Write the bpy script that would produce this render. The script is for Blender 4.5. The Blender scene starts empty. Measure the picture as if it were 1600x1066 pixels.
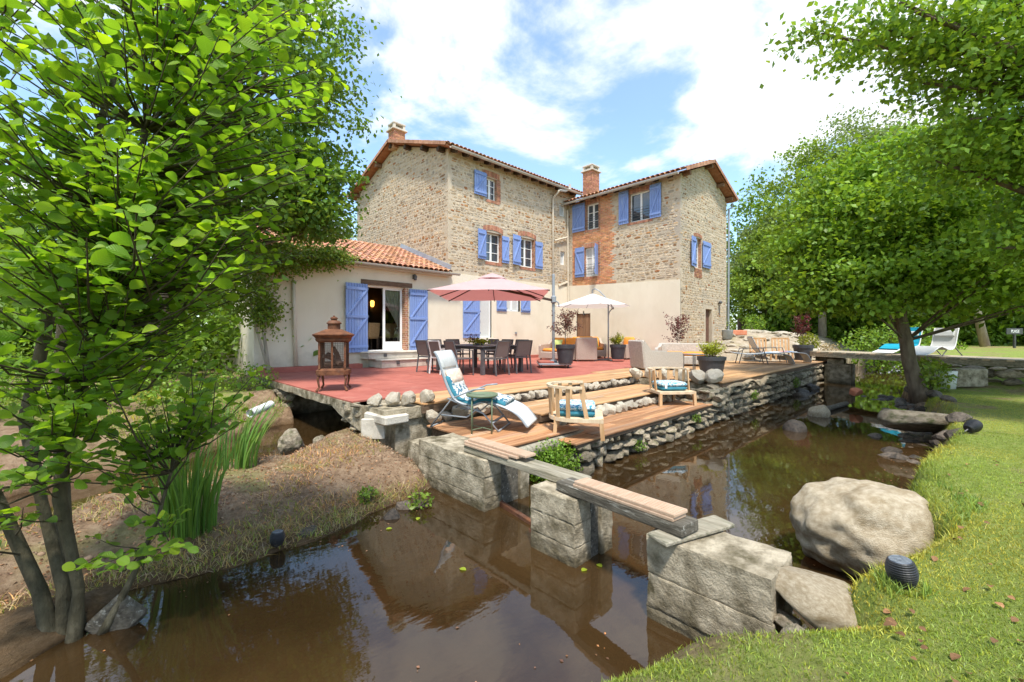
import bpy, bmesh, math, random
import numpy as np
from mathutils import Vector, Matrix, noise

rnd = random.Random(7)
nr = np.random.default_rng(11)
scene = bpy.context.scene
COL = scene.collection
R = math.radians

# ------------------------------------------------------------------ camera, sky, sun, exposure
# site frame: x runs along the stream and the long facade, y runs from the stream towards the house
CAM = Vector((-9.36, -13.22, 1.08))
HEAD = R(43.82)
cam_d = bpy.data.cameras.new('camera')
cam = bpy.data.objects.new('camera', cam_d)
COL.objects.link(cam)
cam.location = CAM
cam.rotation_euler = (R(90), 0, -HEAD)
cam_d.lens = 15.0
cam_d.sensor_width = 36.0
cam_d.shift_y = -0.0075
cam_d.clip_start = 0.05
cam_d.clip_end = 2000
scene.camera = cam

SUN_EL = 63.0
SUN_XY = Vector((-0.62, -0.78)).normalized()
world = bpy.data.worlds.new('World')
scene.world = world
world.use_nodes = True
wn = world.node_tree
wn.nodes.clear()
def wnode(t, **k):
    n = wn.nodes.new(t)
    for a_, v_ in k.items():
        setattr(n, a_, v_)
    return n
w_out = wnode('ShaderNodeOutputWorld')
w_bg = wnode('ShaderNodeBackground')
w_sky = wnode('ShaderNodeTexSky', sky_type='NISHITA')
w_sky.sun_disc = False
w_sky.sun_elevation = R(SUN_EL)
w_sky.sun_rotation = math.atan2(SUN_XY.x, SUN_XY.y)
w_sky.air_density = 1.0
w_sky.dust_density = 0.7
w_sky.ozone_density = 1.0
w_tc = wnode('ShaderNodeTexCoord')
w_sep = wnode('ShaderNodeSeparateXYZ')
wn.links.new(w_tc.outputs['Generated'], w_sep.inputs[0])
w_mz = wnode('ShaderNodeMath', operation='MAXIMUM'); w_mz.inputs[1].default_value = 0.0
wn.links.new(w_sep.outputs['Z'], w_mz.inputs[0])
w_az = wnode('ShaderNodeMath', operation='ADD'); w_az.inputs[1].default_value = 0.22
wn.links.new(w_mz.outputs[0], w_az.inputs[0])
w_comb = wnode('ShaderNodeCombineXYZ')
for ax in ('X', 'Y'):
    d_ = wnode('ShaderNodeMath', operation='DIVIDE')
    wn.links.new(w_sep.outputs[ax], d_.inputs[0]); wn.links.new(w_az.outputs[0], d_.inputs[1])
    wn.links.new(d_.outputs[0], w_comb.inputs[ax])
w_map = wnode('ShaderNodeMapping')
w_map.inputs['Location'].default_value = (7.69, 13.61, 3.63)
w_map.inputs['Scale'].default_value = (1.25, 1.25, 1.0)
wn.links.new(w_comb.outputs[0], w_map.inputs['Vector'])
w_n1 = wnode('ShaderNodeTexNoise'); w_n1.inputs['Scale'].default_value = 1.0
w_n1.inputs['Detail'].default_value = 10.0; w_n1.inputs['Roughness'].default_value = 0.58
w_n1.inputs['Distortion'].default_value = 0.25
wn.links.new(w_map.outputs[0], w_n1.inputs['Vector'])
w_ramp = wnode('ShaderNodeValToRGB')
w_ramp.color_ramp.elements[0].position = 0.485
w_ramp.color_ramp.elements[1].position = 0.585
w_ramp.color_ramp.interpolation = 'EASE'
wn.links.new(w_n1.outputs['Fac'], w_ramp.inputs[0])
w_n2 = wnode('ShaderNodeTexNoise'); w_n2.inputs['Scale'].default_value = 2.6
w_n2.inputs['Detail'].default_value = 6.0
wn.links.new(w_map.outputs[0], w_n2.inputs['Vector'])
w_cc = wnode('ShaderNodeMix', data_type='RGBA')
w_cc.inputs['A'].default_value = (3.3, 3.5, 3.8, 1)
w_cc.inputs['B'].default_value = (4.7, 4.8, 4.9, 1)
wn.links.new(w_n2.outputs['Fac'], w_cc.inputs['Factor'])
w_thin = wnode('ShaderNodeMath', operation='MULTIPLY_ADD')   # thin veil over the blue
w_thin.inputs[1].default_value = 0.84; w_thin.inputs[2].default_value = 0.105
wn.links.new(w_ramp.outputs['Color'], w_thin.inputs[0])
w_mix = wnode('ShaderNodeMix', data_type='RGBA')
wn.links.new(w_thin.outputs[0], w_mix.inputs['Factor'])
w_tint = wnode('ShaderNodeMix', data_type='RGBA', blend_type='MULTIPLY')
w_tint.inputs['Factor'].default_value = 1.0
w_tint.inputs['B'].default_value = (0.86, 1.02, 1.06, 1)
wn.links.new(w_sky.outputs[0], w_tint.inputs['A'])
wn.links.new(w_tint.outputs['Result'], w_mix.inputs['A'])
wn.links.new(w_cc.outputs['Result'], w_mix.inputs['B'])
wn.links.new(w_mix.outputs['Result'], w_bg.inputs['Color'])
w_bg.inputs['Strength'].default_value = 0.13
wn.links.new(w_bg.outputs[0], w_out.inputs[0])

sun_d = bpy.data.lights.new('sun', 'SUN')
sun_d.energy = 2.5
sun_d.angle = R(6.0)
sun_d.color = (1.0, 0.955, 0.88)
sun = bpy.data.objects.new('sun', sun_d)
COL.objects.link(sun)
s_dir = Vector((SUN_XY.x * math.cos(R(SUN_EL)), SUN_XY.y * math.cos(R(SUN_EL)), math.sin(R(SUN_EL))))
sun.rotation_euler = s_dir.to_track_quat('Z', 'Y').to_euler()
sun.location = (-20, -10, 30)

vs = scene.view_settings
vs.view_transform = 'Standard'
vs.look = 'None'
vs.gamma = 1.0
vs.use_curve_mapping = False
vs.exposure = 1.32
cy = scene.cycles
cy.max_bounces = 8
cy.diffuse_bounces = 4
cy.glossy_bounces = 3
cy.transmission_bounces = 4
cy.transparent_max_bounces = 12
cy.caustics_reflective = False
cy.caustics_refractive = False
cy.sample_clamp_indirect = 6.0
cy.use_denoising = True
try:
    cy.denoiser = 'OPENIMAGEDENOISE'
except Exception:
    pass

# ------------------------------------------------------------------ helpers
def view(X, Y, z=0.0):
    """metres to the right of / ahead of the viewpoint -> site frame"""
    c, s = math.cos(HEAD), math.sin(HEAD)
    return Vector((CAM.x + X * c + Y * s, CAM.y - X * s + Y * c, z))

class MB:
    def __init__(self):
        self.v = []; self.f = []; self.c = []; self.cur = (1, 1, 1)
    def add(self, vs_, fs):
        o = len(self.v)
        self.v.extend([tuple(p) for p in vs_])
        self.c.extend([self.cur] * len(vs_))
        self.f.extend([tuple(i + o for i in q) for q in fs])
        return self
    def box(self, c, s, rz=0.0, M=None, bev=0.0):
        hx, hy, hz = s[0] / 2, s[1] / 2, s[2] / 2
        if bev <= 0:
            P = [(-hx, -hy, -hz), (hx, -hy, -hz), (hx, hy, -hz), (-hx, hy, -hz), (-hx, -hy, hz), (hx, -hy, hz), (hx, hy, hz), (-hx, hy, hz)]
            F_ = [(3, 2, 1, 0), (4, 5, 6, 7), (0, 1, 5, 4), (1, 2, 6, 5), (2, 3, 7, 6), (3, 0, 4, 7)]
        else:
            b = min(bev, hx * .9, hy * .9, hz * .9)
            P = []
            for z, i in ((-hz, b), (-hz + b, 0), (hz - b, 0), (hz, b)):
                x, y = hx - i, hy - i
                P += [(-x + b, -y, z), (x - b, -y, z), (x, -y + b, z), (x, y - b, z), (x - b, y, z), (-x + b, y, z), (-x, y - b, z), (-x, -y + b, z)]
            F_ = [tuple(range(7, -1, -1)), tuple(range(24, 32))]
            for k in range(3):
                for j in range(8):
                    F_.append((k * 8 + j, k * 8 + (j + 1) % 8, k * 8 + 8 + (j + 1) % 8, k * 8 + 8 + j))
        if M is None:
            cr, sr = math.cos(rz), math.sin(rz)
            P = [(c[0] + x * cr - y * sr, c[1] + x * sr + y * cr, c[2] + z) for x, y, z in P]
        else:
            P = [M @ Vector((c[0] + x, c[1] + y, c[2] + z)) for x, y, z in P]
        return self.add(P, F_)
    def bb(self, x0, x1, y0, y1, z0, z1, bev=0.0):
        return self.box(((x0 + x1) / 2, (y0 + y1) / 2, (z0 + z1) / 2), (abs(x1 - x0), abs(y1 - y0), abs(z1 - z0)), bev=bev)
    def bar(self, p, q, w, h, up=(0, 0, 1), bev=0.0):
        p = Vector(p); q = Vector(q); d = q - p; L = d.length
        if L < 1e-6: return self
        d /= L; up = Vector(up)
        s = d.cross(up)
        if s.length < 1e-4: s = d.cross(Vector((1, 0, 0)))
        s.normalize(); u = s.cross(d)
        M = Matrix(((d.x, s.x, u.x, p.x), (d.y, s.y, u.y, p.y), (d.z, s.z, u.z, p.z), (0, 0, 0, 1)))
        return self.box((L / 2, 0, 0), (L, w, h), M=M, bev=bev)
    def tube(self, pts, rad, n=8, cap=True):
        pts = [Vector(p) for p in pts]
        if not isinstance(rad, (list, tuple)): rad = [rad] * len(pts)
        V = []; F_ = []
        ref = None
        for i, p in enumerate(pts):
            d = (pts[min(i + 1, len(pts) - 1)] - pts[max(i - 1, 0)])
            if d.length < 1e-9: d = Vector((0, 0, 1))
            d.normalize()
            if ref is None: ref = Vector((1, 0, 0)) if abs(d.x) < .9 else Vector((0, 1, 0))
            s = d.cross(ref)
            if s.length < 1e-5: s = d.cross(Vector((0, 1, 0)))
            s.normalize(); u = s.cross(d)
            for k in range(n):
                t = 2 * math.pi * k / n
                V.append(p + (s * math.cos(t) + u * math.sin(t)) * rad[i])
        for i in range(len(pts) - 1):
            for k in range(n):
                a_, b_ = i * n + k, i * n + (k + 1) % n
                F_.append((a_, b_, b_ + n, a_ + n))
        if cap:
            F_.append(tuple(range(n - 1, -1, -1)))
            F_.append(tuple((len(pts) - 1) * n + k for k in range(n)))
        return self.add(V, F_)
    def lathe(self, prof, n=20, c=(0, 0, 0), sx=1.0, sy=1.0, rz=0.0):
        V = []; F_ = []
        for r, z in prof:
            for k in range(n):
                t = 2 * math.pi * k / n + rz
                V.append((c[0] + r * math.cos(t) * sx, c[1] + r * math.sin(t) * sy, c[2] + z))
        for i in range(len(prof) - 1):
            for k in range(n):
                a_, b_ = i * n + k, i * n + (k + 1) % n
                F_.append((a_, b_, b_ + n, a_ + n))
        F_.append(tuple(range(n - 1, -1, -1)))
        F_.append(tuple((len(prof) - 1) * n + k for k in range(n)))
        return self.add(V, F_)
    def prism(self, poly, f, d0, d1):
        """poly: 2D outline; f(u,v,d) -> xyz"""
        n = len(poly)
        V = [f(u, v, d0) for u, v in poly] + [f(u, v, d1) for u, v in poly]
        F_ = [tuple(range(n)), tuple(range(2 * n - 1, n - 1, -1))]
        F_ += [(i, n + i, n + (i + 1) % n, (i + 1) % n) for i in range(n)]
        return self.add(V, F_)
    def quad(self, a_, b_, c_, d_):
        return self.add([a_, b_, c_, d_], [(0, 1, 2, 3)])
    def mesh(self, name, col=False, fix=True):
        m = bpy.data.meshes.new(name)
        m.from_pydata(self.v, [], self.f)
        if fix:
            bm = bmesh.new(); bm.from_mesh(m)
            bmesh.ops.recalc_face_normals(bm, faces=bm.faces)
            bm.to_mesh(m); bm.free()
        if col:
            at = m.attributes.new('Col', 'FLOAT_COLOR', 'POINT')
            at.data.foreach_set('color', np.array([(c[0], c[1], c[2], 1.0) for c in self.c], dtype=np.float32).ravel())
        return m
    def build(self, name, mat, parent=None, smooth=False, col=False, fix=True):
        m = self.mesh(name, col, fix)
        return link(name, m, mat, parent, smooth)

def link(name, m, mat=None, parent=None, smooth=False):
    if mat is not None and not m.materials: m.materials.append(mat)
    if smooth:
        m.polygons.foreach_set('use_smooth', [True] * len(m.polygons))
    o = bpy.data.objects.new(name, m)
    COL.objects.link(o)
    if parent is not None:
        o.parent = parent
        o.matrix_parent_inverse = parent_world(parent).inverted()
    return o

def parent_world(o):
    return o.matrix_basis.copy() if o.parent is None else parent_world(o.parent) @ o.matrix_parent_inverse @ o.matrix_basis

def tag(o, label=None, cat=None, group=None, kind=None):
    if label: o['label'] = label
    if cat: o['category'] = cat
    if group: o['group'] = group
    if kind: o['kind'] = kind
    return o

def thing(name, label, cat, loc=(0, 0, 0), rz=0.0, group=None):
    o = bpy.data.objects.new(name, None)
    o.empty_display_size = 0.1
    COL.objects.link(o)
    o.location = loc
    o.rotation_euler = (0, 0, rz)
    tag(o, label, cat, group)
    return o

def part(name, mb, mat, parent, smooth=False, col=False, kind=None):
    """a part modelled in the coordinates of its thing"""
    m = mb.mesh(name, col) if isinstance(mb, MB) else mb
    if mat is not None and not m.materials: m.materials.append(mat)
    if smooth: m.polygons.foreach_set('use_smooth', [True] * len(m.polygons))
    o = bpy.data.objects.new(name, m)
    COL.objects.link(o)
    o.parent = parent
    if kind: o['kind'] = kind
    return o

def piece(name, mesh, parent, loc, rot=(0, 0, 0), sc=(1, 1, 1)):
    o = bpy.data.objects.new(name, mesh)
    COL.objects.link(o)
    o.parent = parent
    o.location = loc; o.rotation_euler = rot; o.scale = sc
    return o

def copy_tree(o, parent=None):
    c = o.copy(); COL.objects.link(c); c.parent = parent
    for ch in list(o.children): copy_tree(ch, c)
    return c

# ------------------------------------------------------------------ materials
MATS = {}
def mat(name, c1, c2=None, rough=0.8, scale=6.0, detail=4.0, bump=0.0, bscale=None, rand=0.0, attr=False, stretch=None,
        spec=0.3, metal=0.0, trans=0.0, contrast=(0.35, 0.65), c3=None, c3scale=1.2, c3pos=(0.55, 0.7), coat=0.0, shuffle=False):
    m = bpy.data.materials.new(name); m.use_nodes = True
    nt = m.node_tree; N = nt.nodes; L = nt.links
    bs = N['Principled BSDF']
    bs.inputs['Roughness'].default_value = rough
    bs.inputs['Specular IOR Level'].default_value = spec
    bs.inputs['Metallic'].default_value = metal
    if coat: bs.inputs['Coat Weight'].default_value = coat
    tc = N.new('ShaderNodeTexCoord'); vec = tc.outputs['Object']
    if stretch or shuffle:
        mp = N.new('ShaderNodeMapping'); mp.inputs['Scale'].default_value = stretch or (1, 1, 1)
        L.new(vec, mp.inputs['Vector']); vec = mp.outputs[0]
        if shuffle:
            oi0 = N.new('ShaderNodeObjectInfo'); mm = N.new('ShaderNodeMath'); mm.operation = 'MULTIPLY'; mm.inputs[1].default_value = 57.0
            L.new(oi0.outputs['Random'], mm.inputs[0])
            cb = N.new('ShaderNodeCombineXYZ')
            for k in range(3): L.new(mm.outputs[0], cb.inputs[k])
            L.new(cb.outputs[0], mp.inputs['Location'])
    col = None
    if c2 is None: c2 = c1
    nz = N.new('ShaderNodeTexNoise'); nz.inputs['Scale'].default_value = scale; nz.inputs['Detail'].default_value = detail
    nz.inputs['Roughness'].default_value = 0.6
    L.new(vec, nz.inputs['Vector'])
    rp = N.new('ShaderNodeValToRGB')
    rp.color_ramp.elements[0].position = contrast[0]; rp.color_ramp.elements[1].position = contrast[1]
    rp.color_ramp.elements[0].color = (*c1, 1); rp.color_ramp.elements[1].color = (*c2, 1)
    L.new(nz.outputs['Fac'], rp.inputs[0]); col = rp.outputs['Color']
    if c3 is not None:
        n3 = N.new('ShaderNodeTexNoise'); n3.inputs['Scale'].default_value = c3scale; n3.inputs['Detail'].default_value = 6
        n3.inputs['Roughness'].default_value = 0.65
        L.new(vec, n3.inputs['Vector'])
        r3 = N.new('ShaderNodeMapRange'); r3.inputs['From Min'].default_value = c3pos[0]; r3.inputs['From Max'].default_value = c3pos[1]
        L.new(n3.outputs['Fac'], r3.inputs['Value'])
        mx = N.new('ShaderNodeMix'); mx.data_type = 'RGBA'; mx.inputs['B'].default_value = (*c3, 1)
        L.new(r3.outputs[0], mx.inputs['Factor']); L.new(col, mx.inputs['A']); col = mx.outputs['Result']
    if attr:
        at = N.new('ShaderNodeAttribute'); at.attribute_name = 'Col'
        mx = N.new('ShaderNodeMix'); mx.data_type = 'RGBA'; mx.blend_type = 'MULTIPLY'; mx.inputs['Factor'].default_value = 1
        L.new(col, mx.inputs['A']); L.new(at.outputs['Color'], mx.inputs['B']); col = mx.outputs['Result']
    if rand:
        oi = N.new('ShaderNodeObjectInfo')
        mr = N.new('ShaderNodeMapRange'); mr.inputs['To Min'].default_value = 1 - rand; mr.inputs['To Max'].default_value = 1 + rand
        L.new(oi.outputs['Random'], mr.inputs['Value'])
        mx = N.new('ShaderNodeMix'); mx.data_type = 'RGBA'; mx.blend_type = 'MULTIPLY'; mx.inputs['Factor'].default_value = 1
        cb = N.new('ShaderNodeCombineXYZ')
        for k in range(3): L.new(mr.outputs[0], cb.inputs[k])
        L.new(col, mx.inputs['A']); L.new(cb.outputs[0], mx.inputs['B']); col = mx.outputs['Result']
    L.new(col, bs.inputs['Base Color'])
    if bump:
        nb = N.new('ShaderNodeTexNoise'); nb.inputs['Scale'].default_value = bscale or scale * 3; nb.inputs['Detail'].default_value = 6
        nb.inputs['Roughness'].default_value = 0.65
        L.new(vec, nb.inputs['Vector'])
        bp = N.new('ShaderNodeBump'); bp.inputs['Strength'].default_value = min(1.0, bump); bp.inputs['Distance'].default_value = 0.02 * max(1.0, bump)
        L.new(nb.outputs['Fac'], bp.inputs['Height']); L.new(bp.outputs[0], bs.inputs['Normal'])
    if trans:
        tr = N.new('ShaderNodeBsdfTranslucent'); ms = N.new('ShaderNodeMixShader'); ms.inputs[0].default_value = trans
        L.new(col, tr.inputs['Color']); L.new(bs.outputs[0], ms.inputs[1]); L.new(tr.outputs[0], ms.inputs[2])
        L.new(ms.outputs[0], N['Material Output'].inputs['Surface'])
    MATS[name] = m
    return m

def leaf_mat(name, c, var=0.35, tr=0.45, rough=0.45, tint=(1.25, 1.1, 0.55)):
    """c base, per-leaf tint in attribute Col"""
    m = bpy.data.materials.new(name); m.use_nodes = True
    nt = m.node_tree; N = nt.nodes; L = nt.links
    bs = N['Principled BSDF']; bs.inputs['Roughness'].default_value = rough; bs.inputs['Specular IOR Level'].default_value = 0.35
    at = N.new('ShaderNodeAttribute'); at.attribute_name = 'Col'
    mx = N.new('ShaderNodeMix'); mx.data_type = 'RGBA'; mx.blend_type = 'MULTIPLY'; mx.inputs['Factor'].default_value = 1
    mx.inputs['A'].default_value = (*c, 1)
    L.new(at.outputs['Color'], mx.inputs['B'])
    L.new(mx.outputs['Result'], bs.inputs['Base Color'])
    t = N.new('ShaderNodeBsdfTranslucent')
    mt = N.new('ShaderNodeMix'); mt.data_type = 'RGBA'; mt.blend_type = 'MULTIPLY'; mt.inputs['Factor'].default_value = 1
    mt.inputs['B'].default_value = (*tint, 1)
    L.new(mx.outputs['Result'], mt.inputs['A']); L.new(mt.outputs['Result'], t.inputs['Color'])
    ms = N.new('ShaderNodeMixShader'); ms.inputs[0].default_value = tr
    L.new(bs.outputs[0], ms.inputs[1]); L.new(t.outputs[0], ms.inputs[2])
    L.new(ms.outputs[0], N['Material Output'].inputs['Surface'])
    MATS[name] = m
    return m

M_mortar = mat('lime_mortar', (.475, .385, .275), (.565, .475, .35), 0.95, 3.0, bump=.6, bscale=40, c3=(.38, .325, .26), c3scale=.5, c3pos=(.52, .75))
M_stone = mat('wall_stone', (.69, .64, .56), (.96, .885, .77), 0.9, 14, bump=.7, bscale=45, attr=True)
M_cream = mat('cream_render', (.69, .61, .47), (.73, .655, .515), 0.92, 1.5, bump=.3, bscale=60, c3=(.60, .52, .39), c3scale=.9, c3pos=(.52, .85), stretch=(1, 1, .6))
M_brick = mat('brick', (.34, .15, .09), (.47, .235, .145), 0.9, 9, bump=.5, bscale=50, attr=True)
M_brickjoint = mat('brick_joint', (.50, .34, .24), (.56, .42, .31), 0.95, 12, bump=.4)
M_blue = mat('blue_paint', (.19, .275, .54), (.22, .31, .58), 0.6, 5, bump=.15, bscale=30, rand=.08, shuffle=True, stretch=(3, 3, .7), c3=(.28, .36, .56), c3scale=2.2, c3pos=(.52, .78))
M_white = mat('white_frame', (.78, .77, .74), (.82, .81, .79), 0.4, 4)
M_glass = mat('window_pane', (.035, .045, .055), (.06, .075, .09), 0.04, 2.0, spec=.9, coat=.6)
M_lace = mat('net_curtain', (.50, .50, .47), (.60, .60, .57), 0.7, 10, spec=.3, coat=.5, stretch=(6, 6, 1))
M_tile = mat('clay_tile', (.40, .175, .09), (.54, .29, .17), 0.85, 7, bump=.3, bscale=30, rand=.22, attr=True, shuffle=True, c3=(.42, .33, .22), c3scale=2.0, c3pos=(.6, .8))
M_verge = mat('verge_tile', (.35, .16, .09), (.48, .27, .17), 0.85, 7, bump=.3, rand=.18, shuffle=True)
M_zinc = mat('zinc', (.34, .38, .42), (.44, .48, .52), 0.45, 3, metal=.4)
M_gutter = mat('gutter_grey', (.40, .38, .33), (.50, .47, .41), 0.55, 3)
M_pipe = mat('downpipe_beige', (.58, .50, .38), (.64, .56, .44), 0.55, 4)
M_rafter = mat('dark_rafter', (.045, .03, .02), (.09, .06, .04), 0.85, 8, stretch=(1, 1, 6))
M_soffit = mat('soffit_board', (.16, .09, .05), (.24, .14, .08), 0.85, 8)
M_lintel = mat('oak_lintel', (.11, .065, .04), (.20, .13, .085), 0.85, 5, bump=.6, stretch=(1, 6, 6))
M_red = mat('red_terrace_paint', (.32, .092, .066), (.40, .13, .095), 0.75, 2.2, bump=.25, bscale=25, rand=.07, shuffle=True, c3=(.45, .22, .165), c3scale=3.0, c3pos=(.58, .85))
M_deck = mat('deck_wood', (.28, .125, .055), (.46, .245, .115), 0.7, 3.0, bump=.35, bscale=14, rand=.32, shuffle=True, stretch=(.35, 7, 7), c3=(.36, .28, .21), c3scale=1.1, c3pos=(.52, .75))
M_deckpale = mat('deck_wood_pale', (.38, .205, .09), (.52, .31, .15), 0.7, 3.0, bump=.3, bscale=14, rand=.26, shuffle=True, stretch=(.35, 7, 7), c3=(.42, .33, .25), c3scale=1.1, c3pos=(.54, .78))
M_deckedge = mat('deck_bearer', (.10, .065, .04), (.18, .12, .08), 0.9, 4, stretch=(.4, 6, 6), bump=.4)
M_concrete = mat('old_concrete', (.22, .18, .115), (.50, .425, .305), 0.95, 7, 10, bump=1.0, bscale=48, contrast=(.36, .62), c3=(.11, .09, .048), c3scale=3.6, c3pos=(.50, .66))
M_conclight = mat('pale_concrete', (.50, .45, .37), (.62, .57, .48), 0.95, 4, 6, bump=.5, bscale=40, c3=(.36, .32, .26), c3scale=2.5)
M_rock = mat('pale_rock', (.40, .34, .255), (.56, .50, .40), 0.92, 4, 8, bump=1.2, bscale=11, rand=.18, shuffle=True, c3=(.33, .25, .15), c3scale=2.0, c3pos=(.5, .75))
M_rockgrey = mat('river_rock', (.21, .165, .11), (.43, .36, .26), 0.9, 4, 9, bump=1.3, bscale=16, rand=.40, shuffle=True, c3=(.11, .115, .045), c3scale=2.4, c3pos=(.50, .68))
M_rockdark = mat('wet_rock', (.05, .042, .034), (.15, .115, .085), 0.5, 4, 6, bump=.8, rand=.45, shuffle=True)
M_boulder = mat('boulder_granite', (.33, .26, .165), (.50, .42, .30), 0.92, 11, 10, bump=.8, bscale=50, c3=(.27, .20, .11), c3scale=3.4, c3pos=(.50, .70))
M_rust = mat('rusted_iron', (.085, .034, .018), (.19, .078, .036), 0.9, 9, 6, bump=.5, bscale=50, c3=(.13, .085, .065), c3scale=4)
M_char = mat('charred_log', (.08, .05, .035), (.17, .11, .08), 0.95, 12, bump=.9)
M_mesh = mat('dark_mesh_metal', (.05, .03, .02), (.08, .045, .03), 0.8)
M_alu = mat('anthracite_metal', (.075, .073, .075), (.10, .098, .10), 0.45, 5, spec=.5)
M_sling = mat('taupe_sling', (.16, .135, .12), (.20, .17, .155), 0.8, 60, bump=.2)
M_whitemetal = mat('white_metal', (.74, .73, .70), None, 0.4)
M_greymetal = mat('grey_metal', (.27, .29, .31), (.32, .34, .36), 0.4, 4, metal=.3)
M_grey_sling = mat('pale_grey_sling', (.50, .50, .47), (.56, .56, .53), 0.75, 30)
M_pot = mat('anthracite_pot', (.035, .037, .042), (.05, .052, .058), 0.5, 6, spec=.4)
M_soil = mat('potting_soil', (.05, .035, .025), (.09, .06, .04), 1.0, 30, bump=1)
M_rattan = mat('taupe_rattan', (.37, .295, .235), (.47, .385, .315), 0.75, 30, bump=.7, bscale=70, stretch=(1, 1, 3))
M_rattangrey = mat('grey_rattan', (.38, .345, .295), (.52, .48, .42), 0.75, 22, bump=.8, bscale=60, stretch=(1, 3, 1))
M_orange = mat('orange_fabric', (.70, .25, .035), (.76, .31, .06), 0.85, 8, bump=.15)
M_greenfab = mat('green_fabric', (.40, .47, .13), (.50, .56, .22), 0.85, 6)
M_teak = mat('teak_wood', (.42, .235, .105), (.57, .36, .19), 0.6, 4, bump=.15, shuffle=True, stretch=(3, 3, .5))
M_teakpale = mat('pale_teak', (.55, .40, .25), (.68, .53, .36), 0.6, 4, shuffle=True, stretch=(3, 3, .5))
M_bluecush = mat('petrol_blue_fabric', (.025, .15, .20), (.045, .20, .26), 0.85, 9, bump=.2)
M_floral = mat('blue_floral_print', (.50, .62, .68), (.66, .72, .74), 0.85, 22, 5, bump=.2, c3=(.03, .22, .33), c3scale=26, c3pos=(.50, .56))
M_floral2 = mat('bright_floral_print', (.66, .62, .55), (.75, .72, .66), 0.85, 20, 5, bump=.25, c3=(.03, .13, .20), c3scale=17, c3pos=(.49, .54))
M_peach = mat('peach_print', (.70, .42, .30), (.74, .62, .50), 0.85, 24, 5)
M_greentin = mat('sage_green_metal', (.13, .17, .10), (.16, .20, .125), 0.45, 4)
M_pinkfab = mat('pink_parasol_fabric', (.62, .44, .425), (.66, .48, .46), 0.8, 3, trans=.34)
[n for n in M_pinkfab.node_tree.nodes if n.type == 'BSDF_TRANSLUCENT'][0].inputs['Color'].default_value = (.62, .22, .20, 1)
M_pinkfab.node_tree.links.remove([n for n in M_pinkfab.node_tree.nodes if n.type == 'BSDF_TRANSLUCENT'][0].inputs['Color'].links[0])
M_whitefab = mat('white_parasol_fabric', (.80, .79, .77), (.83, .82, .80), 0.8, 3, trans=.3)
M_oldwood = mat('weathered_beam', (.25, .215, .15), (.43, .385, .29), 0.92, 3, 8, bump=1.0, bscale=10, stretch=(9, .8, 9), c3=(.12, .12, .07), c3scale=2.5, c3pos=(.5, .72))
M_darkbeam = mat('dark_wet_beam', (.07, .06, .045), (.17, .15, .115), 0.85, 3, 8, bump=1.0, bscale=10, stretch=(9, .8, 9), c3=(.42, .40, .34), c3scale=3.5, c3pos=(.58, .7))
M_wpc = mat('composite_board', (.45, .30, .20), (.54, .385, .27), 0.75, 5, bump=.2, stretch=(8, 1, 8), rand=.08)
M_black = mat('black_plastic', (.018, .018, .019), (.028, .028, .03), 0.35, 6, spec=.5)
M_solar = mat('solar_panel', (.05, .06, .075), (.16, .18, .20), 0.2, 60, spec=.7)
M_bark = mat('grey_brown_bark', (.085, .062, .042), (.19, .15, .105), 0.95, 7, 7, bump=1.3, bscale=24, stretch=(1, 1, .35))
M_barkyoung = mat('young_alder_bark', (.055, .045, .024), (.12, .10, .058), 0.85, 14, 7, bump=.8, bscale=45, c3=(.20, .17, .11), c3scale=7, c3pos=(.58, .72), stretch=(1, 1, .5))
M_barkpale = mat('pale_bark', (.26, .22, .165), (.40, .35, .27), 0.95, 6, 6, bump=.8, stretch=(1, 1, .4))
M_teal = mat('teal_towel', (.01, .30, .42), (.015, .35, .47), 0.85, 8)
M_terracotta = mat('terracotta', (.50, .17, .09), (.58, .23, .13), 0.85, 6)
M_galv = mat('galvanised_tin', (.33, .37, .40), (.46, .50, .53), 0.45, 5, metal=.5)
M_fence = mat('brown_fence_wood', (.13, .085, .055), (.22, .15, .10), 0.9, 5, rand=.25, shuffle=True, stretch=(4, 4, .5))
M_door = mat('brown_plank_door', (.18, .095, .05), (.26, .15, .085), 0.75, 5, rand=.12, shuffle=True, stretch=(6, 6, .5), bump=.3)
M_rustdoor = mat('rusty_door', (.11, .055, .035), (.16, .08, .05), 0.85, 6)
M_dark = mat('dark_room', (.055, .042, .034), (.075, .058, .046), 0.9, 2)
M_dryleaf = mat('dry_leaf', (.16, .075, .03), (.28, .15, .065), 0.8, 10, rand=.4, shuffle=True)
M_geo = mat('geotextile', (.30, .23, .15), (.38, .30, .20), 0.95, 10, bump=.4)
M_whitepl = mat('white_plastic', (.72, .72, .70), None, 0.4)
M_stripe = mat('striped_towel', (.95, .95, .95), (1.05, 1.05, 1.05), 0.85, 8, attr=True)
M_wicker = mat('golden_wicker', (.42, .24, .10), (.52, .33, .16), 0.8, 30, bump=.4)
M_curtain = mat('sheer_curtain', (.50, .46, .38), (.58, .54, .45), 0.9, 3, stretch=(9, 1, 1), trans=.25)
M_signwhite = mat('sign_white', (.75, .75, .73), None, 0.6)
LF_alder = leaf_mat('alder_leaf', (.17, .33, .034), tr=.58, rough=.42, tint=(1.35, 1.3, .5))
LF_alder.node_tree.nodes['Principled BSDF'].inputs['Specular IOR Level'].default_value = 0.45
LF_dark = leaf_mat('dark_leaf', (.115, .23, .03), tr=.42)
LF_mid = leaf_mat('mid_leaf', (.18, .325, .036), tr=.46)
LF_bright = leaf_mat('bright_leaf', (.19, .30, .04), tr=.42)
LF_pale = leaf_mat('pale_leaf', (.20, .28, .085), tr=.38, tint=(1.1, 1.05, .7))
LF_red = leaf_mat('maple_leaf_red', (.135, .036, .034), tr=.35, tint=(1.3, .9, .8))
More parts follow.
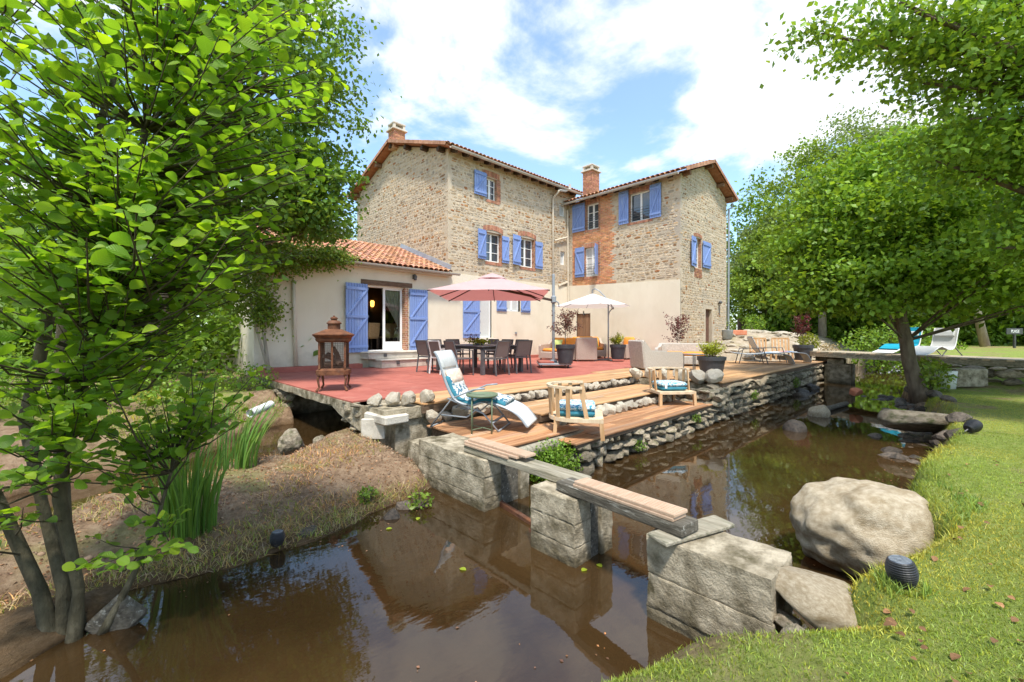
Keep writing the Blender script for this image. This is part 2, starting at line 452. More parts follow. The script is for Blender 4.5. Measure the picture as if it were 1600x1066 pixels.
LF_bronze = leaf_mat('maple_leaf_bronze', (.155, .075, .055), tr=.35, tint=(1.2, 1., .9))
LF_lime = leaf_mat('lime_leaf', (.33, .40, .03), tr=.40)
LF_reed = leaf_mat('reed_blade', (.14, .28, .05), tr=.35)
LF_grass = leaf_mat('grass_blade', (.235, .335, .05), tr=.35)
LF_hay = leaf_mat('dry_grass', (.36, .29, .13), tr=.25, tint=(1, 1, 1))
LF_litter = leaf_mat('leaf_litter', (.24, .13, .06), tr=.15, tint=(1, 1, 1))

def _veins(m):
    nt = m.node_tree; N = nt.nodes; L = nt.links; bs = N['Principled BSDF']
    a_ = N.new('ShaderNodeAttribute'); a_.attribute_name = 'LUV'; sp = N.new('ShaderNodeSeparateXYZ'); L.new(a_.outputs['Vector'], sp.inputs[0])
    def mth(op, x, y=None, z=None):
        n = N.new('ShaderNodeMath'); n.operation = op
        for k, v in enumerate((x, y, z)):
            if v is None: continue
            if isinstance(v, (int, float)): n.inputs[k].default_value = v
            else: L.new(v, n.inputs[k])
        return n.outputs[0]
    ac = mth('ABSOLUTE', sp.outputs['Y'])
    t = mth('FRACT', mth('MULTIPLY', mth('MULTIPLY_ADD', ac, -.75, sp.outputs['X']), 8.0))
    side = mth('LESS_THAN', mth('ABSOLUTE', mth('SUBTRACT', t, .5)), .09); rib = mth('LESS_THAN', ac, .022)
    v = mth('MAXIMUM', mth('MULTIPLY', side, .55), rib)
    old = bs.inputs['Base Color'].links[0].from_socket
    mx = N.new('ShaderNodeMix'); mx.data_type = 'RGBA'; mx.blend_type = 'MIX'; mx.inputs['B'].default_value = (.30, .42, .10, 1)
    L.new(mth('MULTIPLY', v, .45), mx.inputs['Factor']); L.new(old, mx.inputs['A']); L.new(mx.outputs['Result'], bs.inputs['Base Color'])
    w = mth('SINE', mth('MULTIPLY', t, 6.283)); bp = N.new('ShaderNodeBump'); bp.inputs['Strength'].default_value = .45; bp.inputs['Distance'].default_value = .004
    L.new(w, bp.inputs['Height']); L.new(bp.outputs[0], bs.inputs['Normal'])
_veins(LF_alder)

def _waterline(m):
    nt = m.node_tree; N = nt.nodes; L = nt.links; bs = N['Principled BSDF']
    g = N.new('ShaderNodeNewGeometry'); sp = N.new('ShaderNodeSeparateXYZ'); L.new(g.outputs['Position'], sp.inputs[0])
    nz = N.new('ShaderNodeTexNoise'); nz.inputs['Scale'].default_value = 9; nz.inputs['Detail'].default_value = 6; L.new(g.outputs['Position'], nz.inputs['Vector'])
    ad = N.new('ShaderNodeMath'); ad.operation = 'MULTIPLY_ADD'; ad.inputs[1].default_value = .34; L.new(nz.outputs['Fac'], ad.inputs[0]); L.new(sp.outputs['Z'], ad.inputs[2])
    mr = N.new('ShaderNodeMapRange'); mr.inputs['From Min'].default_value = -.44; mr.inputs['From Max'].default_value = -.62; L.new(ad.outputs[0], mr.inputs['Value'])
    old = bs.inputs['Base Color'].links[0].from_socket
    mx = N.new('ShaderNodeMix'); mx.data_type = 'RGBA'; mx.inputs['B'].default_value = (.075, .058, .028, 1); k = N.new('ShaderNodeMath'); k.operation = 'MULTIPLY'; k.inputs[1].default_value = .8
    L.new(mr.outputs[0], k.inputs[0]); L.new(k.outputs[0], mx.inputs['Factor']); L.new(old, mx.inputs['A']); L.new(mx.outputs['Result'], bs.inputs['Base Color'])
_waterline(M_concrete)

def _splash(m):
    nt = m.node_tree; N = nt.nodes; L = nt.links; bs = N['Principled BSDF']
    g = N.new('ShaderNodeNewGeometry'); sp = N.new('ShaderNodeSeparateXYZ'); L.new(g.outputs['Position'], sp.inputs[0])
    nz = N.new('ShaderNodeTexNoise'); nz.inputs['Scale'].default_value = 3.5; nz.inputs['Detail'].default_value = 8; nz.inputs['Roughness'].default_value = .7; L.new(g.outputs['Position'], nz.inputs['Vector'])
    ad = N.new('ShaderNodeMath'); ad.operation = 'MULTIPLY_ADD'; ad.inputs[1].default_value = -1.5; L.new(nz.outputs['Fac'], ad.inputs[0]); L.new(sp.outputs['Z'], ad.inputs[2])
    mr = N.new('ShaderNodeMapRange'); mr.inputs['From Min'].default_value = -.15; mr.inputs['From Max'].default_value = -.75; mr.inputs['To Max'].default_value = .6; L.new(ad.outputs[0], mr.inputs['Value'])
    old = bs.inputs['Base Color'].links[0].from_socket
    mx = N.new('ShaderNodeMix'); mx.data_type = 'RGBA'; mx.inputs['B'].default_value = (.42, .36, .27, 1); L.new(mr.outputs[0], mx.inputs['Factor']); L.new(old, mx.inputs['A']); L.new(mx.outputs['Result'], bs.inputs['Base Color'])
_splash(M_cream)
# ------------------------------------------------------------------ terrain
def sst(a_, b_, x):
    t = np.clip((x - a_) / (b_ - a_), 0, 1)
    return t * t * (3 - 2 * t)
def vnoise(x, y, s, seed=0):
    """cheap smooth value noise, vectorised"""
    x = x / s + seed * 17.3; y = y / s + seed * 9.1
    xi = np.floor(x).astype(np.int64); yi = np.floor(y).astype(np.int64)
    fx = x - xi; fy = y - yi
    fx = fx * fx * (3 - 2 * fx); fy = fy * fy * (3 - 2 * fy)
    def h(i, j):
        n = (i * 374761393 + j * 668265263 + seed * 982451653) & 0xffffffff
        n = ((n ^ (n >> 13)) * 1274126177) & 0xffffffff
        return ((n ^ (n >> 16)) & 0xffff) / 65535.0
    return (h(xi, yi) * (1 - fx) + h(xi + 1, yi) * fx) * (1 - fy) + (h(xi, yi + 1) * (1 - fx) + h(xi + 1, yi + 1) * fx) * fy
WATER = -0.80
XB = [-40, -12, -8.6, -7.4, -6.75, -6.35, -5.2, -4.6, -3.4, -1.5, 1.0, 3.0, 5.0, 7.5, 12, 60]
YB = [-12.3, -12.0, -11.40, -11.70, -12.30, -12.50, -12.85, -12.75, -12.75, -12.85, -12.8, -12.7, -12.4, -12.0, -12.1, -12.1]
CH = [(-4.0, -4.4), (-6.7, -4.9), (-7.6, -5.5), (-8.7, -6.2), (-10.0, -6.7), (-14, -7.6), (-40, -9)]
def chan_dist(x, y):
    d = np.full(np.shape(x), 1e9)
    for (x0, y0), (x1, y1) in zip(CH[:-1], CH[1:]):
        dx, dy = x1 - x0, y1 - y0
        t = np.clip(((x - x0) * dx + (y - y0) * dy) / (dx * dx + dy * dy), 0, 1)
        d = np.minimum(d, np.hypot(x - x0 - t * dx, y - y0 - t * dy))
    return d
def ground_h(x, y):
    x = np.asarray(x, float); y = np.asarray(y, float)
    n1 = vnoise(x, y, 1.3, 1) - .5; n2 = vnoise(x, y, .35, 2) - .5; n3 = vnoise(x, y, .12, 3) - .5
    yb = np.interp(x, XB, YB) + n1 * .25 + n2 * .10
    # right bank lawn
    lawn = -0.20 + .55 * sst(6.5, 9.5, x) + .04 * n1 + .012 * n2 - .12 * sst(-1.5, 0, x) * (1 - sst(6, 8, x))
    bed = -1.25 + .15 * n1 + .05 * n2
    slope = .42 + .60 * (1 - sst(-6.80, -6.40, x))
    
    hr = bed + (lawn - bed) * sst(0.0, 1.0, (yb - y) / slope + .15)
    # left bank: spit of earth between the stream and the mill race, further bank behind it
    yl = -9.12 + .16 * n1 + .22 * n2 + .15 * np.sin(x * 1.7)
    spit = -.78 + .25 * sst(0, 1.1, y - yl) + .06 * n1 + .05 * n2 + .02 * n3
    spit = spit + .10 * sst(-7.6, -6.6, x) * sst(0.1, .8, y - yl)
    cd = chan_dist(x, y)
    far = -.78 + .62 * sst(.75, 2.3, cd) + .10 * n1 + .06 * n2
    side = y > np.interp(x, [c_[0] for c_ in CH][::-1], [c_[1] for c_ in CH][::-1])
    far = np.where(side, far, spit)
    hl = bed + (far - bed) * sst(.45, .95, cd + n2 * .3 - .45 * sst(-8.2, -7.0, x))
    hl = bed + (hl - bed) * sst(-.18, .12, y - yl)
    # under the terrace the channel wall closes the ground off; beyond its far end a rocky ramp climbs
    tz = -1.2 + 0 * x
    ramp = -.05 + .45 * sst(-8.9, -6.3, y) * sst(7.3, 9, x) + .72 * sst(9.5, 13.5, x) * sst(-9.3, -6.8, y) + .10 * n1 + .06 * n2
    ramp = np.where(y < -9.45, -1.25, ramp)
    ramp_on = sst(7.3, 8.6, x) * (1 - sst(-.5, .5, y) * 0)
    ht = tz * (1 - ramp_on) + ramp * ramp_on
    ht = np.where((y > -.3) & (x < 7.3), -.1, ht)
    left = np.where(x < -6.45, hl, ht)
    left = np.where((x > -6.6) & (x < -6.3) & (y > -8.9) & (y < -2.2) & (cd > 1.5), np.minimum(left, -.55), left)
    mid = -11.0
    h_ = np.where(y < mid, hr, left)
    # stream bed between
    h_ = np.where((y < -9.7) & (y > yb), np.minimum(h_, bed), h_)
    # distance: level meadow
    rr = np.hypot(x - 2, y + 6)
    h_ = h_ * (1 - sst(30, 45, rr)) + .4 * sst(30, 45, rr)
    return h_

def axis(lo, hi, step, far):
    a_ = list(np.arange(lo, hi + 1e-6, step))
    g = step; v = hi
    while v < far:
        g *= 1.25; v += g; a_.append(v)
    g = step; v = lo; b_ = []
    while v > -far:
        g *= 1.25; v -= g; b_.append(v)
    return np.array(b_[::-1] + a_)
gx = axis(-13.0, 14.0, .075, 400)
gy = axis(-15.5, -2.0, .075, 400)
GX, GY = np.meshgrid(gx, gy)
GZ = ground_h(GX, GY)
nx_, ny_ = len(gx), len(gy)
gm = bpy.data.meshes.new('ground')
gv = np.stack([GX.ravel(), GY.ravel(), GZ.ravel()], 1).astype(np.float32)
ii = (np.arange(ny_ - 1)[:, None] * nx_ + np.arange(nx_ - 1)[None, :]).ravel()
gf = np.stack([ii, ii + 1, ii + 1 + nx_, ii + nx_], 1)
def np_mesh(name, V, F4, col=None):
    m = bpy.data.meshes.new(name)
    m.vertices.add(len(V)); m.vertices.foreach_set('co', np.asarray(V, np.float32).ravel())
    k = F4.shape[1]
    m.loops.add(F4.size); m.loops.foreach_set('vertex_index', F4.astype(np.int32).ravel())
    m.polygons.add(len(F4)); m.polygons.foreach_set('loop_start', np.arange(0, F4.size, k, dtype=np.int32))
    try:
        m.polygons.foreach_set('loop_total', np.full(len(F4), k, np.int32))
    except Exception:
        pass
    m.update(calc_edges=True)
    if col is not None:
        at = m.attributes.new('Col', 'FLOAT_COLOR', 'POINT')
        c4 = np.ones((len(V), 4), np.float32); c4[:, :3] = col
        at.data.foreach_set('color', c4.ravel())
    return m
def grassiness(x, y, z):
    n1 = vnoise(x, y, .8, 5); n2 = vnoise(x, y, .25, 6); n3 = vnoise(x, y, 2.5, 8)
    right = (y < np.interp(x, XB, YB) + .15)
    g_r = np.clip(.95 - .75 * sst(.52, .78, n1 * .6 + n2 * .4) - .35 * sst(.55, .75, n3), 0, 1) * sst(-.62, -.42, z)
    cd = chan_dist(x, y)
    g_l = .35 * sst(.62, .76, n1 * .5 + n2 * .5) * sst(-.75, -.55, z) + .5 * sst(1.3, 2.4, cd) * (y > -6) * (x < -6.3) * sst(.35, .6, n1)
    g_l = np.where(x > -6.3, .15 * sst(.6, .8, n1), g_l)
    g = np.where(right, g_r, np.clip(g_l, 0, 1))
    rr = np.hypot(x - 2, y + 6)
    return np.where(rr > 30, .8, g)
gg = grassiness(GX.ravel(), GY.ravel(), GZ.ravel())
wet = 1 - sst(-.86, -.62, GZ.ravel())
rocky = sst(7.2, 8.4, GX.ravel()) * (GY.ravel() > -9.6) * (GX.ravel() < 30) * (GY.ravel() < 3)
gm = np_mesh('ground', gv, gf, np.stack([gg, wet, rocky], 1))
M_ground = bpy.data.materials.new('earth_and_turf'); M_ground.use_nodes = True
def _ground_mat():
    nt = M_ground.node_tree; N = nt.nodes; L = nt.links; bs = N['Principled BSDF']
    bs.inputs['Roughness'].default_value = .95; bs.inputs['Specular IOR Level'].default_value = .15
    at = N.new('ShaderNodeAttribute'); at.attribute_name = 'Col'
    sp = N.new('ShaderNodeSeparateColor'); L.new(at.outputs['Color'], sp.inputs[0])
    tc = N.new('ShaderNodeTexCoord')
    def nz(s, d=6, r=.65):
        n = N.new('ShaderNodeTexNoise'); n.inputs['Scale'].default_value = s; n.inputs['Detail'].default_value = d; n.inputs['Roughness'].default_value = r
        L.new(tc.outputs['Object'], n.inputs['Vector']); return n.outputs['Fac']
    def ramp(f, *st):
        r = N.new('ShaderNodeValToRGB'); e = r.color_ramp.elements
        e[0].position, e[0].color = st[0][0], (*st[0][1], 1); e[1].position, e[1].color = st[-1][0], (*st[-1][1], 1)
        for p, c in st[1:-1]:
            k = e.new(p); k.color = (*c, 1)
        L.new(f, r.inputs[0]); return r.outputs['Color']
    def mix(f, a_, b_):
        m = N.new('ShaderNodeMix'); m.data_type = 'RGBA'; L.new(f, m.inputs['Factor']); L.new(a_, m.inputs['A']); L.new(b_, m.inputs['B']); return m.outputs['Result']
    dirt = ramp(nz(9, 9, .7), (.3, (.15, .093, .055)), (.5, (.29, .19, .115)), (.72, (.44, .32, .205)))
    grass = ramp(nz(14, 8), (.3, (.14, .19, .035)), (.5, (.235, .305, .055)), (.75, (.36, .35, .12)))
    rock = ramp(nz(3.5, 9, .7), (.3, (.26, .20, .13)), (.5, (.40, .325, .23)), (.72, (.52, .45, .35)))
    mud = ramp(nz(6, 6), (.35, (.045, .025, .010)), (.65, (.15, .085, .035)))
    c = mix(sp.outputs[2], dirt, rock)
    c = mix(sp.outputs[0], c, grass)
    c = mix(sp.outputs[1], c, mud)
    L.new(c, bs.inputs['Base Color'])
    bp = N.new('ShaderNodeBump'); bp.inputs['Strength'].default_value = 1.0; bp.inputs['Distance'].default_value = .05
    L.new(nz(26, 9, .75), bp.inputs['Height']); L.new(bp.outputs[0], bs.inputs['Normal'])
_ground_mat()
ground = link('ground', gm, M_ground, smooth=True)
tag(ground, 'earth spit, lawn bank and stream bed', 'ground', kind='structure')

# ------------------------------------------------------------------ water
M_water = bpy.data.materials.new('brown_stream_water'); M_water.use_nodes = True
def _water():
    nt = M_water.node_tree; N = nt.nodes; L = nt.links; N.remove(N['Principled BSDF'])
    fr = N.new('ShaderNodeFresnel'); fr.inputs['IOR'].default_value = 1.60
    gl = N.new('ShaderNodeBsdfGlossy'); gl.inputs['Roughness'].default_value = .015; gl.inputs['Color'].default_value = (1, 1, 1, 1)
    tr = N.new('ShaderNodeBsdfTransparent'); tr.inputs['Color'].default_value = (.62, .40, .19, 1)
    df = N.new('ShaderNodeBsdfDiffuse')
    tc = N.new('ShaderNodeTexCoord')
    nz = N.new('ShaderNodeTexNoise'); nz.inputs['Scale'].default_value = .55; nz.inputs['Detail'].default_value = 4
    L.new(tc.outputs['Object'], nz.inputs['Vector'])
    rp = N.new('ShaderNodeValToRGB'); rp.color_ramp.elements[0].position = .35; rp.color_ramp.elements[1].position = .7
    rp.color_ramp.elements[0].color = (.034, .020, .008, 1); rp.color_ramp.elements[1].color = (.085, .048, .018, 1)
    L.new(nz.outputs['Fac'], rp.inputs[0]); L.new(rp.outputs[0], df.inputs['Color'])
    m1 = N.new('ShaderNodeMixShader'); m1.inputs[0].default_value = .62
    L.new(tr.outputs[0], m1.inputs[1]); L.new(df.outputs[0], m1.inputs[2])
    m2 = N.new('ShaderNodeMixShader'); L.new(fr.outputs[0], m2.inputs[0]); L.new(m1.outputs[0], m2.inputs[1]); L.new(gl.outputs[0], m2.inputs[2])
    mp = N.new('ShaderNodeMapping'); mp.inputs['Scale'].default_value = (1.0, 2.2, 1); mp.inputs['Rotation'].default_value = (0, 0, .3)
    L.new(tc.outputs['Object'], mp.inputs['Vector'])
    w = N.new('ShaderNodeTexNoise'); w.inputs['Scale'].default_value = 1.6; w.inputs['Detail'].default_value = 4; w.inputs['Distortion'].default_value = .8
    L.new(mp.outputs[0], w.inputs['Vector'])
    w2 = N.new('ShaderNodeTexNoise'); w2.inputs['Scale'].default_value = 8; w2.inputs['Detail'].default_value = 3
    L.new(mp.outputs[0], w2.inputs['Vector'])
    ad = N.new('ShaderNodeMath'); ad.operation = 'MULTIPLY_ADD'; ad.inputs[1].default_value = .16
    L.new(w2.outputs['Fac'], ad.inputs[0]); L.new(w.outputs['Fac'], ad.inputs[2])
    bp = N.new('ShaderNodeBump'); bp.inputs['Strength'].default_value = .15; bp.inputs['Distance'].default_value = .011
    L.new(ad.outputs[0], bp.inputs['Height'])
    L.new(bp.outputs[0], gl.inputs['Normal']); L.new(bp.outputs[0], fr.inputs['Normal'])
    L.new(m2.outputs[0], N['Material Output'].inputs['Surface'])
_water()
mb = MB(); mb.quad((-60, -14.5, WATER), (34, -14.5, WATER), (34, -1.5, WATER), (-60, -1.5, WATER))
o = mb.build('water', M_water, fix=False); tag(o, 'brown still stream water with reflections', 'water', kind='structure')

# ------------------------------------------------------------------ rocks
def rock_mesh(name, seed, sub=2, rough=.22, flat=0.0, sharp=0):
    bm = bmesh.new(); bmesh.ops.create_icosphere(bm, subdivisions=sub, radius=1.0)
    rr_ = random.Random(seed)
    off = Vector((rr_.uniform(-50, 50), rr_.uniform(-50, 50), rr_.uniform(-50, 50)))
    planes = []
    for _ in range(sharp):
        d = Vector((rr_.gauss(0, 1), rr_.gauss(0, 1), rr_.gauss(0, 1))).normalized(); planes.append((d, rr_.uniform(.50, .82)))
    for v in bm.verts:
        p = v.co.normalized()
        n = noise.noise(p * 1.3 + off) + .5 * noise.noise(p * 2.9 + off) + .25 * noise.noise(p * 6.1 + off)
        v.co = p * (1 + rough * n)
        for d, k in planes:
            t = v.co.dot(d)
            if t > k: v.co -= d * (t - k) * .92
    m = bpy.data.meshes.new(name); bm.to_mesh(m); bm.free()
    m.polygons.foreach_set('use_smooth', [sub > 3] * len(m.polygons))
    return m
def rocks_of(material, n=8, seed=0, sharp=3, sub=2):
    L_ = []
    for k in range(n):
        m = rock_mesh('stone', seed + k, sub, .25, sharp=sharp); m.materials.append(material)
        if sub == 2 and False: pass
        L_.append(m)
    return L_
RK_pale = rocks_of(M_rock, 10, 10, 7, 3)
RK_grey = rocks_of(M_rockgrey, 12, 40, 8, 3)
RK_dark = rocks_of(M_rockdark, 8, 70, 4, 2)

# ------------------------------------------------------------------ terrace: body, slabs, decks
tr_root = thing('terrace', 'red slab terrace with wooden deck edge above the stream', 'terrace', (-6.4, -9.6, 0))
tag(tr_root, kind='structure')
mb = MB()
mb.bb(-6.45, 7.16, -7.55, .05, -.20, -.035)        # slab over the mill race
mb.bb(.35, 11.15, -9.6, -5.64, -.30, -.040)
mb.bb(7.0, 9.9, -5.7, -5.55, -.3, -.045)
mb.build('slab_edge', M_concrete, tr_root)
mb = MB()
mb.bb(-6.2, 7.0, -2.6, .02, -1.3, -.21); mb.bb(-6.25, -4.6, -7.5, -6.35, -1.3, -.21)    # culvert side walls
mb.bb(-4.6, .4, -7.45, -7.0, -1.3, -.21); mb.bb(.45, 11.0, -9.45, -8.9, -1.3, -.31)
mb.bb(-3.0, 0.4, -6.0, -5.6, -1.3, -.22)
mb.build('retaining_wall', M_concrete, tr_root)
# red slabs
sl = MB(); sl.box((0, 0, 0), (.985, .985, .03), bev=.006); sl_m = sl.mesh('slab'); sl_m.materials.append(M_red)
xs = np.arange(-6.5, 7.1, 1.0); ys = np.arange(-.25, -8, -1.0)
for x in xs:
    for y in ys:
        x0, x1 = x, min(x + 1.0, 7.15); y1, y0 = y, max(y - 1.0, -6.55 if x < .3 else -6.2)
        if y1 - y0 < .2 or x1 - x0 < .1: continue
        piece('slab', sl_m, tr_root, ((x0 + x1) / 2 + 6.4, (y0 + y1) / 2 + 9.6, -.018 + rnd.uniform(-.003, .003)),
              (rnd.uniform(-.002, .002), rnd.uniform(-.002, .002), 0), ((x1 - x0), (y1 - y0), 1))
# small culvert mouth pieces
# decks -----------------------------------------------------------
def board_mesh(material, L, w=.138):
    b = MB()
    b.box((0, 0, 0), (L, w, .026), bev=.004)
    m = b.mesh('board'); m.materials.append(material); return m
BD = {}
def deck(parent, x0, x1, y0, y1, ztop, material, w=.142, L=2.4, skew=0.0):
    base = parent.location
    y = y0
    row = 0
    while y < y1 - .03:
        ww = min(w, y1 - y)
        x = x0 + rnd.uniform(-.012, .012); k = 0
        first = L * rnd.uniform(.35, 1.0)
        while x < x1 - .05:
            l = min(first if k == 0 else L, x1 - x); k += 1
            key = (material.name, round(l * 5) / 5)
            if key not in BD: BD[key] = board_mesh(material, max(.2, key[1]), .138)
            piece('board', BD[key], parent, (x + l / 2 - base.x, y + ww / 2 - base.y, ztop - .013 - base.z + rnd.uniform(-.003, .003)),
                  (rnd.uniform(-.006, .006), 0, rnd.uniform(-.002, .002)), ((l - .004) / max(.2, key[1]), ww / .142, 1))
            x += l
        y += w; row += 1
deck(tr_root, -5.85, .35, -7.62, -6.57, .012, M_deckpale, L=2.2)
deck(tr_root, .35, 11.2, -9.72, -6.22, .012, M_deckpale, w=.192, L=3.0)
deck(tr_root, 7.2, 11.2, -6.2, -5.72, .010, M_deckpale, w=.16, L=2.0)
mb = MB()
mb.bb(-5.85, .35, -7.605, -7.56, -.14, -.018)
mb.bb(.36, 11.2, -9.70, -9.62, -.11, -.018)
mb.build('bearer', M_deckedge, tr_root)
d2 = thing('wooden_step_deck', 'middle wooden step deck between two rows of pale stones', 'deck', (-4.4, -8.85, -.15)); tag(d2, kind='structure')
deck(d2, -4.55, .05, -8.86, -7.86, -.15, M_deckpale, L=2.3)
mb = MB(); mb.bb(-4.55, 0, -8.84, -8.80, -.27, -.18); mb.bb(-4.6, .35, -8.78, -7.6, -1.0, -.182); mb.build('bearer', M_deckedge, d2)
d3 = thing('wooden_lounger_deck', 'small wooden deck under the sun lounger beside the sluice', 'deck', (-5.8, -9.4, -.3)); tag(d3, kind='structure')
deck(d3, -5.85, -4.35, -9.42, -7.72, -.30, M_deck, L=1.5)
mb = MB(); mb.bb(-5.83, -4.37, -9.40, -9.36, -.36, -.328); mb.bb(-5.75, -4.4, -9.2, -7.7, -1.1, -.33); mb.build('bearer', M_deckedge, d3)
mb = MB(); mb.tube([(-6.0, -9.46, -.43), (-5.2, -9.45, -.42), (-4.5, -9.44, -.41), (-4.25, -9.40, -.40)], [.085, .085, .075, .06], 10)
o = mb.build('timber_log', M_oldwood); tag(o, 'split timber log bracing the edge of the lounger deck', 'log')
d4 = thing('wooden_chair_deck', 'low wooden deck carrying the two barrel armchairs along the stream', 'deck', (-4.9, -9.75, -.38)); tag(d4, kind='structure')
deck(d4, -4.35, -.35, -9.80, -8.95, -.35, M_deck, L=2.0)
deck(d4, -4.93, -4.36, -9.80, -9.47, -.355, M_deck, L=1.0)
mb = MB(); mb.bb(-4.9, -.36, -9.78, -9.74, -.42, -.38); mb.bb(-4.8, -.3, -9.5, -8.9, -1.2, -.382); mb.build('bearer', M_deckedge, d4)

# dry-stone quay wall along the stream: every stone an object
qw = thing('quay_wall', 'dry stone quay wall under the decks along the stream', 'wall', (-4.9, -9.65, WATER))
def wall_stones(parent, p0, p1, z0, z1, lib, hmin=.10, hmax=.17, lmin=.14, lmax=.36, depth=.16, jit=.04):
    p0 = Vector(p0); p1 = Vector(p1); d = p1 - p0; Lw = d.length; ang = math.atan2(d.y, d.x)
    z = z0; base = parent.location
    while z < z1 - .03:
        h_ = min(rnd.uniform(hmin, hmax), z1 - z); s = rnd.uniform(-.1, 0)
        while s < Lw:
            l = rnd.uniform(lmin, lmax)
            hh = h_ * rnd.uniform(.8, 1.15)
            p = p0 + d * ((s + l / 2) / Lw)
            n = Vector((math.sin(ang), -math.cos(ang), 0)) * rnd.uniform(-jit, jit)
            piece('stone', rnd.choice(lib), parent, (p.x + n.x - base.x, p.y + n.y - base.y, z + h_ / 2 - base.z),
                  (rnd.uniform(-.12, .12), rnd.uniform(-.10, .10), ang + rnd.uniform(-.15, .15)), (l * .56, depth, hh * .60))
            s += l * .97
        z += h_ * .94
wall_stones(qw, (-4.75, -9.66, 0), (-.3, -9.66, 0), -.95, -.40, RK_grey, .12, .18, .16, .38)
wall_stones(qw, (-.45, -9.64, 0), (5.2, -9.62, 0), -.95, -.09, RK_grey, .13, .22, .18, .45)
wall_stones(qw, (5.2, -9.60, 0), (11.0, -9.60, 0), -.95, -.09, RK_grey, .20, .32, .3, .6)
wall_stones(qw, (-.38, -8.95, 0), (-.33, -9.7, 0), -.6, -.06, RK_grey, .13, .2, .16, .35)
wall_stones(qw, (-4.8, -9.25, 0), (-4.7, -9.75, 0), -.95, -.42, RK_grey, .12, .18, .16, .3)
# pale stone edgings of the steps
def edging(name, label, p0, p1, z, s0=.11, s1=.17, n=None, lib=RK_pale, squash=.8, jit=.025):
    t = thing(name, label, 'stones', (p0[0], p0[1], z))
    p0 = Vector((*p0, z)); p1 = Vector((*p1, z)); d = p1 - p0; s = 0
    while s < d.length:
        r = rnd.uniform(s0, s1) / 2
        p = p0 + d * ((s + r) / d.length)
        piece('stone', rnd.choice(lib), t, (p.x - p0.x + rnd.uniform(-jit, jit), p.y - p0.y + rnd.uniform(-jit, jit), r * squash),
              (rnd.uniform(-.5, .5), rnd.uniform(-.5, .5), rnd.uniform(0, 6)), (r * 1.12, r * rnd.uniform(.85, 1.2), r * rnd.uniform(.75, 1.05)))
        s += 2 * r * .98
    return t
edging('stone_edging', 'upper row of pale stones below the terrace boards', (-4.5, -7.72), (.2, -7.70), -.15, .12, .20)
edging('stone_edging', 'lower row of pale stones above the barrel armchair deck', (-4.3, -8.97), (-.1, -8.97), -.35, .15, .24)
edging('stone_edging', 'short row of pale stones behind the sun lounger', (-5.85, -7.66), (-4.5, -7.68), -.30, .19, .30)
edging('stone_edging', 'large pale stones capping the terrace corner above the culvert', (-6.42, -7.05), (-5.75, -7.52), .0, .20, .30, squash=.7, jit=.05)
edging('stone_edging', 'pale boulders along the deck corner behind the far barrel armchair', (-.05, -7.65), (.30, -9.55), 0.01, .30, .44, squash=.60)
def rock(name, label, loc, dims, rot=(0, 0, 0), seed=1, material=None, sub=4, sharp=4, rough=.2):
    m = rock_mesh(name, seed, sub, rough, sharp=sharp); m.materials.append(material or M_rock)
    o = bpy.data.objects.new(name, m); COL.objects.link(o)
    o.location = loc; o.rotation_euler = rot; o.scale = [d_ / 2 for d_ in dims]
    return tag(o, label, 'rock')
# geotextile drooping over the corner
mb = MB()
for k in range(14):
    for j in range(5):
        pass
gxs = np.linspace(-.1, 4.2, 36); V = []; Fq = []
for i, x in enumerate(gxs):
    dr = .22 + .10 * math.sin(x * 2.3 + 1) + .08 * math.sin(x * 5.1) - .035 * x
    dr = max(.06, dr)
    for j in range(5):
        t = j / 4
        V.append((x, -9.55 - .22 * math.sin(t * 1.5) - .015 * math.sin(x * 9 + j), -.02 - dr * t ** 1.6))
for i in range(len(gxs) - 1):
    for j in range(4):
        a_ = i * 5 + j; Fq.append((a_, a_ + 5, a_ + 6, a_ + 1))
mb.add(V, Fq); o = mb.build('geotextile_sheet', M_geo, smooth=True)
so = o.modifiers.new('thick', 'SOLIDIFY'); so.thickness = .012
tag(o, 'tan ground sheet drooping over the quay edge', 'sheet')
# ------------------------------------------------------------------ buildings
PAL = [(.53, .435, .33), (.49, .42, .335), (.57, .49, .39), (.46, .37, .265), (.62, .54, .44), (.44, .395, .335), (.52, .395, .265), (.58, .48, .36)]
ACC = [(.40, .22, .10), (.30, .19, .11), (.46, .25, .11), (.27, .21, .16), (.36, .17, .08)]
def wall_panel(mb, u0, u1, z0, z1, holes, f, reveal=.24):
    """front skin of a wall with rectangular openings and their reveals; f(u,z,d) d>0 outwards"""
    us = sorted({u0, u1, *[h[0] for h in holes], *[h[1] for h in holes]}); zs = sorted({z0, z1, *[h[2] for h in holes], *[h[3] for h in holes]})
    us = [u for u in us if u0 <= u <= u1]; zs = [z for z in zs if z0 <= z <= z1]
    for a_, b_ in zip(us[:-1], us[1:]):
        for c_, d_ in zip(zs[:-1], zs[1:]):
            uc, zc = (a_ + b_) / 2, (c_ + d_) / 2
            if any(h[0] < uc < h[1] and h[2] < zc < h[3] for h in holes): continue
            mb.quad(f(a_, c_, 0), f(b_, c_, 0), f(b_, d_, 0), f(a_, d_, 0))
    for a_, b_, c_, d_ in holes:
        for (p, q) in (((a_, c_), (a_, d_)), ((a_, d_), (b_, d_)), ((b_, d_), (b_, c_)), ((b_, c_), (a_, c_))):
            mb.quad(f(*p, 0), f(*q, 0), f(*q, -reveal), f(*p, -reveal))
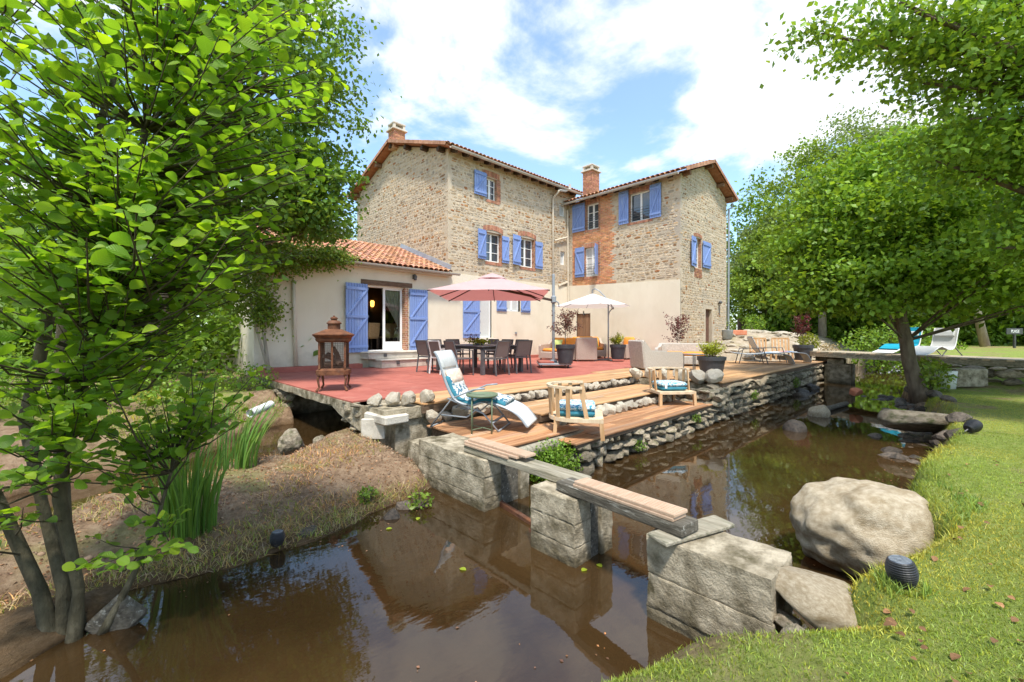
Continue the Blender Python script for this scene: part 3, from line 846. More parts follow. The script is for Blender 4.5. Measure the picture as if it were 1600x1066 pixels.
def stone_faces(u0, u1, z0, z1, ok, f, hm=(.075, .150), lm=(.10, .29), proud=(.003, .013), seed=3):
    """irregular coursed rubble; returns list of (area, verts, faces, colour)"""
    rr_ = random.Random(seed); out = []
    z = z0
    while z < z1:
        h_ = rr_.uniform(*hm); u = u0 + rr_.uniform(-.1, 0); drift = rr_.uniform(-.02, .02)
        while u < u1:
            l = rr_.uniform(*lm)
            if rr_.random() < .14: l *= 1.6
            hh = h_ * rr_.uniform(.70, 1.12)
            cu, cz = u + l / 2, z + h_ / 2 + rr_.uniform(-.018, .018) + drift
            u += l + .004
            a_, b_ = l / 2 - .006, hh / 2 - .005
            if a_ < .03 or b_ < .02: continue
            if not all(ok(cu + sx * a_ * .92, cz + sz * b_ * .9) for sx in (-1, 1) for sz in (-1, 1)): continue
            n = rr_.choice((6, 7, 8)); P = []
            ph = rr_.uniform(0, 6.28)
            for k in range(n):
                t = ph + 2 * math.pi * (k + rr_.uniform(-.22, .22)) / n
                ct, st = math.cos(t), math.sin(t)
                e = (abs(ct) ** 3.2 + abs(st) ** 3.2) ** (-1 / 3.2) * rr_.uniform(.86, 1.03)
                P.append((cu + a_ * ct * e, cz + b_ * st * e))
            d = rr_.uniform(*proud); k_ = rr_.uniform(.72, .86)
            V = [f(p[0], p[1], -.002) for p in P] + [f(cu + (p[0] - cu) * k_, cz + (p[1] - cz) * k_, d + rr_.uniform(-.004, .004)) for p in P]
            F_ = [tuple(range(n, 2 * n))] + [(i, (i + 1) % n, n + (i + 1) % n, n + i) for i in range(n)]
            c = rr_.choice(ACC) if rr_.random() < .10 else rr_.choice(PAL)
            m_ = rr_.uniform(.90, 1.20); c = tuple(min(1, x * m_) for x in c)
            out.append((l * hh, V, F_, c))
        z += h_
    return out
def put_stones(parent, faces, keep):
    """the largest stones become parts of their own, the rest one mass"""
    faces.sort(key=lambda t: -t[0])
    for a_, V, F_, c in faces[:keep]:
        b = MB(); b.cur = c; b.add(V, F_); b.build('stone', M_stone, parent, col=True, fix=False)
    b = MB()
    for a_, V, F_, c in faces[keep:]:
        b.cur = c; b.add(V, F_)
    o = b.build('rubble_stonework', M_stone, parent, col=True, fix=False); o['kind'] = 'stuff'
def bricks(mb, u0, u1, z0, z1, f, bl=.20, bh=.055, proud=.018, bond=True, seed=1, ok=None, tone=1.0):
    rr_ = random.Random(seed); z = z0; r = 0
    while z < z1 - .01:
        h_ = min(bh, z1 - z - .008); u = u0 - (bl / 2 if (r % 2 and bond) else 0)
        while u < u1 - .01:
            a_ = max(u, u0); b_ = min(u + bl - .012, u1)
            if b_ - a_ > .02 and (ok is None or ok((a_ + b_) / 2, z + h_ / 2)):
                m_ = rr_.uniform(.75, 1.25) * tone; mb.cur = (m_, m_ * rr_.uniform(.9, 1.1), m_ * rr_.uniform(.85, 1.1))
                d = proud + rr_.uniform(-.004, .004)
                V = [f(a_, z, -.002), f(b_, z, -.002), f(b_, z + h_, -.002), f(a_, z + h_, -.002), f(a_ + .004, z + .004, d), f(b_ - .004, z + .004, d), f(b_ - .004, z + h_ - .004, d), f(a_ + .004, z + h_ - .004, d)]
                mb.add(V, [(4, 5, 6, 7), (0, 1, 5, 4), (1, 2, 6, 5), (2, 3, 7, 6), (3, 0, 4, 7)])
            u += bl
        z += bh + .012; r += 1
def soldier(mb, u0, u1, z0, h_, f, arch=0.0, w=.058, proud=.02, seed=2):
    rr_ = random.Random(seed); n = max(3, int((u1 - u0) / (w + .010)))
    for k in range(n):
        t0, t1 = k / n, (k + 1) / n
        a_, b_ = u0 + (u1 - u0) * t0 + .005, u0 + (u1 - u0) * t1 - .005
        rise = arch * (1 - (2 * (t0 + t1) / 2 - 1) ** 2)
        m_ = rr_.uniform(.75, 1.25); mb.cur = (m_, m_ * rr_.uniform(.9, 1.1), m_)
        d = proud + rr_.uniform(-.004, .004)
        z_ = z0 + rise
        V = [f(a_, z_, -.002), f(b_, z_, -.002), f(b_, z_ + h_, -.002), f(a_, z_ + h_, -.002), f(a_, z_, d), f(b_, z_, d), f(b_, z_ + h_, d), f(a_, z_ + h_, d)]
        mb.add(V, [(4, 5, 6, 7), (0, 1, 5, 4), (1, 2, 6, 5), (2, 3, 7, 6), (3, 0, 4, 7)])
def window(root, f, u0, u1, z0, z1, inset=.16, panes=(2, 3), glass=None, rail=False, name='window'):
    """casement window set back in its opening"""
    t = .055
    b = MB()
    def bx(a_, b_, c_, d_, e0, e1):
        P = [f(a_, c_, e0), f(b_, c_, e0), f(b_, d_, e0), f(a_, d_, e0), f(a_, c_, e1), f(b_, c_, e1), f(b_, d_, e1), f(a_, d_, e1)]
        b.add(P, [(3, 2, 1, 0), (4, 5, 6, 7), (0, 1, 5, 4), (1, 2, 6, 5), (2, 3, 7, 6), (3, 0, 4, 7)])
    bx(u0, u0 + t, z0, z1, -inset - .05, -inset); bx(u1 - t, u1, z0, z1, -inset - .05, -inset)
    bx(u0 + t, u1 - t, z0, z0 + t * 1.2, -inset - .05, -inset); bx(u0 + t, u1 - t, z1 - t, z1, -inset - .05, -inset)
    nu, nz_ = panes
    um = []
    for k in range(1, nu):
        c = u0 + (u1 - u0) * k / nu; w = t * .8 if k * 2 == nu else .014
        bx(c - w, c + w, z0 + t, z1 - t, -inset - .045, -inset + .006); um.append(c)
    for k in range(1, nz_):
        c = z0 + (z1 - z0) * k / nz_
        bx(u0 + t, u1 - t, c - .012, c + .012, -inset - .04, -inset - .003)
    w_ = b.build(name, M_white, root)
    g = MB()
    g.quad(f(u0 + .01, z0 + .01, -inset - .03), f(u1 - .01, z0 + .01, -inset - .03), f(u1 - .01, z1 - .01, -inset - .03), f(u0 + .01, z1 - .01, -inset - .03))
    # one pane for each light
    us = [u0 + t] + um + [u1 - t]; zs = [z0 + t] + [z0 + (z1 - z0) * k / nz_ for k in range(1, nz_)] + [z1 - t]
    for a_, b_ in zip(us[:-1], us[1:]):
        for c_, d_ in zip(zs[:-1], zs[1:]):
            g = MB(); e = -inset - .025
            P = [f(a_, c_, e), f(b_, c_, e), f(b_, d_, e), f(a_, d_, e), f(a_, c_, e - .004), f(b_, c_, e - .004), f(b_, d_, e - .004), f(a_, d_, e - .004)]
            g.add(P, [(0, 1, 2, 3), (7, 6, 5, 4), (0, 4, 5, 1), (1, 5, 6, 2), (2, 6, 7, 3), (3, 7, 4, 0)])
            g.build('pane', glass or M_glass, w_)
    if rail:
        r_ = MB()
        for k in range(5):
            z = z0 + .12 + k * .11
            r_.tube([f(u0 - .03, z, .03), f(u1 + .03, z, .03)], .009, 6)
        r_.build('window_rail', M_alu, root)
    return w_
def shutter(root, f, hinge, free, z0, z1, off=.045, swing=0.0, flip=1, dip=.02):
    """ledged and braced shutter folded back against the wall; swing turns it out from the wall about its hinge"""
    W = abs(free - hinge); sgn = 1 if free > hinge else -1
    def g(u, z, d):
        ca, sa = math.cos(swing), math.sin(swing)
        return f(hinge + sgn * (u * ca - (d) * sa * 1.0), z, off + u * sa + d * ca)
    b = MB(); n = max(3, round(W / .095)); pw = W / n
    for k in range(n):
        a_, c_ = k * pw + .002, (k + 1) * pw - .002
        P = [g(a_, z0, 0), g(c_, z0, 0), g(c_, z1, 0), g(a_, z1, 0), g(a_ + .003, z0, .028), g(c_ - .003, z0, .028), g(c_ - .003, z1, .028), g(a_ + .003, z1, .028)]
        b.add(P, [(3, 2, 1, 0), (4, 5, 6, 7), (0, 1, 5, 4), (1, 2, 6, 5), (2, 3, 7, 6), (3, 0, 4, 7)])
    s = b.build('shutter', M_blue, root)
    def slab(poly, nm):
        q = MB(); q.prism(poly, g, .0285, .055); q.build(nm, M_blue, s)
    H_ = z1 - z0
    rails = [z0 + .12 * min(1, H_ / 1.4), z1 - .22 * min(1, H_ / 1.4)] if H_ < 1.8 else [z0 + .14, z0 + H_ * .5, z1 - .2]
    for z in rails: slab([(.01, z), (W - .01, z), (W - .01, z + .085), (.01, z + .085)], 'batten')
    for a_, b_ in zip(rails[:-1], rails[1:]):
        lo, hi = a_ + .087, b_ - .002
        e = .07
        if flip > 0: slab([(.02, hi), (.02 + e, hi), (W - .02, lo), (W - .02 - e, lo)][::-1], 'brace')
        else: slab([(.02, lo), (.02 + e, lo), (W - .02, hi), (W - .02 - e, hi)], 'brace')
    h = MB()
    for z in rails: h.tube([g(-.02, z + .03, .03), g(-.02, z + .09, .03)], .012, 6)
    h.build('hinge', M_alu, s)
    return s
def tile_geo(mb, p, up, side, nrm, L=.40, r=.095, cols=None):
    """one half-round canal tile: p lower end centre"""
    n = 6; V = []
    for e, (rr_, sh) in enumerate(((r, 0), (r * .82, L))):
        for k in range(n + 1):
            t = math.pi * k / n
            V.append(Vector(p) + up * sh + side * (math.cos(t) * rr_) + nrm * (math.sin(t) * rr_ * .85 + (.012 if e == 0 else -.006)))
    F_ = [(k, k + 1, n + 2 + k, n + 1 + k) for k in range(n)]
    m_ = rnd.uniform(.78, 1.2); mb.cur = (m_, m_ * rnd.uniform(.9, 1.12), m_ * rnd.uniform(.85, 1.15))
    o = len(mb.v)
    V2 = [v - nrm * .012 for v in V[:n + 1]]
    mb.add(V + V2, F_ + [(k + 1, k, 2 * (n + 1) + k, 2 * (n + 1) + k + 1) for k in range(n)])
def tiled_slope(mb, e0, e1, top0, step=.19, row=.33, under=True):
    """e0,e1 eave ends; top0 the point above e0 on the ridge"""
    e0 = Vector(e0); e1 = Vector(e1); top0 = Vector(top0)
    side = (e1 - e0); W = side.length; side.normalize(); up = top0 - e0; Ls = up.length; up.normalize(); nrm = side.cross(up)
    if nrm.z < 0: nrm = -nrm
    n = int(W / step); rws = max(1, int(math.ceil((Ls - .05) / row)))
    mb.cur = (.7, .7, .7)
    for j in range(rws):
        for k in range(n + 1):
            p = e0 + side * (step * k + (W - n * step) / 2 + rnd.uniform(-.008, .008)) + up * (j * row + rnd.uniform(-.01, .01)) + nrm * .02
            tile_geo(mb, p, up, side, nrm, min(.40, Ls - j * row))
    mb.cur = (.62, .55, .5)
    b_ = -nrm * .03
    mb.add([e0 + b_, e1 + b_, e1 + up * Ls + b_, top0 + b_, e0 + b_ * 2.2, e1 + b_ * 2.2, e1 + up * Ls + b_ * 2.2, top0 + b_ * 2.2],
           [(0, 1, 2, 3), (7, 6, 5, 4), (0, 4, 5, 1), (1, 5, 6, 2), (2, 6, 7, 3), (3, 7, 4, 0)])
def verge(root, p0, p1, out, n):
    """flat clay verge tiles hung over the edge of the gable, each its own part"""
    p0 = Vector(p0); p1 = Vector(p1); d = (p1 - p0) / n; out = Vector(out)
    u = d.normalized(); nrm = out.cross(u)
    if nrm.z < 0: nrm = -nrm
    for k in range(n):
        a_ = p0 + d * k + u * .004; L = d.length * 1.04
        M_ = Matrix(((u.x, out.x, nrm.x, a_.x), (u.y, out.y, nrm.y, a_.y), (u.z, out.z, nrm.z, a_.z), (0, 0, 0, 1)))
        b = MB(); b.box((L / 2, -.06, .045 + .006 * (k % 2)), (L, .20, .02), M=M_); b.box((L / 2, .035, -.012), (L, .024, .125), M=M_)
        b.build('verge_tile', M_verge, root)
def chimney(root, x, y, z0, z1, w, d, parent):
    b = MB()
    def brickbox():
        for f in (lambda u, z, e: (x + u, y - d / 2 - e, z), lambda u, z, e: (x - w / 2 - e, y + u, z), lambda u, z, e: (x + u, y + d / 2 + e, z), lambda u, z, e: (x + w / 2 + e, y + u, z)):
            yield f
    c = MB(); c.bb(x - w / 2, x + w / 2, y - d / 2, y + d / 2, z0, z1)
    st = c.build('chimney', M_brickjoint, root)
    for k, f in enumerate(brickbox()):
        hw = (w if k % 2 == 0 else d) / 2
        bricks(b, -hw, hw, z0 + .02, z1 - .02, f, .20, .06, .012, seed=k + 5)
    o = b.build('bricks', M_brick, st, col=True); o['kind'] = 'stuff'
    c = MB(); c.bb(x - w / 2 - .09, x + w / 2 + .09, y - d / 2 - .09, y + d / 2 + .09, z1, z1 + .07, .01)
    for sx in (-1, 1):
        for sy in (-1, 1): c.bb(x + sx * (w / 2 - .04) - .05, x + sx * (w / 2 - .04) + .05, y + sy * (d / 2 - .04) - .05, y + sy * (d / 2 - .04) + .05, z1 + .07, z1 + .27)
    c.bb(x - w / 2 - .03, x + w / 2 + .03, y - d / 2 - .03, y + d / 2 + .03, z1 + .27, z1 + .34, .01)
    c.bb(x - w / 2 + .1, x + w / 2 - .1, y - d / 2 + .1, y + d / 2 - .1, z1 + .07, z1 + .2)
    c.build('chimney_cap', M_conclight, st)
def gutter_run(root, p0, p1, material=None, r=.075):
    p0 = Vector(p0); p1 = Vector(p1); s = (p1 - p0).normalized(); o_ = s.cross(Vector((0, 0, 1)))
    V = []; n = 7
    for p in (p0, p1):
        for rr_ in (r, r - .010):
            for k in range(n + 1):
                t = math.pi + math.pi * k / n
                V.append(p + o_ * (math.cos(t) * rr_) + Vector((0, 0, 1)) * (math.sin(t) * rr_))
    m = n + 1
    F_ = [(k, k + 1, 2 * m + k + 1, 2 * m + k) for k in range(n)] + [(m + k + 1, m + k, 3 * m + k, 3 * m + k + 1) for k in range(n)]
    F_ += [(0, 2 * m, 3 * m, m), (n, m + n, 3 * m + n, 2 * m + n)]
    F_ += [(k + 1, k, m + k, m + k + 1) for k in range(n)] + [(2 * m + k, 2 * m + k + 1, 3 * m + k + 1, 3 * m + k) for k in range(n)]
    b = MB(); b.add(V, F_); b.build('gutter', material or M_gutter, root, smooth=False)

# facade frames: u along the wall, z up, d outwards
def fL(u, z, d): return (u, -d, z)               # long facade, faces the stream
def fG(u, z, d): return (-d, u, z)               # gable of the tall house, u = y
def fR(u, z, d): return (7.16 - d, u, z)         # courtyard facade of the wing, u = y (negative)
def fS(u, z, d): return (u, -5.64 - d, z)        # gable of the wing, u = x

# ---- tall house
LW, GD, EZ, RZ = 7.45, 7.93, 8.00, 9.36
house = thing('stone_house', 'tall rubble stone house with blue shutters and gable chimney', 'house', (0, 0, 0))
holesL = [(1.84, 2.45, 6.55, 7.45), (1.80, 2.70, 4.02, 5.22), (3.78, 4.73, 4.02, 5.30), (6.49, 6.92, 6.75, 7.35), (6.56, 6.91, 4.40, 5.05), (1.49, 2.15, .90, 2.95), (2.95, 3.80, 2.02, 2.95)]
mb = MB(); wall_panel(mb, 0, LW, -.2, 8.05, holesL, fL)
def gable_top(y): return EZ + (RZ - EZ) * (1 - abs(y - GD / 2) / (GD / 2))
mb.add([fG(0, -.2, 0), fG(GD, -.2, 0), fG(GD, EZ, 0), fG(GD / 2, RZ, 0), fG(0, EZ, 0)], [(0, 1, 2, 3, 4)])
mb.quad((LW + .3, 0, -.2), (LW + .3, GD, -.2), (LW + .3, GD, EZ), (LW + .3, 0, EZ))
mb.quad((0, GD, -.2), (LW + .3, GD, -.2), (LW + .3, GD, EZ), (0, GD, EZ))
mb.quad((LW, 0, 4.0), (LW + .3, 0, 4.0), (LW + .3, 0, 8.05), (LW, 0, 8.05))
mb.build('wall', M_mortar, house, fix=False)
def okL(u, z):
    if not (.0 < u < LW and 3.42 + .05 * math.sin(u * 3) < z < 7.98): return False
    for a_, b_, c_, d_ in holesL[:5]:
        m_ = .20 if b_ - a_ > .5 else .03
        if a_ - m_ * .2 < u < b_ + m_ and c_ - .14 < z < d_ + .26: return False
    return True
fsL = stone_faces(0, LW, 3.3, 8.0, okL, fL, seed=3)
def okG(u, z):
    if not (0 < u < GD and z < gable_top(u) - .05): return False
    if u < 3.7 and z < 3.45 + .40 * u: return False
    return z > 2.2
fsG = stone_faces(0, GD, 2.2, RZ, okG, fG, seed=8)
put_stones(house, fsL + fsG, 240)
# cream render on the ground floor
mb = MB(); wall_panel(mb, .0, LW, -.1, 3.36, holesL[5:], lambda u, z, d: fL(u, z, d + .03), .27)
mb.quad(fL(0, 3.36, .03), fL(LW, 3.36, .03), fL(LW, 3.36, 0), fL(0, 3.36, 0))
mb.build('render', M_cream, house, fix=False)
mb = MB()
soldier(mb, 1.66, 2.60, 7.46, .22, fL, .03, seed=2); bricks(mb, 2.45, 2.66, 6.5, 7.46, fL, .21, .055, .02, seed=3)
soldier(mb, 1.70, 2.80, 5.22, .20, fL, .10, seed=4); soldier(mb, 3.68, 4.83, 5.30, .20, fL, .10, seed=5)
soldier(mb, 1.80, 2.75, 3.89, .12, fL, 0, seed=6); soldier(mb, 3.78, 4.78, 3.89, .12, fL, 0, seed=7); soldier(mb, 1.84, 2.6, 6.43, .11, fL, 0, seed=8)
for (a_, c_, d_) in ((2.45, 6.55, 7.45), (2.70, 4.02, 5.22), (4.73, 4.02, 5.30)):     # brick reveals on the far jamb
    bricks(mb, -.16, -.004, c_, d_, lambda u, z, e, a_=a_: (a_ - e, -u, z), .21, .055, .006, seed=9)
bricks(mb, 2.70, 2.79, 4.0, 5.22, fL, .21, .055, .018, seed=10); bricks(mb, 4.73, 4.83, 4.0, 5.30, fL, .21, .055, .018, seed=11)
o = mb.build('brick_surround', M_brick, house, col=True); o['kind'] = 'stuff'
window(house, fL, 1.84, 2.45, 6.55, 7.45, .14)
window(house, fL, 1.80, 2.70, 4.02, 5.22, .16)
window(house, fL, 3.78, 4.73, 4.02, 5.30, .16)
window(house, fL, 6.49, 6.92, 6.75, 7.35, .08, (1, 1), M_lace); window(house, fL, 6.56, 6.91, 4.40, 5.05, .08, (1, 1), M_lace)
window(house, fL, 2.95, 3.80, 2.02, 2.95, .10, (2, 1), M_lace)
window(house, fL, 1.49, 2.15, .90, 2.95, .06, (1, 1), M_lace, name='french_door')
shutter(house, fL, 1.84, 1.22, 6.60, 7.55); shutter(house, fL, 1.82, 1.36, 4.06, 5.24, swing=.12); shutter(house, fL, 2.70, 3.10, 4.04, 5.16, flip=-1)
shutter(house, fL, 3.80, 3.27, 4.04, 5.32, swing=.12); shutter(house, fL, 4.74, 5.22, 4.02, 5.24, flip=-1)
shutter(house, fL, 1.49, .66, .90, 2.9); shutter(house, fL, 2.95, 2.40, 2.0, 2.92); shutter(house, fL, 3.82, 4.4, 2.0, 2.92, flip=-1)
# roof
e = .38; sl_ = (RZ - EZ) / (GD / 2)
mb = MB()
tiled_slope(mb, (-.34, -e, EZ - e * sl_ + .12), (LW + .35, -e, EZ - e * sl_ + .12), (-.34, GD / 2, RZ + .12))
tiled_slope(mb, (LW + .35, GD + e, EZ - e * sl_ + .12), (-.34, GD + e, EZ - e * sl_ + .12), (LW + .35, GD / 2, RZ + .12), row=.8)
ro = mb.build('roof', M_tile, house, col=True, fix=False); ro['kind'] = 'stuff'
verge(house, (-.36, -e - .02, EZ - e * sl_ + .13), (-.36, GD / 2, RZ + .13), (-1, 0, 0), 12)
verge(house, (-.36, GD + e, EZ - e * sl_ + .13), (-.36, GD / 2, RZ + .13), (-1, 0, 0), 13)
mb = MB(); k = 0
for x in np.arange(.15, LW, .55):
    r_ = MB(); r_.bar((x, .1, EZ + .1 * sl_ - .02), (x, -e + .03, EZ - e * sl_ - .00), .09, .12); r_.build('rafter', M_rafter, house)
for y in (.25, 1.4, 2.7, GD / 2, 5.3, 6.6, 7.7):
    z = gable_top(y) - .07; r_ = MB(); r_.bb(-.30, .05, y - .08, y + .08, z - .08, z + .07); r_.build('purlin', M_soffit if y > 4.2 else M_rafter, house)
gutter_run(house, (-.2, -e - .07, EZ - e * sl_ + .06), (LW + .2, -e - .07, EZ - e * sl_ + .06))
chimney(house, .05, GD / 2, 9.2, 9.98, .54, .48, house)
mb = MB(); mb.tube([(5.92, -.42, 7.72), (5.92, -.42, 7.66), (5.92, -.10, 7.45), (5.92, -.08, 7.2), (5.92, -.08, .1)], .045, 8); mb.build('downpipe', M_pipe, house, smooth=True)
mb = MB(); mb.tube([(6.02, -.10, 5.45), (6.95, -.10, 5.75)], .04, 8); mb.build('waste_pipe', M_pipe, house)
mb = MB(); mb.tube([(7.05, -.05, 7.1), (7.05, -.10, .1)], .04, 8); mb.build('downpipe', M_pipe, house)
mb = MB(); mb.tube([(5.95, -.42, 7.74), (6.4, -.42, 7.80), (6.75, -.42, 7.98)], .06, 8); mb.tube([(6.75, -.42, 7.9), (6.75, -.42, 8.2)], [.07, .06], 8); mb.build('roof_vent', M_gutter, house)
mb = MB(); mb.bar((6.35, -.06, 3.36), (7.1, -.06, 3.62), .06, .07); mb.build('render_coping', M_cream, house)
mb = MB(); mb.lathe([(.0, 0), (.06, 0), (.06, .05), (.0, .05)], 10, (0, 0, 0)); 
mb = MB(); mb.bb(3.47, 3.57, -.07, -.031, 1.05, 1.14); mb.build('vent_grille', M_greymetal, house)
mb = MB(); mb.bb(1.35, 2.3, -.55, -.031, .0, .45, .01); mb.bb(1.42, 2.2, -.33, -.031, .452, .88, .01); mb.build('door_step', M_conclight, house)

# ---- wing
WX0, WX1, WEZ, WRZ = 7.16, 12.05, 7.42, 8.36
wing = thing('stone_wing', 'stone and orange brick wing with blue shutters and slim brick chimney', 'house', (7.16, -5.64, 0))
holesR = [(-1.78, -1.08, 5.95, 7.15), (-4.38, -3.36, 5.88, 7.12), (-1.76, -1.0, 3.75, 5.12), (-1.34, -.52, .12, 2.02)]
mb = MB(); wall_panel(mb, -5.64, 0.0, -.2, WEZ, holesR, fR)
holesS = [(8.46, 9.16, 3.85, 5.12), (9.62, 10.32, .3, 2.15)]
wall_panel(mb, WX0, WX1, -.2, WEZ, holesS, fS)
xm = (WX0 + WX1) / 2
mb.add([fS(WX0, WEZ, 0), fS(WX1, WEZ, 0), fS(xm, WRZ, 0)], [(0, 1, 2)])
mb.quad((WX1, -5.64, -.2), (WX1, 3, -.2), (WX1, 3, WEZ), (WX1, -5.64, WEZ))
mb.build('wall', M_mortar, wing, fix=False)
def brk_edge(z): return .34 * noise.noise(Vector((z * 2.3, 5.1, 0))) + .18 * noise.noise(Vector((z * 7.1, 2.2, 0)))
def okR(u, z):
    if not (-5.64 < u < 0 and z < WEZ - .02): return False
    if z < 3.36 + .03 * u: return False
    if -2.58 + brk_edge(z) < u < -.28 and z > 3.3: return False
    for a_, b_, c_, d_ in holesR[:3]:
        if a_ - .12 < u < b_ + .14 and c_ - .14 < z < d_ + .26: return False
    return True
fsR = stone_faces(-5.64, 0, 3.1, WEZ, okR, fR, seed=13)
def okS(u, z):
    zt = WEZ + (WRZ - WEZ) * (1 - abs(u - xm) / (xm - WX0))
    if not (WX0 < u < WX1 and z < zt - .03): return False
    for a_, b_, c_, d_ in holesS:
        if a_ - .08 < u < b_ + .08 and c_ - (.35 if c_ > 2 else 0) < z < d_ + .16: return False
    return True
fsS = stone_faces(WX0, WX1, .1, WRZ, okS, fS, (.07, .135), (.09, .25), seed=21)
put_stones(wing, fsR + fsS, 240)
mb = MB()
def ok_br(u, z):
    for a_, b_, c_, d_ in holesR[:3]:
        if a_ - .10 < u < b_ + .10 and c_ - .11 < z < d_ + .20: return False
    return u > -2.57 + brk_edge(z)
bricks(mb, -2.72, -.27, 3.34, 7.4, fR, .21, .055, .012, seed=31, ok=ok_br, tone=1.12)
o = mb.build('brick_infill', mat('orange_brick', (.46, .185, .085), (.56, .28, .145), .9, 9, bump=.4, bscale=50, attr=True), wing, col=True); o['kind'] = 'stuff'
mb = MB(); mb.quad(fR(-2.6, 3.32, .004), fR(-.27, 3.32, .004), fR(-.27, 5.95, .004), fR(-2.6, 5.95, .004)) if False else None
mb = MB()
for (a_, b_, c_, d_) in holesR[:3]:
    soldier(mb, a_ - .08, b_ + .08, d_, .19, fR, .0, seed=int(d_ * 10)); soldier(mb, a_ - .08, b_ + .08, c_ - .11, .10, fR, 0, seed=int(c_ * 10))
    bricks(mb, a_ - .10, a_, c_, d_, fR, .11, .055, .02, seed=5); bricks(mb, b_, b_ + .10, c_, d_, fR, .11, .055, .02, seed=6)
    bricks(mb, .004, .16, c_, d_, lambda u, z, e, b_=b_: (7.16 + u, b_ - e, z), .21, .055, .006, seed=7)
a_, b_, c_, d_ = holesS[0]
soldier(mb, a_ - .06, b_ + .06, d_, .14, fS, .05, seed=3); bricks(mb, a_, b_ + .05, c_ - .42, c_ - .02, fS, .16, .055, .02, seed=12)
bricks(mb, .004, .16, c_, d_, lambda u, z, e: (b_ - e, -5.64 + u, z), .21, .055, .006, seed=14)
o = mb.build('brick_surround', M_brick, wing, col=True); o['kind'] = 'stuff'
# cream render with sloping top
mb = MB(); h3 = [holesR[3]]
wall_panel(mb, -5.64, -.0, -.1, 3.12, h3, lambda u, z, d: fR(u, z, d + .03), .2)
mb.add([fR(-5.64, 3.12, .03), fR(0, 3.12, .03), fR(0, 3.40, .03), fR(-2.7, 3.30, .03), fR(-5.64, 3.22, .03)], [(0, 1, 2, 3, 4)])
mb.quad(fR(-5.64, -.1, .03), fR(-5.64, 3.22, .03), fR(-5.64, 3.22, -.02), fR(-5.64, -.1, -.02))
mb.add([fR(0, 3.40, .03), fR(-2.7, 3.30, .03), fR(-5.64, 3.22, .03), fR(-5.64, 3.22, 0), fR(-2.7, 3.30, 0), fR(0, 3.40, 0)], [(0, 1, 4, 5), (1, 2, 3, 4)])
mb.build('render', M_cream, wing, fix=False)
window(wing, fR, -1.78, -1.08, 5.95, 7.15, .12, rail=True); window(wing, fR, -4.38, -3.36, 5.88, 7.12, .14, (2, 1), rail=True)
window(wing, fR, -1.76, -1.0, 3.75, 5.12, .10, glass=M_lace, rail=True); window(wing, fS, 8.46, 9.16, 3.85, 5.12, .14)
shutter(wing, fR, -1.04, -.30, 5.95, 7.28); shutter(wing, fR, -3.36, -2.88, 5.86, 7.30); shutter(wing, fR, -4.36, -4.86, 5.86, 7.26, flip=-1)
shutter(wing, fR, -1.0, -.46, 3.77, 5.18, flip=-1); shutter(wing, fR, -1.78, -2.2, 3.78, 5.16, swing=1.25, flip=-1)
shutter(wing, fS, 8.48, 7.98, 3.85, 5.08, swing=.1); shutter(wing, fS, 9.20, 10.02, 3.92, 5.05, flip=-1)
d_ = MB()
dr = thing('plank_door', '', '') if False else None
for k in range(5):
    b = MB(); w_ = .82 / 5; b.bb(7.19, 7.225, -1.34 + k * w_ + .003, -1.34 + (k + 1) * w_ - .003, .12, 2.0); b.build('door_board', M_door, wing)
mb = MB(); mb.bb(7.20, 7.13, -.98, -.92, 1.95, 2.14); mb.build('door_latch', M_alu, wing)
mb = MB(); mb.bb(9.62, 10.32, -5.50, -5.46, .3, 2.15); mb.build('door', M_rustdoor, wing)
mb = MB(); mb.tube([(11.03, -5.70, 1.9), (11.03, -5.72, 2.45)], .018, 6); mb.lathe([(.02, 0), (.07, .03), (.08, .10), (.03, .16)], 10, (11.03, -5.74, 2.42)); mb.tube([(11.03, -5.64, 2.4), (11.03, -5.74, 2.5)], .015, 6); mb.build('wall_hook_lamp', M_alu, wing)
e = .36; sl2 = (WRZ - WEZ) / (xm - WX0)
mb = MB()
tiled_slope(mb, (WX0 - e, -5.64 - .36, WEZ - e * sl2 + .12), (WX0 - e, .45, WEZ - e * sl2 + .12), (xm, -5.64 - .36, WRZ + .12), step=.21)
tiled_slope(mb, (WX1 + e, .45, WEZ - e * sl2 + .12), (WX1 + e, -5.64 - .36, WEZ - e * sl2 + .12), (xm, .45, WRZ + .12), row=.8)
mb.build('roof', M_tile, wing, col=True, fix=False)['kind'] = 'stuff'
verge(wing, (WX0 - e - .02, -6.02, WEZ - e * sl2 + .13), (xm, -6.02, WRZ + .13), (0, -1, 0), 9)
verge(wing, (WX1 + e, -6.02, WEZ - e * sl2 + .13), (xm, -6.02, WRZ + .13), (0, -1, 0), 9)
for y in np.arange(-5.3, .1, .62):
    r_ = MB(); r_.bar((WX0 + .1, y, WEZ + .04), (WX0 - e + .04, y, WEZ - e * sl2), .09, .11); r_.build('rafter', M_rafter, wing)
for x in (WX0 + .25, xm, 10.9, WX1 - .1):
    z = WEZ + (WRZ - WEZ) * (1 - abs(x - xm) / (xm - WX0)) - .06; r_ = MB(); r_.bb(x - .08, x + .08, -5.95, -5.6, z - .08, z + .06); r_.build('purlin', M_soffit, wing)
gutter_run(wing, (WX0 - e - .07, .35, WEZ - e * sl2 + .06), (WX0 - e - .07, -5.75, WEZ - e * sl2 + .06))
mb = MB(); mb.tube([(WX1 + .42, -5.75, WEZ - e * sl2 + .03), (WX1 + .42, -5.75, WEZ - .28), (WX1 + .08, -5.72, WEZ - .45), (WX1 + .06, -5.7, .6)], .045, 8); mb.build('downpipe', M_greymetal, wing)
chimney(wing, 9.05, 0.0, 7.6, 9.45, .62, .58, wing)

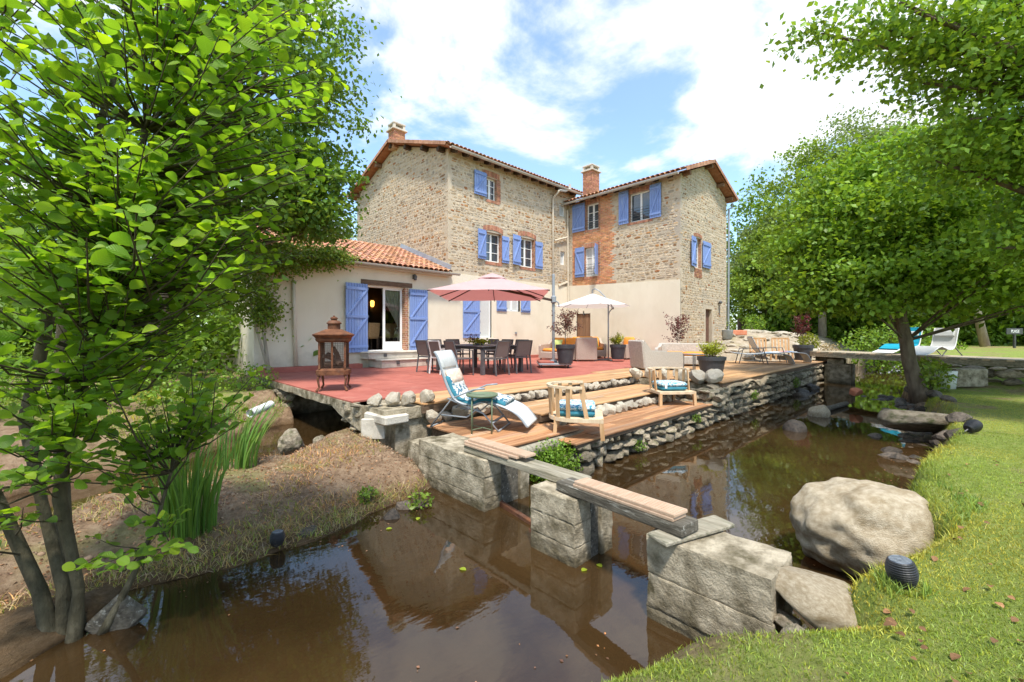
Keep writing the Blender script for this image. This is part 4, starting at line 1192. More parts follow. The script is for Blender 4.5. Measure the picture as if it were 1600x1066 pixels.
# ---- low extension
ext = thing('low_extension', 'low cream rendered extension with orange canal tile roof', 'house', (-6.2, 0, 0))
holesE = [(-3.19, -1.82, .50, 2.66)]
EXL = -6.4
mb = MB(); wall_panel(mb, EXL, 0, -.1, 3.25, holesE, lambda u, z, d: fL(u, z, d + .028), .30)
mb.quad((EXL, -.028, -.1), (EXL, 6, -.1), (EXL, 6, 3.25), (EXL, -.028, 3.25))
mb.quad((EXL, 6, -.1), (0, 6, -.1), (0, 6, 3.25), (EXL, 6, 3.25))
mb.add([(EXL, 0, 3.25), (EXL, 3.5, 4.6), (EXL, 6, 3.6), (EXL, 6, 3.25)], [(0, 1, 2, 3)])
mb.build('wall', M_cream, ext, fix=False)
mb = MB(); mb.bb(EXL, 0, -.02, .0, 3.0, 3.2)
bm_ = MB(); bm_.bb(-3.40, -1.55, -.05, -.029, 2.66, 2.82); bm_.build('lintel', M_lintel, ext)
mb = MB(); bricks(mb, -.026, .24, .5, 2.66, lambda u, z, e: (-1.82 - e, u, z), .2, .055, .006, seed=41); bricks(mb, -1.82, -1.69, .5, 2.66, lambda u, z, d: fL(u, z, d + .028), .13, .055, .012, seed=42)
mb.build('brick_reveal', M_brick, ext, col=True)['kind'] = 'stuff'
# sliding door: open leaf stacked behind the fixed one
def leaf(x0, x1, y, nm):
    b = MB(); t = .075; z0, z1 = .53, 2.62
    b.bb(x0, x0 + t, y, y + .05, z0, z1); b.bb(x1 - t, x1, y, y + .05, z0, z1); b.bb(x0 + t, x1 - t, y, y + .05, z1 - t, z1); b.bb(x0 + t, x1 - t, y, y + .05, z0, z0 + .27)
    w_ = b.build(nm, M_white, ext)
    g = MB(); g.bb(x0 + t, x1 - t, y + .02, y + .026, z0 + .27, z1 - t)
    return w_, g
gl_m = bpy.data.materials.new('clear_glass'); gl_m.use_nodes = True
def _gl():
    nt = gl_m.node_tree; N = nt.nodes; L = nt.links; N.remove(N['Principled BSDF'])
    f_ = N.new('ShaderNodeFresnel'); f_.inputs['IOR'].default_value = 1.5
    t = N.new('ShaderNodeBsdfTransparent'); t.inputs['Color'].default_value = (.9, .92, .9, 1); g = N.new('ShaderNodeBsdfGlossy'); g.inputs['Roughness'].default_value = .01
    m = N.new('ShaderNodeMixShader'); L.new(f_.outputs[0], m.inputs[0]); L.new(t.outputs[0], m.inputs[1]); L.new(g.outputs[0], m.inputs[2]); L.new(m.outputs[0], N['Material Output'].inputs['Surface'])
_gl()
w_, g = leaf(-2.55, -1.84, .14, 'sliding_door'); g.build('pane', gl_m, w_)
mb = MB(); mb.bb(-3.19, -1.82, .10, .24, 2.60, 2.655); mb.bb(-3.19, -3.13, .10, .24, .5, 2.6); mb.bb(-3.19, -1.82, .08, .26, .50, .525); mb.build('door_frame', M_white, ext)
shutter(ext, lambda u, z, d: fL(u, z, d + .028), -3.20, -3.95, .48, 2.66, swing=.10); shutter(ext, lambda u, z, d: fL(u, z, d + .028), -1.68, -.95, .50, 2.62, flip=-1)
for (x0, x1, y0, z0, z1) in ((-3.42, -1.02, -.62, .27, .495), (-3.15, -1.02, -.95, .0, .265)):
    b = MB(); b.bb(x0, x1, y0, -.03, z0, z1 - .05, .008); b.bb(x0 - .04, x1 + .02, y0 - .04, -.03, z1 - .048, z1, .015)
    s_ = b.build('step', M_conclight, ext)
    for x in (x0 + .55, x1 - .5):
        q = MB(); q.bb(x - .05, x + .05, y0 - .03, y0 - .001, z1 - .16, z1 - .06); q.build('step_light', M_alu, s_)
b = MB(); b.bb(EXL, -3.46, -.30, -.03, -.02, .13, .01); b.bb(-.98, 7.0, -.16, -.035, -.02, .12, .01); b.build('plinth', M_red, ext)
mb = MB(); mb.tube([(-5.42, -.10, 2.6), (-5.40, -.10, 1.4), (-5.36, -.12, .14)], .05, 8); mb.build('downpipe', M_pipe, ext, smooth=True)
# wall lantern
mb = MB(); mb.bb(-1.53, -1.47, -.06, -.029, 2.98, 3.14); mb.bar((-1.5, -.05, 3.12), (-1.5, -.17, 3.14), .02, .02); mb.lathe([(.03, 0), (.05, .01), (.065, .14), (.04, .17), (.012, .20)], 8, (-1.5, -.17, 2.93)); mb.build('wall_lantern', M_alu, ext)
# roof: tiles in front of the ridge are parts of their own
e = .28; E0 = Vector((EXL - .2, -e - .03, 3.30)); E1 = Vector((-.02, -e - .03, 3.30)); T0 = Vector((EXL - .2, 3.5, 4.70))
side = Vector((1, 0, 0)); upv = (T0 - E0); Ls = upv.length; upv.normalize(); nrm = side.cross(upv)
step, row = .205, .345; cnt = 0; rest = MB(); tl_lib = []
for k in range(6):
    b = MB(); tile_geo(b, (0, 0, 0), upv, side, nrm, .42, .10); m_ = b.mesh('tile', True, False); m_.materials.append(M_tile); tl_lib.append(m_)
for j in range(int(Ls / row) + 1):
    for k in range(int((E1.x - E0.x) / step)):
        p = E1 - side * (step * (k + .55) + rnd.uniform(-.006, .006)) + upv * (j * row) + nrm * .03
        if k < 25 and cnt < 300:
            piece('tile', rnd.choice(tl_lib), ext, p - ext.location, (0, 0, 0)); cnt += 1
        else: tile_geo(rest, p, upv, side, nrm, .42, .10)
rest.cur = (.6, .5, .45)
bq = -nrm * .02
rest.add([E0 + bq, E1 + bq, E1 + upv * Ls + bq, T0 + bq], [(0, 1, 2, 3)])
rest.add([T0 + bq, E1 + upv * Ls + bq, Vector((E1.x, 6.4, 3.5)), Vector((E0.x, 6.4, 3.5))], [(0, 1, 2, 3)])
rest.build('roof', M_tile, ext, col=True, fix=False)['kind'] = 'stuff'
mb = MB(); mb.bb(EXL - .1, .0, -e + .01, .0, 3.19, 3.25); mb.build('soffit', M_pipe, ext)
gutter_run(ext, (EXL - .2, -e - .10, 3.30), (.25, -e - .10, 3.30), M_gutter)
mb = MB(); pf = [E1 + Vector((-.02, 0, .08)) + upv * t for t in (0.1, Ls)]
mb.bar(pf[0], pf[1], .18, .03, nrm); mb.bar(pf[0] + Vector((.02, 0, .10)), pf[1] + Vector((.02, 0, .10)), .02, .2, nrm); mb.build('flashing', M_zinc, ext)
# dining room seen through the open door
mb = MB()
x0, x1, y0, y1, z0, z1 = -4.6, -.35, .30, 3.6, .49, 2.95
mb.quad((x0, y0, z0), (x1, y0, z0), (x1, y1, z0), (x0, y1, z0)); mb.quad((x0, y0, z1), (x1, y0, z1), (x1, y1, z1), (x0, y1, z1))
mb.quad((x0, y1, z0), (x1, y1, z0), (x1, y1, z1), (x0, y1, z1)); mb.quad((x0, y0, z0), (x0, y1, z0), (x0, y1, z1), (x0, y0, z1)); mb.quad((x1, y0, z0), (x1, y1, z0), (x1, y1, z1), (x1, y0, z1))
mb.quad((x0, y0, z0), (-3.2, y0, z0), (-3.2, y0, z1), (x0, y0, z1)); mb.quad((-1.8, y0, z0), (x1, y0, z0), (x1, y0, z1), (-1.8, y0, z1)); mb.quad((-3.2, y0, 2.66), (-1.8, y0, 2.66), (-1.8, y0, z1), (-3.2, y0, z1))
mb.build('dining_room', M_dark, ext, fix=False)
M_lampglow = bpy.data.materials.new('lamp_glow'); M_lampglow.use_nodes = True
bs_ = M_lampglow.node_tree.nodes['Principled BSDF']; bs_.inputs['Base Color'].default_value = (.9, .45, .1, 1); bs_.inputs['Emission Color'].default_value = (1, .42, .06, 1); bs_.inputs['Emission Strength'].default_value = 2.2
t = thing('wall_sconce', 'glowing amber sconce on the back wall inside the open door', 'lamp', (-1.35, 3.55, 2.32))
b = MB(); b.lathe([(.04, -.15), (.07, -.10), (.08, .06), (.04, .11)], 12, (0, -.12, 0)); part('lamp_shade', b, M_lampglow, t, True)
b = MB(); b.box((0, -.02, -.1), (.10, .04, .5)); part('bracket', b, M_alu, t)
def wicker(loc, rz, label):
    t = thing('wicker_dining_chair', label, 'chair', loc, rz)
    b = MB(); b.box((0, 0, .44), (.46, .44, .08), bev=.02); part('seat', b, M_wicker, t)
    b = MB(); b.bar((0, -.22, .44), (0, -.28, .95), .46, .05, (0, 1, 0), bev=.02); part('backrest', b, M_wicker, t)
    for sx in (-1, 1):
        for sy in (-1, 1):
            b = MB(); b.box((sx * .19, sy * .18, .2), (.045, .045, .4)); part('leg', b, M_lintel, t)
    return t
wicker((-2.62, 1.0, .495), .15, 'wicker dining chair just inside the open sliding door')
wicker((-1.75, 1.45, .495), .1, 'second wicker dining chair further inside the dim room')
t = thing('indoor_table', 'dark table behind the wicker chairs indoors', 'table', (-2.0, 2.1, .495)); b = MB(); b.box((0, 0, .74), (1.7, .9, .05), bev=.01); part('tabletop', b, M_lintel, t)
for sx in (-1, 1):
    for sy in (-1, 1): b = MB(); b.box((sx * .75, sy * .36, .36), (.08, .08, .71)); part('leg', b, M_lintel, t)
# tied-back curtain behind the fixed leaf
V = []; Fq = []; nu, nz_ = 26, 16
for j in range(nz_ + 1):
    s = j / nz_; z = 2.58 - 2.0 * s
    g_ = 1.0 - .80 * sst(0.05, .72, s) + .12 * sst(.72, 1, s)
    cx = -1.88 - .34 * (1 - float(sst(.0, .72, s)))
    for i in range(nu + 1):
        t_ = i / nu - .5
        V.append((cx + t_ * .66 * float(g_), .30 + .035 * math.sin(i * 1.9) * float(g_ + .3), z))
for j in range(nz_):
    for i in range(nu): a_ = j * (nu + 1) + i; Fq.append((a_, a_ + 1, a_ + nu + 2, a_ + nu + 1))
b = MB(); b.add(V, Fq); o = b.build('curtain', M_curtain, smooth=True); o.location.y -= .045; tag(o, 'sheer cream curtain tied back behind the sliding door glass', 'curtain')
# ------------------------------------------------------------------ terrace furniture
# dining table and chairs
t = thing('dining_table', 'long dark grey metal dining table under the pink parasol', 'table', (-1.55, -3.7, 0))
b = MB(); b.box((0, 0, .735), (1.55, 2.2, .03), bev=.006); part('tabletop', b, M_alu, t)
b = MB(); b.box((0, 0, .685), (1.40, 2.05, .06)); part('apron', b, M_alu, t)
for sx in (-1, 1):
    for sy in (-1, 1): b = MB(); b.box((sx * .70, sy * 1.02, .33), (.085, .085, .66)); part('leg', b, M_alu, t)
def chair(fm, sm):
    t = thing('dining_chair', 'x', 'chair', (0, 0, 0), 0, 'dining chairs round the table')
    b = MB(); b.box((0, .0, .435), (.47, .46, .022), bev=.008); part('seat', b, sm, t)
    b = MB(); V = []
    nb = 6
    for j in range(nb + 1):
        s = j / nb; V += [(-.225, -.235 - .10 * s, .47 + .40 * s), (.225, -.235 - .10 * s, .47 + .40 * s), (.225, -.247 - .10 * s, .47 + .40 * s), (-.225, -.247 - .10 * s, .47 + .40 * s)]
    b.add(V, [(4 * j + k, 4 * j + (k + 1) % 4, 4 * j + 4 + (k + 1) % 4, 4 * j + 4 + k) for j in range(nb) for k in range(4)] + [(0, 1, 2, 3), (4 * nb + 3, 4 * nb + 2, 4 * nb + 1, 4 * nb)])
    part('backrest', b, sm, t)
    for sx in (-1, 1):
        b = MB(); b.bar((sx * .25, .22, .64), (sx * .25, .24, 0), .034, .026, (0, 1, 0)); part('leg', b, fm, t)
        b = MB(); b.bar((sx * .25, -.24, .47), (sx * .255, -.30, 0), .034, .026, (0, 1, 0)); b.bar((sx * .25, -.24, .46), (sx * .245, -.345, .885), .034, .026, (0, 1, 0)); part('leg', b, fm, t)
        b = MB(); b.bar((sx * .25, .25, .645), (sx * .25, -.29, .66), .042, .022); part('armrest', b, fm, t)
    b = MB(); b.bar((-.245, -.345, .88), (.245, -.345, .88), .028, .03); b.bar((-.25, .22, .43), (.25, .22, .43), .03, .03); b.bar((-.25, -.24, .43), (.25, -.24, .43), .03, .03)
    b.bar((-.25, -.24, .43), (-.25, .22, .43), .03, .03); b.bar((.25, -.24, .43), (.25, .22, .43), .03, .03); part('frame', b, fm, t)
    return t
ch0 = chair(M_alu, M_sling); chw = chair(M_whitemetal, M_sling)
W_ = -math.pi / 2
for i, (x, y, rz, lab) in enumerate([
    (-2.72, -3.02, W_ + .05, 'grey dining chair nearest the concrete door steps'),
    (-2.66, -4.30, W_ - .12, 'grey dining chair just behind the tall lounger backrest'),
    (-1.98, -4.86, .12, 'grey dining chair with its back to the stream, near corner of the table'),
    (-1.10, -4.82, -.10, 'grey dining chair with its back to the stream, close to the parasol mast'),
    (-.55, -4.15, -W_ + .05, 'grey dining chair on the far long side next to the parasol mast'),
    (-.52, -3.45, -W_, 'grey dining chair in the middle of the far long side'),
    (-.52, -2.78, -W_ - .05, 'grey dining chair at the far end of the far long side'),
    (-1.25, -2.35, math.pi, 'grey dining chair at the house end beside the blue door'),
    (-1.95, -2.35, math.pi, 'grey dining chair at the house end by the steps')]):
    c = ch0 if i == 0 else copy_tree(ch0); c.location = (x, y, 0); c.rotation_euler = (0, 0, rz); c['label'] = lab
chw.location = (-2.72, -3.66, 0); chw.rotation_euler = (0, 0, W_); chw['label'] = 'white framed dining chair on the near long side'

# leaf helper
LEAF4 = (np.array([(0, 0, 0), (.5, .36, .07), (1, 0, -.05), (.5, -.36, .07)]), np.array([(0, 1, 2), (0, 2, 3)]))
LEAF8 = (np.array([(0, 0, 0), (.22, .27, .05), (.55, .40, .08), (.86, .24, .03), (1.0, 0, -.06), (.86, -.24, .03), (.55, -.40, .08), (.22, -.27, .05), (.3, 0, 0), (.66, 0, .0)]),
         np.array([(0, 8, 1), (1, 8, 2), (8, 9, 2), (2, 9, 3), (9, 4, 3), (0, 7, 8), (7, 6, 8), (8, 6, 9), (6, 5, 9), (9, 5, 4)]))
def unit(v): return v / np.maximum(np.linalg.norm(v, axis=-1, keepdims=True), 1e-9)
def leaves_np(P, A, Nn, S, tmpl, C):
    T, Fc = tmpl; A = unit(A); B = unit(np.cross(Nn, A)); Nn = np.cross(A, B)
    V = P[:, None, :] + S[:, None, None] * (T[None, :, 0, None] * A[:, None, :] + T[None, :, 1, None] * B[:, None, :] + T[None, :, 2, None] * Nn[:, None, :])
    k = len(T); n = len(P)
    F_ = (Fc[None] + (np.arange(n) * k)[:, None, None]).reshape(-1, 3)
    return V.reshape(-1, 3), F_, np.repeat(C, k, 0)
def leaf_obj(name, P, A, Nn, S, material, parent, C, tmpl=LEAF4, kind=None, luv=False):
    V, F_, c = leaves_np(np.asarray(P), np.asarray(A), np.asarray(Nn), np.asarray(S), tmpl, np.asarray(C))
    if parent is not None: V = V - np.array(parent_world(parent).translation)
    m = np_mesh(name, V, F_, c); m.materials.append(material)
    if luv:
        at = m.attributes.new('LUV', 'FLOAT_VECTOR', 'POINT'); at.data.foreach_set('vector', np.tile(tmpl[0], (len(P), 1)).astype(np.float32).ravel())
    m.polygons.foreach_set('use_smooth', [True] * len(m.polygons))
    o = bpy.data.objects.new(name, m); COL.objects.link(o); o.parent = parent
    if kind: o['kind'] = kind
    return o
def tints(n, rng, lo=.7, hi=1.35, yel=.25):
    b = rng.uniform(lo, hi, n); y = rng.uniform(-yel, yel, n)
    return np.stack([b * (1 + np.maximum(y, 0) * 1.2), b * (1 + .25 * y), b * (1 - .6 * y)], 1)
def blob(rng, n, c, r, shell=.35):
    d = unit(rng.normal(size=(n, 3))); q = rng.uniform(shell, 1, n) ** .5
    return np.array(c) + d * q[:, None] * np.array(r)

def pot(loc, label, top_r, h_, plant, group=None):
    t = thing('potted_plant', label, 'plant', loc, 0, group)
    b = MB(); r = top_r
    b.lathe([(r * .70, 0), (r * .74, .01), (r * .93, h_ * .80), (r * 1.0, h_ * .805), (r * 1.02, h_ * .99), (r * 1.0, h_), (r * .92, h_), (r * .90, h_ * .9), (0.01, h_ * .9)], 28)
    p = part('pot', b, M_pot, t, False)
    b = MB(); b.lathe([(r * .9, h_ * .91), (.01, h_ * .93)], 16); part('soil', b, M_soil, t)
    return t
def shrub_pot(loc, label, r, h_, rx, hz, lm, n=900, size=.05, seed=1, off=.0):
    t = pot(loc, label, r, h_, None); rng = np.random.default_rng(seed)
    L = np.array(loc)
    stems = MB(); P = []; A = []
    for k in range(26):
        a_ = rng.uniform(0, 6.28); q = rng.uniform(.1, 1) ** .6; tip = np.array([math.cos(a_) * rx * q, math.sin(a_) * rx * q, h_ + hz * rng.uniform(.55, 1.0) * (1 - .35 * q * q)])
        base = np.array([math.cos(a_) * .05, math.sin(a_) * .05, h_ * .9])
        stems.tube([base, (base + tip) / 2 + np.array([0, 0, .05]), tip], [.006, .005, .003], 5)
        m_ = n // 26
        s = rng.uniform(.35, 1.02, m_)
        P.append(base + (tip - base) * s[:, None] + rng.normal(size=(m_, 3)) * .035); A.append(unit(rng.normal(size=(m_, 3)) + np.array([0, 0, .5])))
    part('stems', stems, M_bark, t)
    P = np.concatenate(P); A = np.concatenate(A)
    leaf_obj('foliage', P + L, A, unit(rng.normal(size=P.shape) + [0, 0, 1]), rng.uniform(.6, 1.2, len(P)) * size, lm, t, tints(len(P), rng), kind='stuff')
    return t
def maple_pot(loc, label, r, h_, top, rx, lm, n=700, size=.06, seed=1, clear=.35):
    t = pot(loc, label, r, h_, None); rng = np.random.default_rng(seed); L = np.array(loc); P = []; stems = MB()
    stems.tube([(0, 0, h_ * .9), (.01, .02, h_ + (top - h_) * .5), (0, 0, top * .95)], [.014, .010, .004], 6)
    nb = 24
    for k in range(nb):
        z0 = h_ + (top - h_) * rng.uniform(clear * .7, .85); a_ = rng.uniform(0, 6.28); q = rng.uniform(.4, 1)
        tip = np.array([math.cos(a_) * rx * q, math.sin(a_) * rx * q, min(top, z0 + rng.uniform(.1, .4))])
        base = np.array([0, 0, z0]); stems.tube([base, (base + tip) / 2 + [0, 0, .04], tip], [.006, .004, .002], 4)
        m_ = n // nb; s = rng.uniform(.25, 1.05, m_); P.append(base + (tip - base) * s[:, None] + rng.normal(size=(m_, 3)) * .045)
    part('stems', stems, M_bark, t)
    P = np.concatenate(P)
    leaf_obj('foliage', P + L, unit(rng.normal(size=P.shape)), unit(rng.normal(size=P.shape) + [0, 0, 1.2]), rng.uniform(.6, 1.2, len(P)) * size, lm, t, tints(len(P), rng, .6, 1.4, .15), kind='stuff')
    return t
# planted bowl on the table
t = thing('table_planter', 'low planter of succulents and grasses on the dining table', 'plant', (-1.75, -3.95, .75))
b = MB(); b.box((0, 0, .03), (.50, .20, .06), bev=.02, rz=.9); part('bowl', b, M_pot, t)
rng = np.random.default_rng(4); P = rng.normal(size=(260, 3)) * [.14, .14, .03] + [0, 0, .09]
leaf_obj('foliage', P + np.array(t.location), rng.normal(size=P.shape) + [0, 0, .6], rng.normal(size=P.shape) + [0, 0, 1], rng.uniform(.04, .09, 260), LF_lime, t, tints(260, rng, .5, 1.1), kind='stuff')
P = np.array([-.12, .1, 0]) + rng.normal(size=(90, 3)) * [.08, .08, .05] + [0, 0, .2]
leaf_obj('dark_foliage', P + np.array(t.location), rng.normal(size=P.shape) + [0, 0, .3], rng.normal(size=P.shape), rng.uniform(.03, .06, 90), LF_bronze, t, tints(90, rng, .5, 1.), kind='stuff')

# pink cantilever parasol (long axis across the view)
def W(X, Y, z): return view(X, Y, z)
pr = thing('cantilever_parasol', 'pink square cantilever parasol with grey mast over the dining table', 'parasol', W(1.33, 13.7, 0), -HEAD)
def pl(X, Y, z): return Vector((X - 1.33, Y - 13.7, z))       # parasol-local, x across, y away
hx0, hx1, hy0, hy1, zr, za = -2.06, .92, 10.4, 13.9, 2.15, 2.72
cx, cy_ = (hx0 + hx1) / 2, (hy0 + hy1) / 2
n = 8; V = []; Fq = []
ring = []
for s in range(4):
    c0 = [(hx0, hy0), (hx1, hy0), (hx1, hy1), (hx0, hy1)][s]; c1 = [(hx0, hy0), (hx1, hy0), (hx1, hy1), (hx0, hy1)][(s + 1) % 4]
    for k in range(n):
        t_ = k / n; sag = .045 * math.sin(math.pi * ((t_ * 2) % 1.0 if True else t_))
        ring.append((c0[0] + (c1[0] - c0[0]) * t_, c0[1] + (c1[1] - c0[1]) * t_, sag))
for j in range(6):
    q = 1 - j / 6 * .97
    for (x, y, sg) in ring:
        V.append(pl(cx + (x - cx) * q, cy_ + (y - cy_) * q, zr + (za - zr) * (1 - q) - sg * q * (.3) - .05 * q * (1 - q)))
m_ = len(ring)
for j in range(5):
    for k in range(m_): Fq.append((j * m_ + k, j * m_ + (k + 1) % m_, (j + 1) * m_ + (k + 1) % m_, (j + 1) * m_ + k))
Fq.append(tuple(5 * m_ + k for k in range(m_)))
b = MB(); b.add(V, Fq); cn = part('canopy', b, M_pinkfab, pr)
b = MB(); b.lathe([(.42, za - .10), (.30, za - .02), (.03, za + .07)], 12, pl(cx, cy_, 0)); part('vent_cap', b, M_pinkfab, cn)
hub = pl(cx, cy_, za - .34)
for k in range(8):
    tgt = [(hx0, hy0), (cx, hy0), (hx1, hy0), (hx1, cy_), (hx1, hy1), (cx, hy1), (hx0, hy1), (hx0, cy_)][k]
    b = MB(); p1 = pl(*tgt, zr - .01); top_ = pl(cx, cy_, za - .06)
    b.bar(top_ + (p1 - top_) * .03 - Vector((0, 0, .02)), p1 - Vector((0, 0, .012)), .02, .025); rb = part('rib', b, M_mesh, pr)
    b = MB(); b.bar(hub, top_ + (p1 - top_) * .38 - Vector((0, 0, .05)), .016, .018); part('strut', b, M_mesh, pr)
b = MB(); b.lathe([(.04, -.06), (.07, -.04), (.07, .03), (.03, .05)], 12, hub); b.tube([hub, pl(cx, cy_, za)], .022, 8); part('hub', b, M_mesh, pr)
b = MB(); b.box((0, 0, 1.55), (.085, .11, 2.86), bev=.012); part('mast', b, M_greymetal, pr)
b = MB(); b.box((0, -.02, 2.16), (.16, .22, .24), bev=.03); b.tube([(.06, -.1, 2.12), (.15, -.12, 2.05), (.17, -.12, 1.92)], .02, 6); part('slider', b, M_greymetal, pr)
b = MB(); b.bar((0, -.05, 2.13), hub + Vector((0, 0, .0)), .05, .07); part('arm', b, M_mesh, pr)
b = MB(); b.tube([(0, 0, 2.96), (-.35, -.2, 2.88), (-1.2, -.6, 2.72)], .006, 5); part('cable', b, M_greymetal, pr)
b = MB(); b.box((0, 0, .12), (1.02, 1.02, .06), bev=.01); b.box((0, 0, .18), (.22, .22, .10), bev=.02); part('base_frame', b, M_greymetal, pr)
for sx in (-1, 1):
    for sy in (-1, 1):
        b = MB(); b.tube([(sx * .42 - .02, sy * .42, .045), (sx * .42 + .02, sy * .42, .045)], .045, 10); part('castor', b, M_black, pr)
b = MB(); b.box((-.26, -.26, .175), (.48, .48, .05), bev=.01); part('ballast_slab', b, M_red, pr)
b = MB(); b.box((-.26, .26, .175), (.48, .48, .05), bev=.01); part('ballast_slab', b, M_red, pr)
maple_pot(W(1.66, 13.25, .15), 'bronze leaved maple in tall pot standing on the pink parasol base', .30, .58, 1.62, .52, LF_bronze, 900, .065, 5)

# white parasol
wp = thing('banana_parasol', 'white round hanging parasol with curved grey arm over the lounge set', 'parasol', W(3.78, 16.75, 0), -HEAD)
def wl(X, Y, z): return Vector((X - 3.78, Y - 16.75, z))
c0 = (3.20, 16.9); R0 = 1.48; zr, za = 2.17, 2.66
V = []; Fq = []; NS = 8; per = 6
for j in range(7):
    q = 1 - j / 6 * .98
    for k in range(NS * per):
        t_ = 2 * math.pi * k / (NS * per); fr_ = (k % per) / per
        rr_ = R0 * q * (1 - .05 * math.sin(math.pi * fr_))
        V.append(wl(c0[0] + rr_ * math.cos(t_), c0[1] + rr_ * math.sin(t_), zr + (za - zr) * (1 - q) - .06 * q * (1 - q) - .03 * q * math.sin(math.pi * fr_)))
m_ = NS * per
for j in range(6):
    for k in range(m_): Fq.append((j * m_ + k, j * m_ + (k + 1) % m_, (j + 1) * m_ + (k + 1) % m_, (j + 1) * m_ + k))
Fq.append(tuple(6 * m_ + k for k in range(m_)))
b = MB(); b.add(V, Fq); part('canopy', b, M_whitefab, wp, True)
for k in range(8):
    t_ = 2 * math.pi * k / 8; b = MB(); b.tube([wl(c0[0], c0[1], za - .05), wl(c0[0] + R0 * math.cos(t_), c0[1] + R0 * math.sin(t_), zr - .01)], .010, 5); part('rib', b, M_greymetal, wp)
arm = [(.0, 0, 1.75), (.03, 0, 1.9), (.17, -.02, 2.08), (.10, -.02, 2.22), (-.10, 0, 2.48), (-.33, .05, 2.74), (-.50, .10, 2.84), (-.60, .15, 2.80), (-.60, .15, 2.66)]
b = MB(); b.tube(arm, .024, 8); part('arm', b, M_greymetal, wp, True)
b = MB(); b.tube([(0, 0, .08), (0, 0, 2.2)], .028, 10); b.lathe([(.05, 0), (.05, .10)], 10, (.17, -.02, 2.02)); part('mast', b, M_greymetal, wp, True)
b = MB(); b.bar((-.5, 0, .05), (.5, 0, .05), .06, .05); b.bar((0, -.5, .052), (0, .5, .052), .06, .05); part('cross_base', b, M_alu, wp)
b = MB(); b.box((.28, -.28, .055), (.46, .46, .05)); part('ballast_slab', b, M_red, wp)
shrub_pot(W(4.12, 16.6, .085), 'lime green shrub in dark pot at the foot of the white parasol', .31, .56, .33, .48, LF_lime, 1000, .05, 8)

# lounge set, orange cushions
def sofa(label, loc, rz, w, d, back_h, arm_h, seat_h, body, cushions=True, nseat=1, backs=True, name='rattan_armchair'):
    t = thing(name, label, 'armchair' if nseat == 1 else 'sofa', loc, rz)
    b = MB(); b.box((0, 0, seat_h * .5 + .03), (w, d, seat_h - .06), bev=.03); part('base', b, body, t)
    b = MB(); b.bar((0, -d / 2 + .06, .05), (0, -d / 2 - .03, back_h), w, .11, (0, 1, 0), bev=.03); part('backrest', b, body, t)
    for s in (-1, 1):
        b = MB(); V = [(-d / 2 + .02, .06), (d / 2, .06), (d / 2 + .01, arm_h - .06), (d / 2 - .04, arm_h), (-d / 2 + .25, arm_h + .02), (-d / 2, back_h - .01)]
        b.prism(V, lambda u, v, e, s=s: (s * (w / 2 - .05) + e, u, v), -.055, .055); part('armrest', b, body, t)
    for sx in (-1, 1):
        for sy in (-1, 1): b = MB(); b.box((sx * (w / 2 - .06), sy * (d / 2 - .06), .03), (.05, .05, .06)); part('foot', b, M_alu, t)
    if cushions:
        cw = (w - .24) / nseat
        for k in range(nseat):
            x = -w / 2 + .12 + cw * (k + .5)
            b = MB(); b.box((x, .03, seat_h + .06), (cw - .01, d - .14, .14), bev=.05); part('seat_cushion', b, M_orange, t, True)
            if not backs: continue
            b = MB(); b.bar((x, -d / 2 + .17, seat_h + .10), (x, -d / 2 + .08, back_h + .04), cw - .01, .15, (0, 1, 0), bev=.06); part('back_cushion', b, M_orange, t, True)
    return t
def pillow(label, loc, rz, material, s=.40):
    b = MB(); V = []; n = 7
    o = thing('scatter_cushion', label, 'cushion', loc, rz)
    P = {}
    vs2 = []
    for side_ in (1, -1):
        for i in range(n + 1):
            for j in range(n + 1):
                u, v = i / n * 2 - 1, j / n * 2 - 1
                th = .09 * (1 - abs(u) ** 2.5) * (1 - abs(v) ** 2.5)
                k_ = 1 - .06 * (1 - abs(u * v))
                vs2.append((u * s / 2 * k_, side_ * th, v * s / 2 * k_ + s / 2))
    m_ = (n + 1) ** 2; F_ = []
    for e in (0, 1):
        for i in range(n):
            for j in range(n): a_ = e * m_ + i * (n + 1) + j; F_.append((a_, a_ + 1, a_ + n + 2, a_ + n + 1))
    b.add(vs2, F_); part('cover', b, material, o, True); o.rotation_euler = (-.35, 0, rz)
    return o
def vz(h_): return -HEAD + h_                                        # heading of a piece relative to the line of sight
sofa('rattan sofa with orange cushions behind the tall maple pot', W(1.95, 17.2, 0), vz(math.pi - .75), 1.55, .85, .86, .62, .34, M_rattan, True, 2, name='rattan_sofa')
sofa('rattan armchair showing its back to the stream between two pots', W(2.85, 16.75, 0), vz(.04), .80, .80, .92, .64, .34, M_rattan)
sofa('rattan sofa with orange cushions below the plank door', W(3.35, 19.0, 0), vz(math.pi + .1), 1.5, .8, .88, .62, .34, M_rattan, True, 2, name='rattan_sofa')
sofa('rattan armchair with orange cushions by the lime shrub under the white parasol', W(4.75, 18.0, 0), vz(2.2), .80, .80, .88, .62, .34, M_rattan)
pillow('green cushion on the sofa below the plank door', W(3.62, 18.75, .45), vz(.15), M_greenfab)
pillow('green cushion on the sofa end behind the tall maple pot', W(1.78, 17.0, .45), vz(-.6), M_greenfab)
pillow('green cushion on the same sofa seen just right of the parasol mast', W(2.25, 17.5, .45), vz(-.8), M_greenfab)
